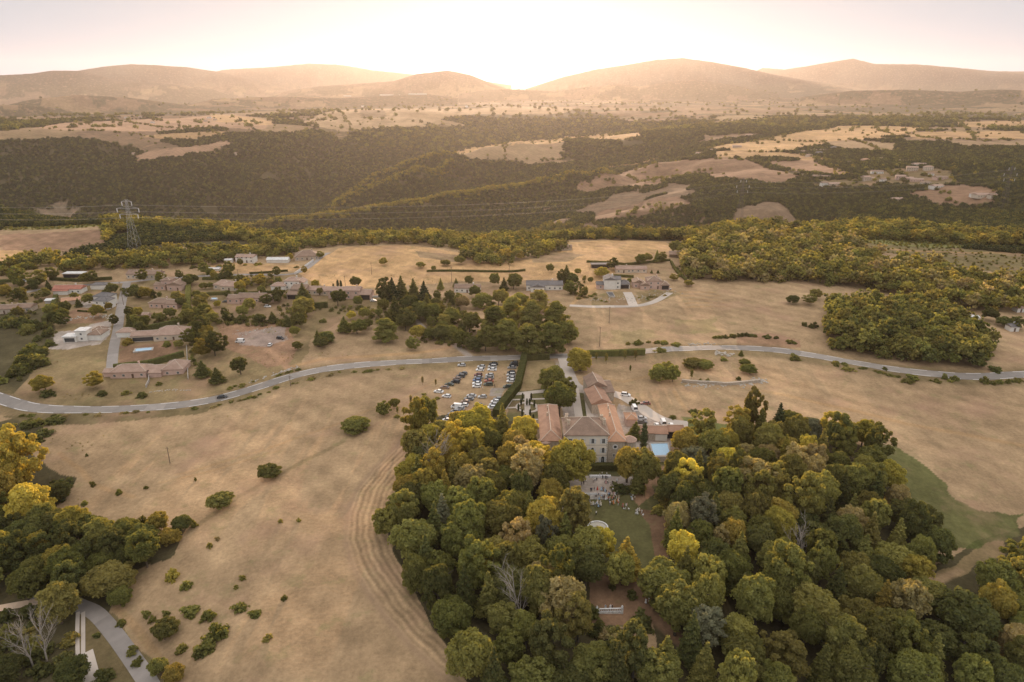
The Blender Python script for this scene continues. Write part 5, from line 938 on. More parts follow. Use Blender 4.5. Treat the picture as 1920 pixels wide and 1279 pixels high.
L3 = [pts_in(p, s_, 50 + i) for i, (p, s_) in enumerate([([(360, 590), (420, 600), (560, 604), (556, 612), (420, 612)], 3), ([(590, 580), (720, 575), (760, 600), (740, 640), (700, 600), (640, 590)], 4.5), ([(800, 560), (860, 560), (900, 640), (870, 655), (820, 640)], 4), ([(355, 600), (366, 600), (368, 690), (356, 700)], 3),
   ([(225, 540), (300, 552), (300, 560), (232, 560)], 4), ([(100, 560), (120, 560), (110, 600), (86, 640), (80, 620)], 3.5), ([(440, 520), (520, 515), (520, 535), (440, 540)], 4.5), ([(20, 690), (60, 640), (86, 655), (40, 720)], 4), ([(0, 540), (90, 560), (60, 600), (0, 600)], 5), ([(280, 600), (345, 598), (345, 606), (260, 612)], 3), ([(520, 575), (580, 560), (600, 580), (560, 610), (530, 600)], 4.5), ([(1060, 530), (1100, 520), (1100, 560), (1070, 565)], 4.5), ([(1258, 500), (1285, 500), (1300, 528), (1270, 520)], 4), ([(770, 620), (830, 600), (850, 650), (790, 650)], 4.5)])]
X, Y = join_pts(L3); mass('undergrowth', 'shrubby undergrowth between the garden plots and under the conifers', X, Y, ['green', 'dark green', 'olive'], .30, 79, False)

X, Y = join_pts([pts_in([(1560, 442), (1780, 454), (1930, 464), (1930, 472), (1700, 464), (1600, 456)], 4, 61), pts_in([(1640, 472), (1800, 502), (1930, 518), (1930, 480), (1700, 462)], 7, 62), pts_in([(0, 426), (180, 421), (190, 426), (0, 432)], 4, 63)]); mass('scrub', 'low green scrub over the clearings behind the oak belt', X, Y, ['green', 'olive', 'yellow green'], .22, 80, False)

LL = []
for P, amp, sg in _F:
    if amp not in (15, 14): continue
    r2 = np.random.default_rng(len(LL) + 5)
    for i in range(len(P) - 1):
        L_ = np.hypot(*(P[i + 1] - P[i])); n = int(L_ / 1.0); t_ = r2.random(n)[:, None]; q = P[i] * (1 - t_) + P[i + 1] * t_ + r2.normal(size=(n, 2)) * (9, 9); LL.append((q[:, 0], q[:, 1]))
X, Y = join_pts(LL); mass('lit_ridge_oaks', 'oaks along the crests of the wooded spurs, coloured yellow as sunlit', X, Y, ['olive', 'yellow green', 'yellow green'], .95, 90, False)  # yellow foliage stands for sun catching the spur crests

rg = np.random.default_rng(97); aa = rg.uniform(-R(41), R(41), 2600); r_ = np.exp(rg.uniform(np.log(1000), np.log(3300), 2600)); X = r_ * np.sin(aa); Y = r_ * np.cos(aa)
fi = np.clip(((aa + R(57)) / R(114) * (_NA - 1)).round().astype(int), 0, _NA - 1); ri = np.clip(np.searchsorted(_rr, r_), 0, len(_rr) - 1); k = (W2[ri, fi] < .5) & (fbm(X / 70, Y / 70, 3) > .08)
mass('field_trees', 'scattered trees and bushes in the fields across the valley', X[k], Y[k], ['dark green', 'green', 'olive'], .8, 98, False)

LL = []
for q in ([(1330, 300), (1420, 303), (1500, 322), (1580, 334)], [(1480, 286), (1560, 301)], [(1400, 285), (1490, 285)], [(1240, 347), (1290, 327), (1330, 318)], [(1090, 338), (1180, 330), (1260, 340)], [(1130, 318), (1150, 345)], [(1200, 308), (1230, 345)], [(860, 300), (950, 304), (1050, 301)], [(930, 271), (950, 305)], [(852, 289), (960, 266), (1058, 260)], [(1060, 258), (1130, 266), (1210, 258)],
          [(130, 246), (250, 251), (330, 262)], [(380, 240), (432, 264)], [(200, 224), (320, 240), (400, 238)], [(560, 246), (680, 250), (780, 238)], [(640, 210), (660, 246)], [(1420, 262), (1500, 266), (1590, 262)], [(1600, 262), (1660, 283)], [(1700, 250), (1760, 262), (1900, 262)], [(1640, 238), (1690, 262)], [(1800, 228), (1830, 262)], [(1320, 280), (1400, 268), (1480, 251), (1560, 238)], [(1660, 318), (1700, 345)], [(1740, 350), (1800, 384)], [(1860, 358), (1870, 380)], [(1160, 408), (1300, 384)]):
    P = w2(q); r2 = np.random.default_rng(int(q[0][0]))
    for i in range(len(P) - 1):
        L_ = np.hypot(*(P[i + 1] - P[i])); n = int(L_ / 7 * .8) + 1; t_ = r2.random(n)[:, None]; a = P[i] * (1 - t_) + P[i + 1] * t_ + r2.normal(size=(n, 2)) * 4; LL.append((a[:, 0], a[:, 1]))
X, Y = join_pts(LL); mass('field_hedges', 'ragged hedges of trees dividing the fields across the valley', X, Y, ['dark green', 'green', 'olive'], .75, 99, False)
# ------------------------------------------------------------------ buildings
M_RENDER = {'white': mat('white_render', (.74, .70, .64), .9, .5, col2=(.64, .60, .54)), 'cream': mat('cream_render', (.60, .50, .39), .9, .5, col2=(.50, .41, .32)), 'pink': mat('pink_render', (.60, .42, .34), .9, .5, col2=(.50, .34, .28)), 'beige': mat('beige_render', (.50, .40, .31), .9, .6, col2=(.40, .32, .25)),
            'stone': mat('rubble_stone', (.50, .42, .33), .95, 1.6, col2=(.34, .28, .22), bump=.1), 'ashlar': mat('facade_render', (.80, .71, .60), .9, .35, col2=(.72, .63, .52)), 'wood': mat('timber', (.20, .14, .09), .9, 3), 'grey': mat('grey_render', (.42, .39, .36), .9, .5)}
def tile_mat(name, c1, c2, ang=0.0):
    m = bpy.data.materials.new(name); m.use_nodes = True; t = m.node_tree; b = t.nodes['Principled BSDF']; b.inputs['Roughness'].default_value = .85; b.inputs['Specular IOR Level'].default_value = .2; L = t.links.new
    tc = N(t, 'ShaderNodeTexCoord'); n = N(t, 'ShaderNodeTexNoise'); n.inputs['Scale'].default_value = 2.4; n.inputs['Detail'].default_value = 6; n.inputs['Roughness'].default_value = .7; L(tc.outputs['Object'], n.inputs[0])
    n2 = N(t, 'ShaderNodeTexNoise'); n2.inputs['Scale'].default_value = .35; L(tc.outputs['Object'], n2.inputs[0]); ad = N(t, 'ShaderNodeMath', operation='ADD'); L(n.outputs[0], ad.inputs[0]); L(n2.outputs[0], ad.inputs[1])
    r = N(t, 'ShaderNodeMapRange'); r.inputs[1].default_value = .75; r.inputs[2].default_value = 1.25; L(ad.outputs[0], r.inputs[0])
    mx = N(t, 'ShaderNodeMix', data_type='RGBA'); L(r.outputs[0], mx.inputs[0]); mx.inputs[6].default_value = (*c1, 1); mx.inputs[7].default_value = (*c2, 1); L(mx.outputs[2], b.inputs['Base Color'])
    wv = N(t, 'ShaderNodeTexWave', wave_type='BANDS', bands_direction='X'); wv.inputs['Scale'].default_value = 1.3; L(tc.outputs['Object'], wv.inputs[0]); bp = N(t, 'ShaderNodeBump'); bp.inputs['Distance'].default_value = .06; L(wv.outputs[0], bp.inputs['Height']); L(bp.outputs[0], b.inputs['Normal']); return m
M_TILE = {'terracotta': tile_mat('terracotta_tiles', (.47, .28, .19), (.33, .19, .13)), 'orange': tile_mat('orange_tiles', (.56, .32, .20), (.44, .24, .15)), 'brown': tile_mat('brown_tiles', (.33, .225, .165), (.22, .15, .11)), 'pinkish': tile_mat('weathered_tiles', (.46, .32, .25), (.34, .225, .17)),
          'grey': tile_mat('grey_slates', (.22, .20, .195), (.15, .14, .135)), 'red': tile_mat('red_tiles', (.47, .20, .14), (.33, .14, .10)), 'white': mat('white_roof', (.75, .73, .70), .6, 1)}
M_RIDGE = mat('ridge_mortar', (.66, .54, .43), .9, 3); M_GLASS = mat('window_glass', (.05, .055, .06), .15, spec=.6); M_FRAME = mat('window_frame', (.68, .66, .62), .6); M_SHUT = mat('white_shutter', (.74, .73, .72), .6, 2)
M_WHITE = mat('white_paint', (.78, .76, .73), .5, 2); M_DARK = mat('dark_opening', (.035, .03, .03), .9); M_DOOR = mat('door_wood', (.16, .10, .07), .7, 4); M_STONE = M_RENDER['stone']; M_CONC = mat('concrete', (.48, .43, .38), .95, 1); M_METAL = mat('sunlit_steel', (.62, .60, .56), .45, 2, spec=.5, metal=.6)
M_POLE = mat('pole_wood', (.20, .15, .11), .9, 3)
def mwater(name, c):
    m = mat(name, c, .25, 1.5, spec=.5, col2=tuple(k * .9 for k in c), bump=.02); return m
M_WATER = mwater('pool_water', (.36, .56, .72)); M_POND = mwater('basin_water', (.42, .38, .30))
def roof_mesh(b, x0, x1, y0, y1, h, kind, rise, ov=.45, mi=0, mr=1):
    """solid roof over a rectangle; kind: hip, gx / gy (ridge along x / y), flat, py (pyramid), sh (single slope falling to the front)"""
    X0, X1, Y0, Y1 = x0 - ov, x1 + ov, y0 - ov, y1 + ov; w_, d_ = X1 - X0, Y1 - Y0; t = .22
    if kind == 'flat': b.box(X0, X1, Y0, Y1, h, h + .35, mi); return
    e = [(X0, Y0, h), (X1, Y0, h), (X1, Y1, h), (X0, Y1, h)]
    lo = [(p[0], p[1], h - t) for p in e]; mx_, my = (X0 + X1) / 2, (Y0 + Y1) / 2
    if kind == 'hip':
        if w_ >= d_: r = [(X0 + d_ / 2, my, h + rise), (X1 - d_ / 2 + .01, my, h + rise)]; F_ = [[e[0], e[1], r[1], r[0]], [e[1], e[2], r[1]], [e[2], e[3], r[0], r[1]], [e[3], e[0], r[0]]]
        else: r = [(mx_, Y0 + w_ / 2, h + rise), (mx_, Y1 - w_ / 2 + .01, h + rise)]; F_ = [[e[0], e[1], r[0]], [e[1], e[2], r[1], r[0]], [e[2], e[3], r[1]], [e[3], e[0], r[0], r[1]]]
        ends = [(e[0], r[0]), (e[1], r[1] if w_ >= d_ else r[0]), (e[2], r[1]), (e[3], r[0] if w_ >= d_ else r[1])]
    elif kind == 'gx': r = [(X0, my, h + rise), (X1, my, h + rise)]; F_ = [[e[0], e[1], r[1], r[0]], [e[1], e[2], r[1]], [e[2], e[3], r[0], r[1]], [e[3], e[0], r[0]]]; ends = []
    elif kind == 'gy': r = [(mx_, Y0, h + rise), (mx_, Y1, h + rise)]; F_ = [[e[0], e[1], r[0]], [e[1], e[2], r[1], r[0]], [e[2], e[3], r[1]], [e[3], e[0], r[0], r[1]]]; ends = []
    elif kind == 'sh': r = [(X0, Y1, h + rise), (X1, Y1, h + rise)]; F_ = [[e[0], e[1], r[1], r[0]], [e[1], e[2], r[1]], [e[3], e[0], r[0]], [e[2], e[3], r[0], r[1]]]; ends = []
    for f in F_: b.quad(f, mi)
    for i in range(4): b.quad([lo[i], lo[(i + 1) % 4], e[(i + 1) % 4], e[i]], mi)
    b.quad(lo[::-1], mi)
    lift = lambda p: (p[0], p[1], p[2] + .06)
    b.tube(lift(r[0]), lift(r[1]), .16, .16, 5, mr)
    for p, q in ends: b.tube(lift(p), lift(q), .13, .13, 5, mr)
def window_at(parent, x, y, z, w_, hh, face='f', shutters=False, arch=False, name='window'):
    """window standing 3 mm proud of a wall facing -y ('f') or +x ('r') or -x ('l')"""
    b = MB(); fr = .10; b.box(-w_ / 2, w_ / 2, -.05, .02, 0, hh, 0); rz = {'f': 0, 'r': math.pi / 2, 'l': -math.pi / 2}[face]
    o = b.build(name, M_FRAME, parent, (x, y, z), rz); p = MB()
    for s in (-1, 1): p.box(*sorted((s * .04, s * (w_ / 2 - fr))), -.07, -.052, fr, hh - fr, 0)
    if arch: p.lathe([(w_ / 2 - fr, 0), (w_ / 2 - fr, .02)], 12)
    if arch:
        V = [(a, -.06 - c * .5, hh - fr + b_ * .7) for a, b_, c in p.v[-24:]]; p.v[-24:] = V
    p.build('pane', M_GLASS, o)
    if shutters:
        for s in (-1, 1):
            q = MB(); sw = w_ * .52; q.box(*sorted((s * (w_ / 2 + .04), s * (w_ / 2 + .04 + sw))), -.10, -.04, -.05, hh + .03)
            q.build('shutter', M_SHUT, o)
    return o
def house(name, label, px, py, wpx, blocks, wall='cream', tile='brown', yaw=0.0, cat='house', group='houses of the village', win=True, small=False, chim=1, yawlift=0):
    """blocks: (x0 frac, x1 frac, y0 m, y1 m, eave height, roof kind, rise[, wall, tile, window spec])"""
    x, y, z = hit(px, py); dep = y * math.cos(PITCH) - (z - HC) * math.sin(PITCH); W = wpx * dep / F / max(.5, math.cos(yaw))
    rt = empty(name, (x, y, z), yaw); tag(rt, label, cat, group); rg = random.Random(int(px * 7 + py))
    wm = {}; rb = {}
    for k, bl in enumerate(blocks):
        x0, x1 = (bl[0] - .5) * W, (bl[1] - .5) * W; y0, y1, hh, kd, rs = bl[2:7]; hh *= 1.14; rs *= 1.12; wl = bl[7] if len(bl) > 7 and bl[7] else wall; tl = bl[8] if len(bl) > 8 and bl[8] else tile
        b = wm.setdefault(wl, MB()); e = .004 * k; b.box(x0 + e, x1 - e, y0 + e, y1 - e, -2.0, hh - .03)
        if kd in ('gx', 'gy', 'sh'):
            if kd == 'gx': pts = [[(xx, y0 + .02, hh - .05), (xx, y1 - .02, hh - .05), (xx, (y0 + y1) / 2, hh + rs * .93)] for xx in (x0 + .01, x1 - .01)]
            elif kd == 'gy': pts = [[(x0 + .02, yy, hh - .05), (x1 - .02, yy, hh - .05), ((x0 + x1) / 2, yy, hh + rs * .93)] for yy in (y0 + .01, y1 - .01)]
            else: pts = []
            for q in pts: b.quad(q)
        r = rb.setdefault(tl, MB()); ov = .35 if not small else .3; roof_mesh(r, x0, x1, y0, y1, hh, kd, rs, ov)
        w_ = x1 - x0; nst = 2 if hh > 4.6 else 1; nw = max(1, int(w_ / 3.4)) if win else 0
        opening = bl[9] if len(bl) > 9 else None
        if opening == 'garage':
            g_ = MB(); g_.box(x0 + .5, x1 - .5, y0 - .06, y0 + .02, 0, hh - .5); d = g_.build('dark_front', M_DARK, rt); nw = 0  # dark sheet for garage doors and for the shaded inside of open fronts
        elif opening == 'doors':
            g_ = MB(); g_.box(x0 + .8, x1 - .8, y0 - .05, y0 + .02, .1, 2.3); d = g_.build('patio_door', M_GLASS, rt); nw = 0
        elif opening == 'none': nw = 0
        for st in range(nst):
            for i in range(nw):
                cx = x0 + w_ * (i + .5) / nw
                if st == 0 and i == nw // 2 and k == 0 and not small:
                    g_ = MB(); g_.box(cx - .5, cx + .5, y0 - .05, y0 + .02, 0, 2.15); g_.build('door', M_DOOR, rt)
                else:
                    if small:
                        g_ = MB(); g_.box(cx - .5, cx + .5, y0 - .04, y0 + .02, 1 + st * 2.7, 2.2 + st * 2.7); g_.build('window', M_GLASS, rt)
                    else: window_at(rt, cx, y0, .9 + st * 2.7, 1.2, 1.25)
    for wl, b in wm.items(): b.build('wall', M_RENDER[wl], rt)
    first = None
    for tl, b in rb.items():
        o = b.build('roof', [M_TILE[tl], M_RIDGE if tl != 'grey' else M_TILE['grey']], rt); first = first or o
    bl = blocks[0]
    if bl[5] != 'flat':
        for i in range(chim):
            c = MB(); cx = ((bl[0] + bl[1]) / 2 - .5 + (bl[1] - bl[0]) * (.22 if i == 0 else -.25)) * W; cy_ = (bl[2] + bl[3]) / 2 + .9; c.box(cx - .35, cx + .35, cy_ - .35, cy_ + .35, bl[4], bl[4] * 1.14 + bl[6] * 1.12 + .8); c.box(cx - .45, cx + .45, cy_ - .45, cy_ + .45, bl[4] * 1.14 + bl[6] * 1.12 + .8, bl[4] * 1.14 + bl[6] * 1.12 + .95); c.build('chimney', M_RENDER[wall], first)
    return rt
H_ = house
H_('bungalow', 'long pink-roofed bungalow of linked hipped blocks beside the road bend', 272, 708, 136, [(0.05, .52, 0, 9, 2.9, 'hip', 2.2), (.50, .74, 2.5, 9, 2.6, 'gx', 1.2, None, None, 'none'), (.72, 1.0, 1, 12, 3.0, 'hip', 2.7), (-.06, .14, 2, 7.5, 2.4, 'gx', .9, None, None, 'none'), (.56, .72, -.5, 3, 2.3, 'sh', .5, None, None, 'none')], 'pink', 'pinkish', .10)
H_('villa', 'wide beige villa with a big hipped roof beside a narrow pool', 297, 640, 96, [(.42, 1.0, 0, 12, 3.1, 'hip', 3.0), (0, .48, 1.5, 8, 2.9, 'gx', 1.6, None, None, 'doors')], 'cream', 'pinkish', .16)
H_('garage', 'small detached garage with a hipped roof beside the lane', 235, 633, 30, [(0, 1, 0, 6.5, 2.8, 'hip', 1.5, None, None, 'none')], 'white', 'pinkish', .06, 'garage', chim=0)
H_('new_house', 'white modern villa with a box tower on the gravel mound', 155, 640, 66, [(.62, 1.0, 1, 10, 3.0, 'hip', 1.8, None, None, 'none'), (0, .36, -1, 5, 2.6, 'flat', 0, None, 'white', 'doors'), (.34, .64, 0, 6, 5.2, 'flat', 0, None, 'white'), (.55, .9, 8, 14, 3.0, 'hip', 1.6, None, None, 'none')], 'white', 'brown', .05, chim=0)
H_('townhouse', 'white two-storey house with two grey roofs beside the lane', 186, 580, 44, [(.30, .95, 0, 7, 4.9, 'hip', 1.8), (0, .72, 6.5, 14, 5.6, 'hip', 1.6)], 'white', 'grey', -.1, chim=0)
H_('garage', 'white double garage with a grey roof at the top of the lane', 184, 543, 27, [(0, 1, 0, 6, 2.9, 'hip', 1.0, None, None, 'none')], 'white', 'grey', 0, 'garage', chim=0)
H_('house', 'long white house with a red tiled roof west of the lane', 130, 551, 58, [(0, .88, 0, 8, 2.9, 'gx', 1.7), (.06, .5, -2, 0, 2.4, 'sh', .4, None, None, 'none')], 'white', 'red', .05)
H_('shed', 'low outbuilding with a pale ochre lean-to roof', 134, 571, 26, [(0, 1, 0, 5, 2.4, 'sh', .9, None, 'orange', 'none')], 'beige', 'orange', .5, 'shed', chim=0)
H_('house', 'long brown-roofed farmhouse at the head of the lane', 268, 523, 62, [(0, 1, 0, 9, 3.0, 'gx', 1.8)], 'cream', 'brown', -.03)
H_('house', 'two-level house with stepped terracotta roofs east of the lane', 314, 545, 54, [(.5, 1, 0, 9, 3.6, 'gy', 1.7), (.22, .56, 3, 10, 5.6, 'hip', 1.4), (0, .4, 1, 8, 2.9, 'gx', 1.2)], 'pink', 'brown', -.05)
H_('house', 'cream cottage with a brown gabled roof below the stepped house', 307, 578, 56, [(0, .72, 0, 8, 2.9, 'hip', 1.9), (.6, 1, -1, 6, 2.9, 'gx', 1.5)], 'pink', 'brown', -.08)
H_('shed', 'tiny garden shed with a pinkish roof among round bushes', 273, 597, 12, [(0, 1, 0, 3, 2.1, 'gx', .8, None, None, 'none')], 'pink', 'pinkish', 0, 'shed', win=False, chim=0)
H_('house', 'long low house at the western edge of the village', 30, 588, 80, [(0, .5, 0, 8, 2.7, 'gx', 1.6), (.45, .8, 2, 10, 2.7, 'gx', 1.5)], 'beige', 'brown', .1)
H_('shed', 'dark garden shed with a white canopy between dark hedges', 93, 571, 14, [(0, 1, 0, 5, 2.4, 'gx', .7, None, 'white', 'none')], 'grey', 'grey', .1, 'shed', chim=0)
H_('farm_building', 'low open barn with a pale roof behind the western street', 137, 521, 36, [(0, 1, 0, 6, 2.6, 'flat', 0, None, 'white', 'garage')], 'beige', 'white', .02, 'barn', chim=0)
H_('bungalow', 'double-hipped pale-roofed bungalow south of the street', 421, 545, 52, [(.35, 1, 0, 9, 2.8, 'hip', 2.2), (0, .6, 3, 12, 2.8, 'hip', 2.1)], 'cream', 'pinkish', -.12)
H_('long_house', 'long brown house with a porch above the worn lawn', 470, 568, 86, [(.22, .82, 0, 8, 3.0, 'gx', 1.9), (0, .28, -1, 7, 2.8, 'gx', 1.4), (.78, 1.0, 1, 7, 2.6, 'gx', 1.2, None, None, 'none')], 'pink', 'brown', -.02)
H_('house', 'tall pale house with stacked hip roofs near the street', 535, 545, 54, [(.42, .95, 3, 11, 5.2, 'hip', 1.7), (0, .5, 0, 7, 2.8, 'hip', 1.6, None, None, 'none'), (.78, 1.1, 4, 12, 4.2, 'gy', 1.5)], 'white', 'pinkish', -.05)
H_('house', 'brown double-roofed garage house behind the tall fir', 552, 561, 28, [(0, 1, 0, 5, 2.8, 'sh', 1.2, None, None, 'garage'), (.1, 1.1, 5, 12, 4.6, 'sh', 1.4, None, None, 'none')], 'beige', 'brown', -.05, chim=0)
H_('house', 'low pale house with a long roof right of the tall fir', 595, 553, 40, [(0, 1, 0, 9, 2.7, 'gx', 1.5)], 'cream', 'pinkish', -.14)
H_('farmhouse', 'white farmhouse with a gabled roof by the rim trees', 459, 493, 34, [(0, 1, 0, 8, 4.2, 'gx', 1.2)], 'white', 'pinkish', -.04)
H_('shed', 'small white shed west of the rim farmhouse', 428, 494, 13, [(0, 1, 0, 4, 2.5, 'gx', .6, None, 'white', 'none')], 'white', 'white', 0, 'shed', chim=0)
H_('greenhouse', 'long white polytunnel beside the rim farmhouse', 520, 493, 40, [(0, 1, 0, 7, 2.2, 'gx', 1.3, None, 'white', 'none')], 'white', 'white', 0, 'greenhouse', chim=0)
H_('shed', 'low white tunnel in the straw strip', 396, 508, 30, [(0, 1, 0, 4, 1.4, 'gx', .6, None, 'white', 'none')], 'white', 'white', 0, 'greenhouse', chim=0)
H_('house', 'broad grey-brown hipped house beside the white wall', 576, 488, 42, [(0, 1, 0, 13, 2.9, 'hip', 3.2)], 'beige', 'brown', .25)
H_('villa', 'pink villa with turquoise shutters and a long tiled roof', 655, 561, 82, [(.4, .75, 0, 8, 5.2, 'gx', 1.5), (0, .42, 1.5, 9, 4.6, 'gx', 1.5), (.73, 1.0, -1, 9, 3.2, 'gx', 1.8, None, None, 'garage')], 'pink', 'pinkish', -.05)
H_('house', 'low brown-roofed house half hidden by conifers', 876, 549, 48, [(0, 1, 0, 8, 2.8, 'gx', 1.6)], 'white', 'brown', -.04)
H_('house', 'white house with a long grey roof above the cedars', 1021, 546, 68, [(0, 1, 2, 10, 3.3, 'gx', 1.9, None, None), (.12, .5, -1.5, 4, 2.9, 'gy', 1.5)], 'white', 'grey', -.02)
H_('barn', 'small stone barn at the edge of the straw field', 1056, 470, 32, [(0, 1, 0, 7, 2.6, 'gx', 1.2, None, None, 'none')], 'stone', 'brown', 0, 'barn', chim=0)
H_('modern_house', 'modern white two-storey house with a glazed gable', 1150, 543, 62, [(.22, .58, 0, 10, 6.0, 'gy', 1.6, None, None, 'none'), (.55, .72, 1, 10, 6.0, 'gx', 1.2), (.70, 1.0, 2, 10, 2.9, 'hip', 1.8, None, None, 'garage'), (0, .24, 1, 8, 2.8, 'gx', 1.2, 'pink', None)], 'white', 'grey', -.02)
H_('new_house', 'new gabled house with brown roofs and a twin garage', 1222, 543, 66, [(.38, .78, 1, 10, 5.2, 'hip', 2.0), (.76, 1.0, 0, 8, 2.8, 'hip', 1.6, None, None, 'garage'), (.18, .42, -1, 6, 2.8, 'gy', 1.5), (0, .3, 4, 12, 3.4, 'gy', 1.6)], 'pink', 'brown', 0)
H_('bungalow', 'low cream bungalow behind a clipped hedge', 1184, 512, 58, [(0, .5, 0, 8, 2.6, 'gx', 1.4), (.45, 1.0, .8, 8, 2.5, 'gx', 1.3)], 'cream', 'pinkish', 0)
H_('barn', 'brown-roofed shed under the belt trees', 1264, 483, 18, [(0, 1, 0, 8, 2.2, 'gx', 1.6, None, None, 'none')], 'wood', 'brown', -.2, 'barn', chim=0)
H_('carport', 'long flat-roofed carport beside the straw field', 1126, 503, 34, [(0, 1, 0, 5, 2.4, 'flat', 0, 'wood', 'grey', 'garage')], 'wood', 'grey', .03, 'carport', chim=0)
H_('farm_building', 'long pale shed at the foot of the oak grove', 1818, 603, 30, [(0, 1, 0, 5, 2.4, 'gx', .8, None, 'white', 'none')], 'white', 'white', -.25, 'barn', chim=0)
H_('house', 'small white house at the eastern margin by dark trees', 1902, 622, 16, [(0, 1, 0, 5, 2.6, 'gx', 1.0)], 'white', 'grey', 0)
H_('house', 'small white cabin above the eastern field corner', 1914, 586, 14, [(0, 1, 0, 5, 2.4, 'gx', 1.0)], 'white', 'pinkish', 0)
H_('farmhouse', 'pale farmhouse among the belt trees on the plateau edge', 1368, 432, 24, [(0, 1, 0, 8, 3.4, 'gx', 1.4)], 'white', 'pinkish', .1, small=True)
H_('barn', 'long pale barn among the belt trees on the plateau edge', 1418, 433, 46, [(0, 1, 0, 9, 3.4, 'gx', 1.2, None, None, 'none')], 'cream', 'pinkish', -.1, 'barn', chim=0)
GH = 'houses of the hillside hamlet'; rg_ = random.Random(2)
HAM = [(1540, 335, 29, 'cream'), (1567, 349, 26, 'cream'), (1546, 350, 12, 'white'), (1645, 326, 20, 'white'), (1632, 339, 25, 'beige'), (1657, 341, 10, 'white'), (1696, 338, 28, 'pink'), (1720, 341, 24, 'pink'), (1727, 312, 25, 'white'), (1710, 321, 18, 'beige'), (1742, 320, 16, 'cream'), (1746, 330, 9, 'white'), (1768, 337, 25, 'pink'), (1739, 347, 18, 'cream'), (1762, 353, 26, 'white'), (1846, 370, 30, 'cream'), (1828, 369, 12, 'white'), (1864, 371, 16, 'cream'), (1686, 378, 26, 'beige'), (1655, 301, 12, 'cream'), (1595, 308, 10, 'white'), (1695, 306, 15, 'beige'), (1624, 305, 14, 'red'), (1510, 287, 16, 'white'), (1526, 285, 14, 'beige'), (1536, 291, 13, 'grey'), (1545, 285, 14, 'beige'), (1518, 294, 11, 'cream'), (1568, 281, 15, 'grey'), (1413, 256, 28, 'beige'), (1318, 290, 26, 'white'), (1382, 277, 16, 'beige'), (1338, 284, 12, 'white')]
HL = dict(enumerate(['long cream house left at the top of the woods below the brown field', 'pale gabled house above the woods, beside a small white annex', 'small white annex in front of the long cream house', 'square white house standing alone left of the hamlet', 'long beige house left of the hamlet green', 'tiny white garage beside the long beige house', 'long pink terrace in the hamlet centre', 'pink gabled house adjoining the long terrace', 'white house high in the hamlet with a pale gable', 'beige cottage just below the white gabled house', 'cream house right of the beige cottage', 'tiny white shed under the cream house', 'pink house on the right of the hamlet street', 'cream bungalow below the pink gabled house', 'long white house at the lower hamlet edge', 'big cream farmhouse alone in the brown paddock', 'white shed left of the paddock farmhouse', 'small cream annex right of the paddock farmhouse', 'beige house alone among the lower woods', 'small cream cottage high between the trees', 'tiny white cottage in the yellow trees', 'beige house under the dark upper wood', 'orange-roofed house by the golden trees', 'white house leftmost in the tight cluster by the field road', 'beige house in the middle of the tight cluster', 'grey house at the lower middle of the tight cluster', 'beige gabled house on the right of the tight cluster', 'cream cottage lowest in the tight cluster', 'grey barn right of the yellow poplars by the cluster', 'long beige farm on the crest of the straw fields', 'white farm at the tip of the spur fields', 'beige barn between the spur farm and the cluster', 'white annex beside the spur farm']))
for i, (a, b_, w_, c) in enumerate(HAM):
    tl = {'red': 'orange', 'grey': 'grey'}.get(c, 'pinkish' if rg_.random() < .6 else 'brown'); wl = 'pink' if c == 'red' else c
    hh = 5.4 if rg_.random() < .4 else 3.4; n_ = w_ * (hit(a, b_)[1]) / F; dd = min(12, max(7, n_ * .5))
    nx_ = HAM[i - 1]; lab = HL.get(i) or f'{"two-storey" if hh > 5 else "low"} {c if c != "red" else "orange-roofed"} house {w2 and ("on the spur farm" if a < 1430 else "in the tight cluster by the field road" if b_ < 296 else "on the far hamlet slope")}, {["gable to the lane", "hipped roof", "by the garden trees"][i % 3]}'
    bl = [(0, 1, 0, dd, hh, ('gx', 'hip', 'gx')[i % 3], 1.8)]
    if n_ > 20: bl = [(0, .55, 0, dd, hh, 'gx', 1.6), (.5, 1, 2, dd, 3.2, 'gx', 1.4)]
    H_('hamlet_house', lab, a, b_, w_, bl, wl, tl, rg_.uniform(-.4, .4), 'house', GH, small=True, chim=0)
RL = ['leftmost of the hamlet', 'second from the left of the hamlet', 'middle of the hamlet', 'under the dark hamlet trees', 'tallest of the right-hand farm', 'right end of the right-hand farm', 'below the right-hand farm', 'alone in the lower clearing', 'by the left clearing in the woods']
for a, b_, w_ in ((203, 226, 7), (236, 222, 8), (262, 221, 6), (285, 231, 7), (392, 222, 8), (402, 226, 6), (386, 228, 6), (440, 290, 6), (250, 291, 5)):
    H_('rim_house', f'small pale house on the far western rim, {RL.pop(0)}', a, b_, w_, [(0, 1, 0, 8, 4, 'gx', 2)], 'white' if w_ > 6 else 'cream', 'pinkish', rg_.uniform(-.4, .4), 'house', 'houses of the western rim hamlet', small=True, chim=0, win=False)
for a, b_, w_, lb in ((731, 179, 38, 'long glittering greenhouse on the hazy plain, the widest one'), (783, 178, 34, 'second long greenhouse on the hazy plain'), (680, 201, 5, 'lone white farm on the plain with a dark square field'), (875, 202, 5, 'lone white farm in the glow over the plain'), (980, 169, 12, 'bright white hall right under the sun glow'), (650, 181, 16, 'short greenhouse west of the long ones')):
    H_('far_building', lb, a, b_, w_, [(0, 1, 0, 20, 6, 'gx', 3, None, 'white', 'none')], 'white', 'white', 0, 'building', 'white buildings on the plain', small=True, chim=0, win=False)

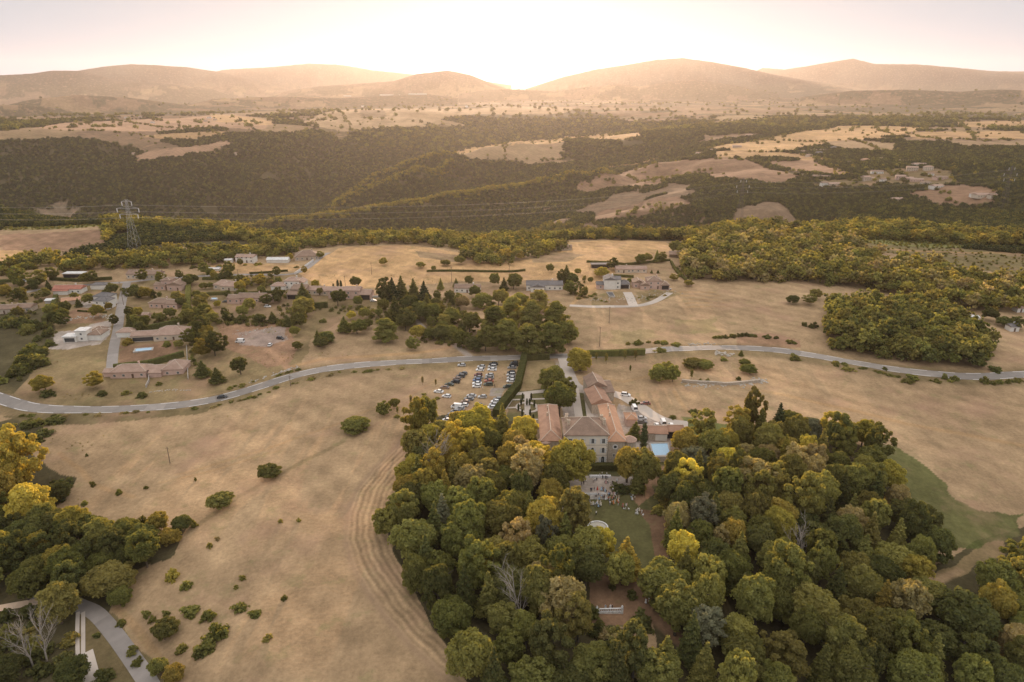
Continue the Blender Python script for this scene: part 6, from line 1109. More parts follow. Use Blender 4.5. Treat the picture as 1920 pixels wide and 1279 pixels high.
# ---- the chateau
def solve_h(x, y, z0, py):
    lo, hi = z0, z0 + 60
    for _ in range(30):
        m_ = (lo + hi) / 2
        if project(x, y, m_)[1] > py: lo = m_
        else: hi = m_
    return lo
cA = hit(1058, 872); cB = hit(1138, 872); cyw = 0.0; CW = cB[0] - cA[0]; cz = min(cA[2], cB[2]); cy0 = (cA[1] + cB[1]) / 2; EH = solve_h(cB[0], cy0, cz, 815) - cz
print('CHATEAU', CW, EH, cy0)
ch = empty('chateau', (cA[0], cy0, cz)); tag(ch, 'three-storey chateau with a hipped tiled roof and white shutters above the terrace', 'chateau')
b = MB(); b.box(0, CW, 0, 13, -2, EH - .05); b.build('wall', M_RENDER['ashlar'], ch)
b = MB(); b.box(-.12, CW + .12, -.12, 13.1, EH - .55, EH - .22); b.box(-.06, CW + .06, -.06, 13.05, EH * .66, EH * .66 + .22); b.box(-.06, CW + .06, -.06, 13.05, EH * .34, EH * .34 + .22)
for xx in (-.07, CW - .55):
    for k in range(int(EH / .8)): b.box(xx + (.0 if k % 2 else .02), xx + (.62 if k % 2 else .45), -.09, .3, k * .8, k * .8 + .42)
b.build('cornice', mat('pale_ashlar', (.56, .47, .37), .9, 1), ch)
b = MB(); roof_mesh(b, 0, CW, 0, 13, EH, 'hip', 3.9, .6); main_roof = b.build('roof', [M_TILE['brown'], M_RIDGE], ch)
M_CHIM = mat('chimney_render', (.62, .50, .38), .9, 2)
for cx, cyc in ((.9, 8.5), (1.6, 5.6), (1.2, 10.5), (CW - .8, 6.2), (CW - 1.4, 9.5)):
    b = MB(); b.box(cx - .5, cx + .5, cyc - .4, cyc + .4, EH, EH + 3.0); b.box(cx - .6, cx + .6, cyc - .5, cyc + .5, EH + 3.0, EH + 3.2); b.tube((cx - .2, cyc, EH + 3.2), (cx - .2, cyc, EH + 3.6), .13, .11); b.tube((cx + .2, cyc, EH + 3.2), (cx + .2, cyc, EH + 3.6), .13, .11); b.build('chimney', M_CHIM, main_roof)
for i in range(4):
    cx = CW * (i + .5) / 4 + (.35 if i else 0)
    window_at(ch, cx, 0, EH * .36 * 0 + 1.0, 1.25, 2.7, 'f', True, True); window_at(ch, cx, 0, EH * .42, 1.1, 1.9, 'f', True, True); window_at(ch, cx, 0, EH * .72, 1.15, 2.0, 'f', True)
# side wings
def wing(nm, lab, px0, px1, pyf, L_, pye, tile, rs, gap=0.0, oculus=False):
    a = hit(px0, pyf); b_ = hit(px1, pyf); w_ = b_[0] - a[0]; z = min(a[2], b_[2]); e = solve_h(a[0], a[1], z, pye) - z
    r_ = empty(nm, (a[0], a[1], z)); tag(r_, lab, 'building', 'wings of the chateau'); m_ = MB(); m_.box(0, w_, 0, L_, -2, e - .03); 
    m_.build('wall', M_RENDER['stone'], r_); m_ = MB(); roof_mesh(m_, 0, w_, 0, L_, e, 'hip', rs, .4); rf = m_.build('roof', [M_TILE[tile], M_RIDGE], r_)
    if oculus:
        q = MB(); q.lathe([(1.0, 0), (1.0, .08), (.6, .09), (.6, 0)], 20); 
        q.v = [(x_, -z_ if z_ else .01, y_) for x_, y_, z_ in q.v]; o = q.build('oculus', M_WHITE, r_, (w_ * .42, 0, e - 2.4)); q = MB(); q.lathe([(.58, 0), (.58, .03)], 16); q.v = [(x_, -z_, y_) for x_, y_, z_ in q.v]; q.build('pane', M_GLASS, o)
        window_at(r_, w_ * .36, 0, 2.8, .8, 1.3)
    for k in range(4): window_at(r_, 0 if px0 < 1030 else w_, 4 + k * 6, e - 3, 1, 1.5, 'l' if px0 < 1030 else 'r')
    for cx, cyc in ((w_ * .4, L_ * .55), (w_ * .45, L_ * .75)):
        q = MB(); q.box(cx - .3, cx + .3, cyc - .3, cyc + .3, e, e + rs + 1.1); q.build('chimney', M_CHIM, rf)
    return r_, e
wing('chateau_wing', 'orange-roofed long wing joined to the east side of the chateau', 1138.6, 1170, 869, 30, 827, 'orange', 2.4, oculus=True)
wing('chateau_wing', 'terracotta-roofed long wing west of the chateau courtyard', 1014, 1052, 866, 30, 826, 'terracotta', 2.4)
for px, py, pt, lb in ((1022, 862, 826, 'squat round tower with a low tiled cone at the west wing'), (1178, 862, 824, 'squat round tower with a low tiled cone at the east wing')):
    x, y, z = hit(px, py); e = solve_h(x, y, z, pt) - z; t_ = empty('round_tower', (x, y, z)); tag(t_, lb, 'tower', 'round towers of the chateau')
    b = MB(); b.lathe([(2.35, -1), (2.35, e)], 22); b.build('wall', M_RENDER['stone'], t_, smooth=False); b = MB(); b.lathe([(2.75, e - .1), (2.7, e + .12), (1.4, e + .95), (.05, e + 1.55)], 22); b.build('roof', [M_TILE['pinkish']], t_); window_at(t_, 0, -2.33, e * .45, .6, 1)
def simple(nm, lab, px, py, wpx, blocks, wall, tile, yaw=0, cat='building', **k): return H_(nm, lab, px, py, wpx, blocks, wall, tile, yaw, cat, 'outbuildings of the chateau', **k)
simple('barn', 'long tiled barn with a sagging ridge behind the east wing', 1128, 776, 38, [(0, .95, 0, 15, 4.4, 'gy', 2.0, None, None, 'none')], 'stone', 'terracotta', .12, win=False, chim=0)
simple('barn', 'higher cross-gabled barn at the back of the service yard', 1122, 748, 40, [(0, .85, 0, 11, 5.4, 'gy', 2.2, None, None, 'none'), (.75, 1.15, -3, 6, 4.0, 'sh', 1.4, None, None, 'none')], 'stone', 'brown', .10, win=False, chim=0)
simple('pool_house', 'low long pool house with a tiled roof and an open porch', 1240, 826, 84, [(0, .36, 0, 6.5, 2.9, 'gx', 1.5), (.36, .62, -.3, 6.5, 2.85, 'gx', 1.5, 'white', None, 'none'), (.62, 1.0, 1.8, 6.6, 2.8, 'gx', 1.4, None, None, 'garage')], 'stone', 'terracotta', -.02, chim=0)
simple('outbuilding', 'small square outbuilding with an orange roof by the conifer', 1184, 800, 20, [(0, 1, 0, 6, 3.0, 'hip', 1.2, None, None, 'none')], 'pink', 'orange', 0, win=False, chim=0)
# swimming pools
def pool(lab, pts, wallh=0.0, mwat=M_WATER, cat='swimming pool', rim=.5, deck=None):
    P = w2(pts); z = max(hgt(*p) for p in P) + .12 + wallh; c = P.mean(0); r_ = empty('swimming_pool', (c[0], c[1], z)); tag(r_, lab, cat); Q = P - c
    o_ = MB(); n = len(Q); out = Q * (1 + rim * 2 / np.hypot(*(Q.T)).mean())
    for i in range(n):
        j = (i + 1) % n; o_.quad([(*out[i], .12), (*out[j], .12), (*Q[j], .12), (*Q[i], .12)]); o_.quad([(*out[i], -1 - wallh), (*out[j], -1 - wallh), (*out[j], .12), (*out[i], .12)]); o_.quad([(*Q[j], -.3), (*Q[i], -.3), (*Q[i], .12), (*Q[j], .12)])
    o_.build('coping', M_CONC if wallh < 1 else M_WHITE, r_); w_ = MB(); w_.quad([(*q, .0) for q in Q]); w_.build('water', mwat, r_); return r_
pool('pale blue swimming pool on a raised deck below the pool house', [(1226, 856), (1256, 856), (1251, 835), (1220, 835)], .3)
pool('narrow blue swimming pool in the villa lawn', [(253, 661), (284, 657), (285, 652), (256, 655)])
pool('tiny turquoise pool beside the orange bush', [(397, 563), (407, 563), (406, 560), (398, 560)], .4)
pool('sunken dark pool framed in white below the modern house', [(1143, 557), (1152, 557), (1148, 549), (1138, 549)], .2, mat('pool_cover', (.10, .10, .10), .6))
b = MB(); a = hit(1224, 866); c = hit(1259, 866); b.box(0, c[0] - a[0], 0, .6, -1, 2.2); tag(b.build('retaining_wall', M_RENDER['stone'], None, a), 'dark stone retaining wall holding the pool deck', 'wall')
# fountain basin, balustrades, terrace
x, y, z = hit(1121, 990); ft = empty('fountain', (x, y, z)); tag(ft, 'round white fountain basin on the lawn', 'fountain')
b = MB(); b.lathe([(3.3, -.5), (3.3, .5), (2.9, .5), (2.9, .1)], 32); b.build('basin', M_WHITE, ft); b = MB(); b.lathe([(2.88, .2), (2.88, .22)], 32); b.build('water', M_POND, ft); b = MB(); b.lathe([(.35, 0), (.2, .8), (.5, 1.0), (.1, 1.1)], 12); b.build('spout', M_STONE, ft)
def balustrade(lab, p0, p1, hh=1.1, ends=True, wallh=0.5):
    a = hit(*p0); c = hit(*p1); L_ = math.hypot(c[0] - a[0], c[1] - a[1]); an = math.atan2(c[1] - a[1], c[0] - a[0]); z = (a[2] + c[2]) / 2; r_ = empty('balustrade', (a[0], a[1], z), an); tag(r_, lab, 'balustrade')
    b = MB(); b.box(0, L_, -.18, .18, hh - .16 + wallh, hh + wallh); b.build('handrail', M_WHITE, r_); b = MB(); b.box(0, L_, -.2, .2, -.8, .15 + wallh); b.build('plinth', M_WHITE, r_)
    n = int(L_ / .45)
    pr = None
    for i in range(n):
        if pr is None: b = MB(); b.lathe([(.09, .15), (.13, .4), (.06, .75), (.1, hh - .16)], 8); pr = b.mesh('baluster', [M_WHITE])
        link('baluster', pr, r_, ((i + .5) * L_ / n, 0, wallh))
    for xx in ([0, L_] if ends else []):
        b = MB(); b.box(xx - .28, xx + .28, -.28, .28, -.8, hh + .25 + wallh); b.lathe([(.1, hh + .25 + wallh), (.3, hh + .55 + wallh), (.1, hh + .95 + wallh)], 8, (xx, 0)); b.build('pillar', M_WHITE, r_)
    return r_
balustrade('white balustrade of the small belvedere in the bare clearing', (1119, 1150), (1166, 1150)); balustrade('low pale balustrade along the front edge of the gravel terrace', (1072, 929), (1138, 928), .7, False, .1)
b = MB()
a = hit(1106, 932); 
for k in range(4): b.box(0, 6, -k * .45, .5 - k * .45, -.6, .45 - k * .12)
tag(b.build('steps', M_CONC, None, a), 'pale stone steps leading from the terrace to the lawn', 'steps')
# walls, hedges
M_HEDGE = LM['dark green']; M_HEDGE2 = LM['green']
def run(pts, wd, hh, name, lab, m, cat, leafy=True, group=None, seed=0):
    P = w2(pts); Vs = []; rg = np.random.default_rng(seed + int(abs(P[0, 0]))); b = MB(); lobes = []
    for i in range(len(P) - 1):
        a, c = P[i], P[i + 1]; L_ = np.hypot(*(c - a)); t = (c - a) / L_; nrm = np.array([-t[1], t[0]]) * wd / 2; n = max(1, int(L_ / 2)); 
        for k in range(n):
            p = a + t * L_ * k / n; q = a + t * L_ * (k + 1) / n; zp, zq = hgt(*p), hgt(*q)
            if leafy:
                c_ = (p + q) / 2; lobes.append((c_[0] - P[0, 0], c_[1] - P[0, 1], (zp + zq) / 2, p, q, zp, zq))
            e = .0 if not leafy else 0
            v = [(*(p - nrm), zp - .5), (*(q - nrm), zq - .5), (*(q + nrm), zq - .5), (*(p + nrm), zp - .5), (*(p - nrm), zp + hh), (*(q - nrm), zq + hh), (*(q + nrm), zq + hh), (*(p + nrm), zp + hh)]
            for f in ((0, 1, 5, 4), (2, 3, 7, 6), (4, 5, 6, 7), (1, 2, 6, 5), (3, 0, 4, 7)): b.quad([v[j] for j in f])
            if leafy:
                m_ = int(L_ / n * (hh * 2 + wd) * 5)
                for _ in range(m_):
                    s = rg.random(); f = rg.random() * (2 * hh + wd); pt = p + (q - p) * s; zb = zp + (zq - zp) * s
                    if f < hh: pos = (*(pt - nrm), zb + f); nn_ = (-nrm[0], -nrm[1], .3)
                    elif f < 2 * hh: pos = (*(pt + nrm), zb + f - hh); nn_ = (nrm[0], nrm[1], .3)
                    else: pos = (*(pt + nrm * ((f - 2 * hh) / wd * 2 - 1)), zb + hh); nn_ = (0, 0, 1)
                    N_ = (Vector(nn_) + Vector(rg.normal(size=3)) * .5).normalized(); A_ = N_.orthogonal().normalized() * .22; B_ = N_.cross(A_); C_ = Vector(pos) + N_ * .08
                    b.quad([C_ - A_, C_ - B_, C_ + A_, C_ + B_])
    o_ = [(v[0] - P[0, 0], v[1] - P[0, 1], v[2] - hgt(*P[0])) for v in b.v]; b.v = o_
    me = b.mesh(name, [m]); at = me.attributes.new('tint', 'FLOAT', 'POINT'); at.data.foreach_set('value', rg.random(len(b.v))); return tag(link(name, me, None, (P[0, 0], P[0, 1], hgt(*P[0]))), lab, cat, group)
HD = [([(985, 668), (980, 690), (971, 728), (955, 748), (930, 782)], 3.0, 3.4, 'tall dark hedge between the parked cars and the formal garden'), ([(987, 676), (1030, 674)], 1.6, 3.0, 'straight dark hedge across the top of the garden'), ([(1100, 668), (1160, 667), (1209, 665)], 2.0, 3.2, 'long dark hedge along the road above the young poplars'),
      ([(214, 694), (280, 686), (345, 668)], 2.0, 3.0, 'thick dark hedge between the pink bungalow and the pool lawn'), ([(250, 625), (300, 615), (346, 606)], 2.0, 3.0, 'dark hedge behind the beige villa'), ([(352, 605), (353, 560), (354, 520)], 3.2, 2.4, 'tall straight light hedge running uphill between plots'),
      ([(352, 555), (430, 552)], 1.6, 2.2, 'dark hedge west of the long brown house'), ([(380, 525), (450, 522)], 1.6, 2.0, 'dark hedge behind the double-hipped bungalow'), ([(440, 552), (535, 548)], 1.4, 1.6, 'low hedge behind the long brown house'), ([(585, 578), (615, 576)], 2.2, 3.4, 'square dark hedge left of the pink villa'),
      ([(1100, 492), (1170, 497), (1256, 489)], 1.6, 1.6, 'low hedge along the lower edge of the straw field'), ([(1150, 519), (1188, 521)], 1.6, 1.8, 'clipped green hedge in front of the cream bungalow'), ([(1258, 492), (1270, 512), (1286, 526)], 1.6, 1.6, 'hedge sloping down beside the oak belt'), ([(95, 525), (150, 528), (210, 524)], 2, 2.0, 'dark hedge along the western street'),
      ([(0, 530), (60, 527), (70, 530)], 2, 2, 'dark hedge left of the western street'), ([(0, 556), (50, 543), (66, 534)], 1.6, 2, 'hedge curving beside the western street'), ([(84, 605), (100, 580), (106, 560)], 2.6, 3.0, 'dark hedge between two western gardens'), ([(146, 584), (200, 587)], 1.0, 1.0, 'low hedge below the two-storey white house'),
      ([(1078, 728), (1080, 725)], .8, .8, 'short hedge stub beside the gravel drive'), ([(468, 514), (540, 509)], 1.4, 1.4, 'low field hedge above the street'), ([(1085, 881), (1160, 881)], 2.2, 2.4, 'dark clipped hedge at the foot of the chateau facade'), ([(800, 510), (900, 510), (985, 508)], 1.4, 1.4, 'thin field hedge between the straw strips')]
for i, (p, w_, hh, lb) in enumerate(HD): run(p, w_, hh, 'hedge', lb, M_HEDGE2 if 'light' in lb or 'green' in lb else M_HEDGE, 'hedge', True, None, i)
run([(553, 515), (570, 503), (588, 490)], .35, 1.8, 'boundary_wall', 'white wall climbing beside the track to the hipped house', M_WHITE, 'wall', False); run([(274, 727), (280, 715), (278, 703)], .35, 1.4, 'boundary_wall', 'pale wall stub dropping from the pink bungalow', M_CONC, 'wall', False)
run([(1278, 716), (1310, 719), (1360, 722), (1425, 716)], 1.2, 1.3, 'stone_wall', 'old grey dry-stone wall in the field below the road', M_STONE, 'wall', False); run([(350, 650), (352, 690), (353, 712)], .3, 1, 'boundary_wall', 'thin pale wall along the edge of the long bungalow plot', M_CONC, 'wall', False)
run([(690, 558), (724, 557)], .3, 1.2, 'boundary_wall', 'white terrace wall right of the pink villa', M_WHITE, 'wall', False)
# rocks by the road
import bmesh
def rocks(lab, pts, n, s0, s1, jit, seed):
    rg = random.Random(seed); V0, F0 = ico1(); V = []; Fc = []; P = w2(pts); base = (P[0, 0], P[0, 1], hgt(*P[0]))
    for i in range(n):
        k = rg.randrange(len(P) - 1); t = rg.random(); x = P[k, 0] * (1 - t) + P[k + 1, 0] * t + rg.gauss(0, jit); y = P[k, 1] * (1 - t) + P[k + 1, 1] * t + rg.gauss(0, jit); s = rg.uniform(s0, s1); z = hgt(x, y)
        for v in V0: V.append((x + v[0] * s * rg.uniform(.7, 1.3) - base[0], y + v[1] * s * rg.uniform(.7, 1.3) - base[1], z + v[2] * s * .7 - base[2]))
        Fc += [tuple(int(a) + i * len(V0) for a in f) for f in F0]
    me = bpy.data.meshes.new('rubble'); me.from_pydata(V, [], Fc); me.materials.append(M_ROCK); tag(link('rubble', me, None, base), lab, None, None, 'stuff')
M_ROCK = mat('pale_rock', (.50, .44, .37), .95, 1)
rocks('pale boulders lining the upper verge of the road', [(470, 716), (520, 700), (560, 688)], 70, .25, .6, .8, 1); rocks('rubble on the gravel mound', [(110, 606), (150, 595), (205, 592), (212, 600)], 90, .3, .8, 1.6, 2); rocks('white stones in front of the pink bungalow', [(280, 735), (330, 731), (355, 732)], 30, .2, .5, .5, 3)
rocks('rubble of the old field terraces', [(1280, 722), (1350, 724), (1420, 718), (1425, 712)], 90, .3, .8, 1.6, 4); rocks('grey stone bank at the road edge', [(1340, 662), (1370, 664)], 40, .4, .9, 1.2, 5); rocks('white stones above the road', [(1290, 646), (1335, 645)], 40, .25, .6, 1, 6)
rocks('loose stones around the two new houses', [(1100, 560), (1160, 562), (1210, 558), (1262, 545)], 120, .25, .6, 3.5, 7); rocks('foundation rubble on the building plot', [(445, 628), (500, 618), (540, 636)], 60, .2, .6, 3, 8)
# ------------------------------------------------------------------ vehicles
M_TYRE = mat('tyre', (.03, .03, .03), .9); M_CGLASS = mat('car_glass', (.035, .04, .045), .12, spec=.7); M_LIGHT = mat('headlight', (.8, .78, .72), .2, spec=.6); M_TAIL = mat('tail_light', (.35, .03, .02), .3)
def paint(n, c): return mat(n, c, .32, spec=.6)
CP_ = {'white': paint('white_car_paint', (.80, .79, .77)), 'silver': paint('silver_car_paint', (.50, .49, .48)), 'grey': paint('grey_car_paint', (.24, .235, .23)), 'dark grey': paint('dark_grey_car_paint', (.10, .10, .10)), 'black': paint('black_car_paint', (.03, .03, .032)), 'blue': paint('blue_car_paint', (.13, .19, .33)), 'red': paint('red_car_paint', (.42, .12, .07)), 'brown': paint('brown_car_paint', (.27, .17, .12)), 'dark green': paint('dark_green_car_paint', (.06, .08, .055)), 'maroon': paint('maroon_car_paint', (.20, .06, .05))}
def loft(sections, mi=0):
    """closed body from rings (x, half widths low/high, z low, z mid, z high)"""
    b = MB(); rings = []
    for x, wl, wh, z0, z1, z2 in sections: rings.append([(x, -wl, z0), (x, -wl * 1.0, z1), (x, -wh, z2), (x, wh, z2), (x, wl, z1), (x, wl, z0)])
    for i in range(len(rings) - 1):
        for j in range(6):
            k = (j + 1) % 6; b.quad([rings[i][j], rings[i][k], rings[i + 1][k], rings[i + 1][j]], mi)
    b.quad(rings[0][::-1], mi); b.quad(rings[-1], mi); return b
def car_proto(kind):
    P = {}
    if kind == 'hatchback': L_, top, cab = 4.1, 1.48, (-1.95, -1.45, .25, 1.0)
    elif kind == 'saloon': L_, top, cab = 4.5, 1.45, (-1.75, -1.1, .35, 1.1)
    elif kind == 'suv': L_, top, cab = 4.5, 1.68, (-2.15, -1.75, .45, 1.15)
    else: L_, top, cab = 5.0, 2.25, (-2.45, -2.35, 1.25, 1.95)
    h2 = L_ / 2; sh = .92 if kind != 'van' else 1.15; w_ = .88 if kind != 'van' else .98
    P['body'] = loft([(-h2, w_ * .82, w_ * .8, .35, .6, sh - .12), (-h2 + .15, w_ * .96, w_ * .9, .22, .6, sh), (cab[0], w_, w_ * .94, .2, .65, sh + .02), (cab[3], w_, w_ * .93, .2, .62, sh), (h2 - .5, w_ * .98, w_ * .86, .2, .58, sh - .14), (h2 - .12, w_ * .9, w_ * .78, .24, .5, sh - .28), (h2, w_ * .72, w_ * .66, .32, .45, sh - .36)])
    g_ = loft([(cab[0], w_ * .9, w_ * .88, sh - .03, sh, sh + .01), (cab[1], w_ * .91, w_ * .76, sh - .03, sh + .05, top - .06), (cab[2], w_ * .91, w_ * .76, sh - .03, sh + .05, top - .05), (cab[3], w_ * .9, w_ * .86, sh - .04, sh - .02, sh + .005)])
    P['window'] = g_
    r_ = MB(); y = w_ * .74; r_.box(cab[1] + .05, cab[2] - .02, -y, y, top - .075, top - .01)
    for s in (-1, 1):
        for xx in (cab[1], (cab[1] + cab[2]) / 2 - .1, cab[2]): r_.quad([(xx - .05, s * w_ * .915, sh), (xx + .06, s * w_ * .915, sh), (xx + .06, s * (w_ * .775), top - .05), (xx - .05, s * (w_ * .775), top - .05)])
    if kind == 'van':
        for s in (-1, 1): r_.quad([(cab[0] + .1, s * w_ * .93, sh - .02), (cab[2] - .5, s * w_ * .93, sh - .02), (cab[2] - .5, s * w_ * .79, top - .05), (cab[1], s * w_ * .79, top - .05)])
    P['roof_panel'] = r_; P['L'] = L_; P['w'] = w_; return P
PROTO = {}
wb = MB(); wb.tube((0, -.11, 0), (0, .11, 0), .32, .32, 14); WH = wb.mesh('wheel', [M_TYRE]); rb_ = MB(); rb_.tube((0, -.12, 0), (0, .12, 0), .19, .19, 10); RIM = rb_.mesh('rim', [mat('rim_metal', (.5, .5, .5), .4, metal=.7)])
for k in ('hatchback', 'saloon', 'suv', 'van'):
    P = car_proto(k); q = MB(); L_ = P['L']
    PROTO[k] = dict(body=P['body'].mesh('body', [CP_['white']]), window=P['window'].mesh('window', [M_CGLASS]), roof_panel=P['roof_panel'].mesh('roof_panel', [CP_['white']]), L=L_, w=P['w'])
    for nm, sx, m_ in (('headlight', 1, M_LIGHT), ('tail_light', -1, M_TAIL)): q = MB(); q.box(-.03, .03, -.15, .15, -.07, .07); PROTO[k][nm] = q.mesh(nm, [m_])
def car(px, py, kind, colour, yaw, label, group, cat='car'):
    x, y, z = hit(px, py); P = PROTO[kind]; e = empty('van' if kind == 'van' else 'parked_car', (x, y, z + .02), yaw); tag(e, label, 'van' if kind == 'van' else cat, group)
    link('body', P['body'], e, None, 0, [CP_[colour]]); link('window', P['window'], e); link('roof_panel', P['roof_panel'], e, None, 0, [CP_[colour]])
    for sx in (-1, 1):
        for sy in (-1, 1):
            w_ = link('wheel', WH, e, (sx * P['L'] * .31, sy * (P['w'] - .08), .32)); link('rim', RIM, w_)
    for sy in (-1, 1): link('headlight', P['headlight'], e, (P['L'] / 2 - .07, sy * .55, .55)); link('tail_light', P['tail_light'], e, (-P['L'] / 2 + .04, sy * .58, .72))
    return e
GC = 'cars parked in the dry field by the hedge'
def zc(zx, zy): return 800 + zx / 8, 640 + zy / 8
ORD = ['first', 'second', 'third', 'fourth', 'fifth', 'sixth', 'seventh', 'eighth', 'ninth', 'tenth']
def row(name, items, yaw):
    for i, (zx, zy, kd, cl) in enumerate(items):
        a, b_ = zc(zx, zy + 16); car(a, b_, kd, cl, yaw, f'{cl} {kd}, {ORD[i]} from the road in the {name}', GC)
row('slanting west row of parked cars', [(550, 480, 'hatchback', 'dark grey'), (510, 520, 'suv', 'dark grey'), (455, 560, 'hatchback', 'brown'), (432, 606, 'suv', 'black'), (340, 645, 'saloon', 'dark green'), (275, 690, 'saloon', 'brown'), (180, 752, 'saloon', 'white'), (298, 822, 'hatchback', 'white')], math.pi - .28)
row('second row of parked cars', [(820, 378, 'hatchback', 'silver'), (800, 425, 'hatchback', 'white'), (775, 500, 'hatchback', 'maroon'), (778, 540, 'saloon', 'grey'), (755, 580, 'hatchback', 'blue'), (755, 628, 'saloon', 'white'), (750, 672, 'hatchback', 'white')], math.pi - .03)
row('middle row of parked cars', [(1005, 335, 'saloon', 'black'), (985, 378, 'suv', 'silver'), (980, 422, 'saloon', 'white'), (945, 505, 'hatchback', 'silver'), (940, 545, 'saloon', 'grey'), (935, 592, 'saloon', 'red'), (925, 645, 'suv', 'dark green')], math.pi - .02)
row('row of parked cars against the hedge', [(1315, 320, 'hatchback', 'dark grey'), (1305, 352, 'suv', 'black'), (1280, 392, 'saloon', 'grey'), (1268, 462, 'hatchback', 'black'), (1266, 500, 'suv', 'silver'), (1266, 548, 'hatchback', 'silver'), (1262, 594, 'hatchback', 'white'), (1215, 680, 'suv', 'dark green')], math.pi)
row('lower slanting row of parked cars', [(672, 815, 'saloon', 'silver'), (635, 862, 'saloon', 'grey'), (580, 906, 'hatchback', 'brown'), (555, 955, 'hatchback', 'white'), (450, 985, 'van', 'white'), (500, 1008, 'hatchback', 'silver'), (425, 1050, 'hatchback', 'grey'), (385, 1093, 'hatchback', 'grey'), (350, 1138, 'hatchback', 'dark grey'), (305, 1182, 'hatchback', 'white')], math.pi - .2)
row('short lower row beside the hedge end', [(1065, 866, 'hatchback', 'grey'), (1030, 903, 'hatchback', 'white'), (1003, 950, 'hatchback', 'silver'), (975, 992, 'hatchback', 'white')], math.pi - .05)
for zx, zy, kd, cl, yw, lb in ((525, 358, 'hatchback', 'silver', math.pi, 'lone silver hatchback nearest the road at the top of the car field'), (835, 835, 'hatchback', 'silver', math.pi, 'lone silver hatchback between the lower rows'), (785, 962, 'saloon', 'dark grey', math.pi - .1, 'lone dark saloon half behind the golden tree')):
    a, b_ = zc(zx, zy + 12); car(a, b_, kd, cl, yw, lb, GC)
GP = 'vehicles around the service yard'
for a, b_, kd, cl, yw, lb in ((1173, 742, 'suv', 'white', -.25, 'white car parked alone on the grass above the drive'), (1210, 758, 'saloon', 'maroon', math.pi - .1, 'maroon car parked on the dry grass beside the drive'), (1203, 786, 'saloon', 'silver', 0, 'silver car in front of the small outbuilding'), (1203, 793, 'saloon', 'dark grey', 0, 'dark car between the silver car and the pool house'), (1243, 795, 'van', 'white', math.pi / 2, 'white van nose-out behind the pool house'), (1231, 799, 'hatchback', 'white', math.pi / 2, 'white hatchback left of the white van'), (1258, 799, 'hatchback', 'white', math.pi / 2, 'white hatchback right of the white van'), (1189, 768, 'van', 'white', math.pi / 2 + .1, 'white box van beside the round bush of the yard')):
    car(a, b_, kd, cl, yw, lb, GP)
GO = 'vehicles on and around the village roads'
for a, b_, kd, cl, yw, lb in ((417, 746, 'saloon', 'black', .25, 'black car driving along the road bend'), (450, 642, 'van', 'white', math.pi - .1, 'white van parked on the building plot'), (507, 648, 'hatchback', 'white', math.pi / 2, 'small white car in the middle of the building plot'), (526, 636, 'suv', 'black', -.3, 'dark off-roader at the edge of the building plot'), (502, 576, 'hatchback', 'white', 0, 'white car under the dark bush by the long brown house'), (45, 529, 'van', 'white', 0, 'white van beside the western orchard'), (700, 565, 'hatchback', 'white', .2, 'white car at the pink villa terrace'), (424, 567, 'saloon', 'dark grey', 0, 'dark car at the west end of the long brown house'), (1253, 543, 'hatchback', 'white', .3, 'white car outside the twin garage'), (410, 503, 'saloon', 'dark grey', 0, 'dark car in the straw strip by the white tunnel')):
    car(a, b_, kd, cl, yw, lb, GO)
# ------------------------------------------------------------------ people
def person_mesh(seed, dress=False, sit=False):
    rg = random.Random(seed); J = [(0, 0, .95), (0, 0, 1.12), (0, .01, 1.38), (0, 0, 1.5), (0, -.02, 1.66)]; E = [(0, 1), (1, 2), (2, 3), (3, 4)]; Rr = [.15, .13, .16, .055, .105]
    def add(p, par, r): J.append(p); Rr.append(r); E.append((par, len(J) - 1)); return len(J) - 1
    st = rg.uniform(.02, .16)
    for s in (-1, 1):
        h_ = add((s * .09, 0, .9), 0, .10); k = add((s * .10, -s * st * .6 - .02, .5), h_, .065); f = add((s * .11, s * st, .08), k, .045); add((s * .12, s * st - .15, .04), f, .035)
        sh = add((s * .19, 0, 1.40), 2, .06)
        ben = rg.random()
        if ben < .5: el = add((s * .25, .02, 1.12), sh, .042); hd = add((s * .22, -.12 - .1 * ben, .95), el, .034)
        else: el = add((s * .26, 0, 1.14), sh, .042); hd = add((s * .14, -.24, 1.18 + .1 * ben), el, .034)
        add((J[hd][0], J[hd][1] - .07, J[hd][2]), hd, .03)
    me = bpy.data.meshes.new('body'); me.from_pydata(J, E, []); o = bpy.data.objects.new('t', me); COL.objects.link(o); me.update()
    sk = o.modifiers.new('s', 'SKIN'); sk.use_smooth_shade = True
    for i, v in enumerate(me.skin_vertices[0].data if me.skin_vertices else []): v.radius = (Rr[i], Rr[i])
    return o, me, Rr, sk
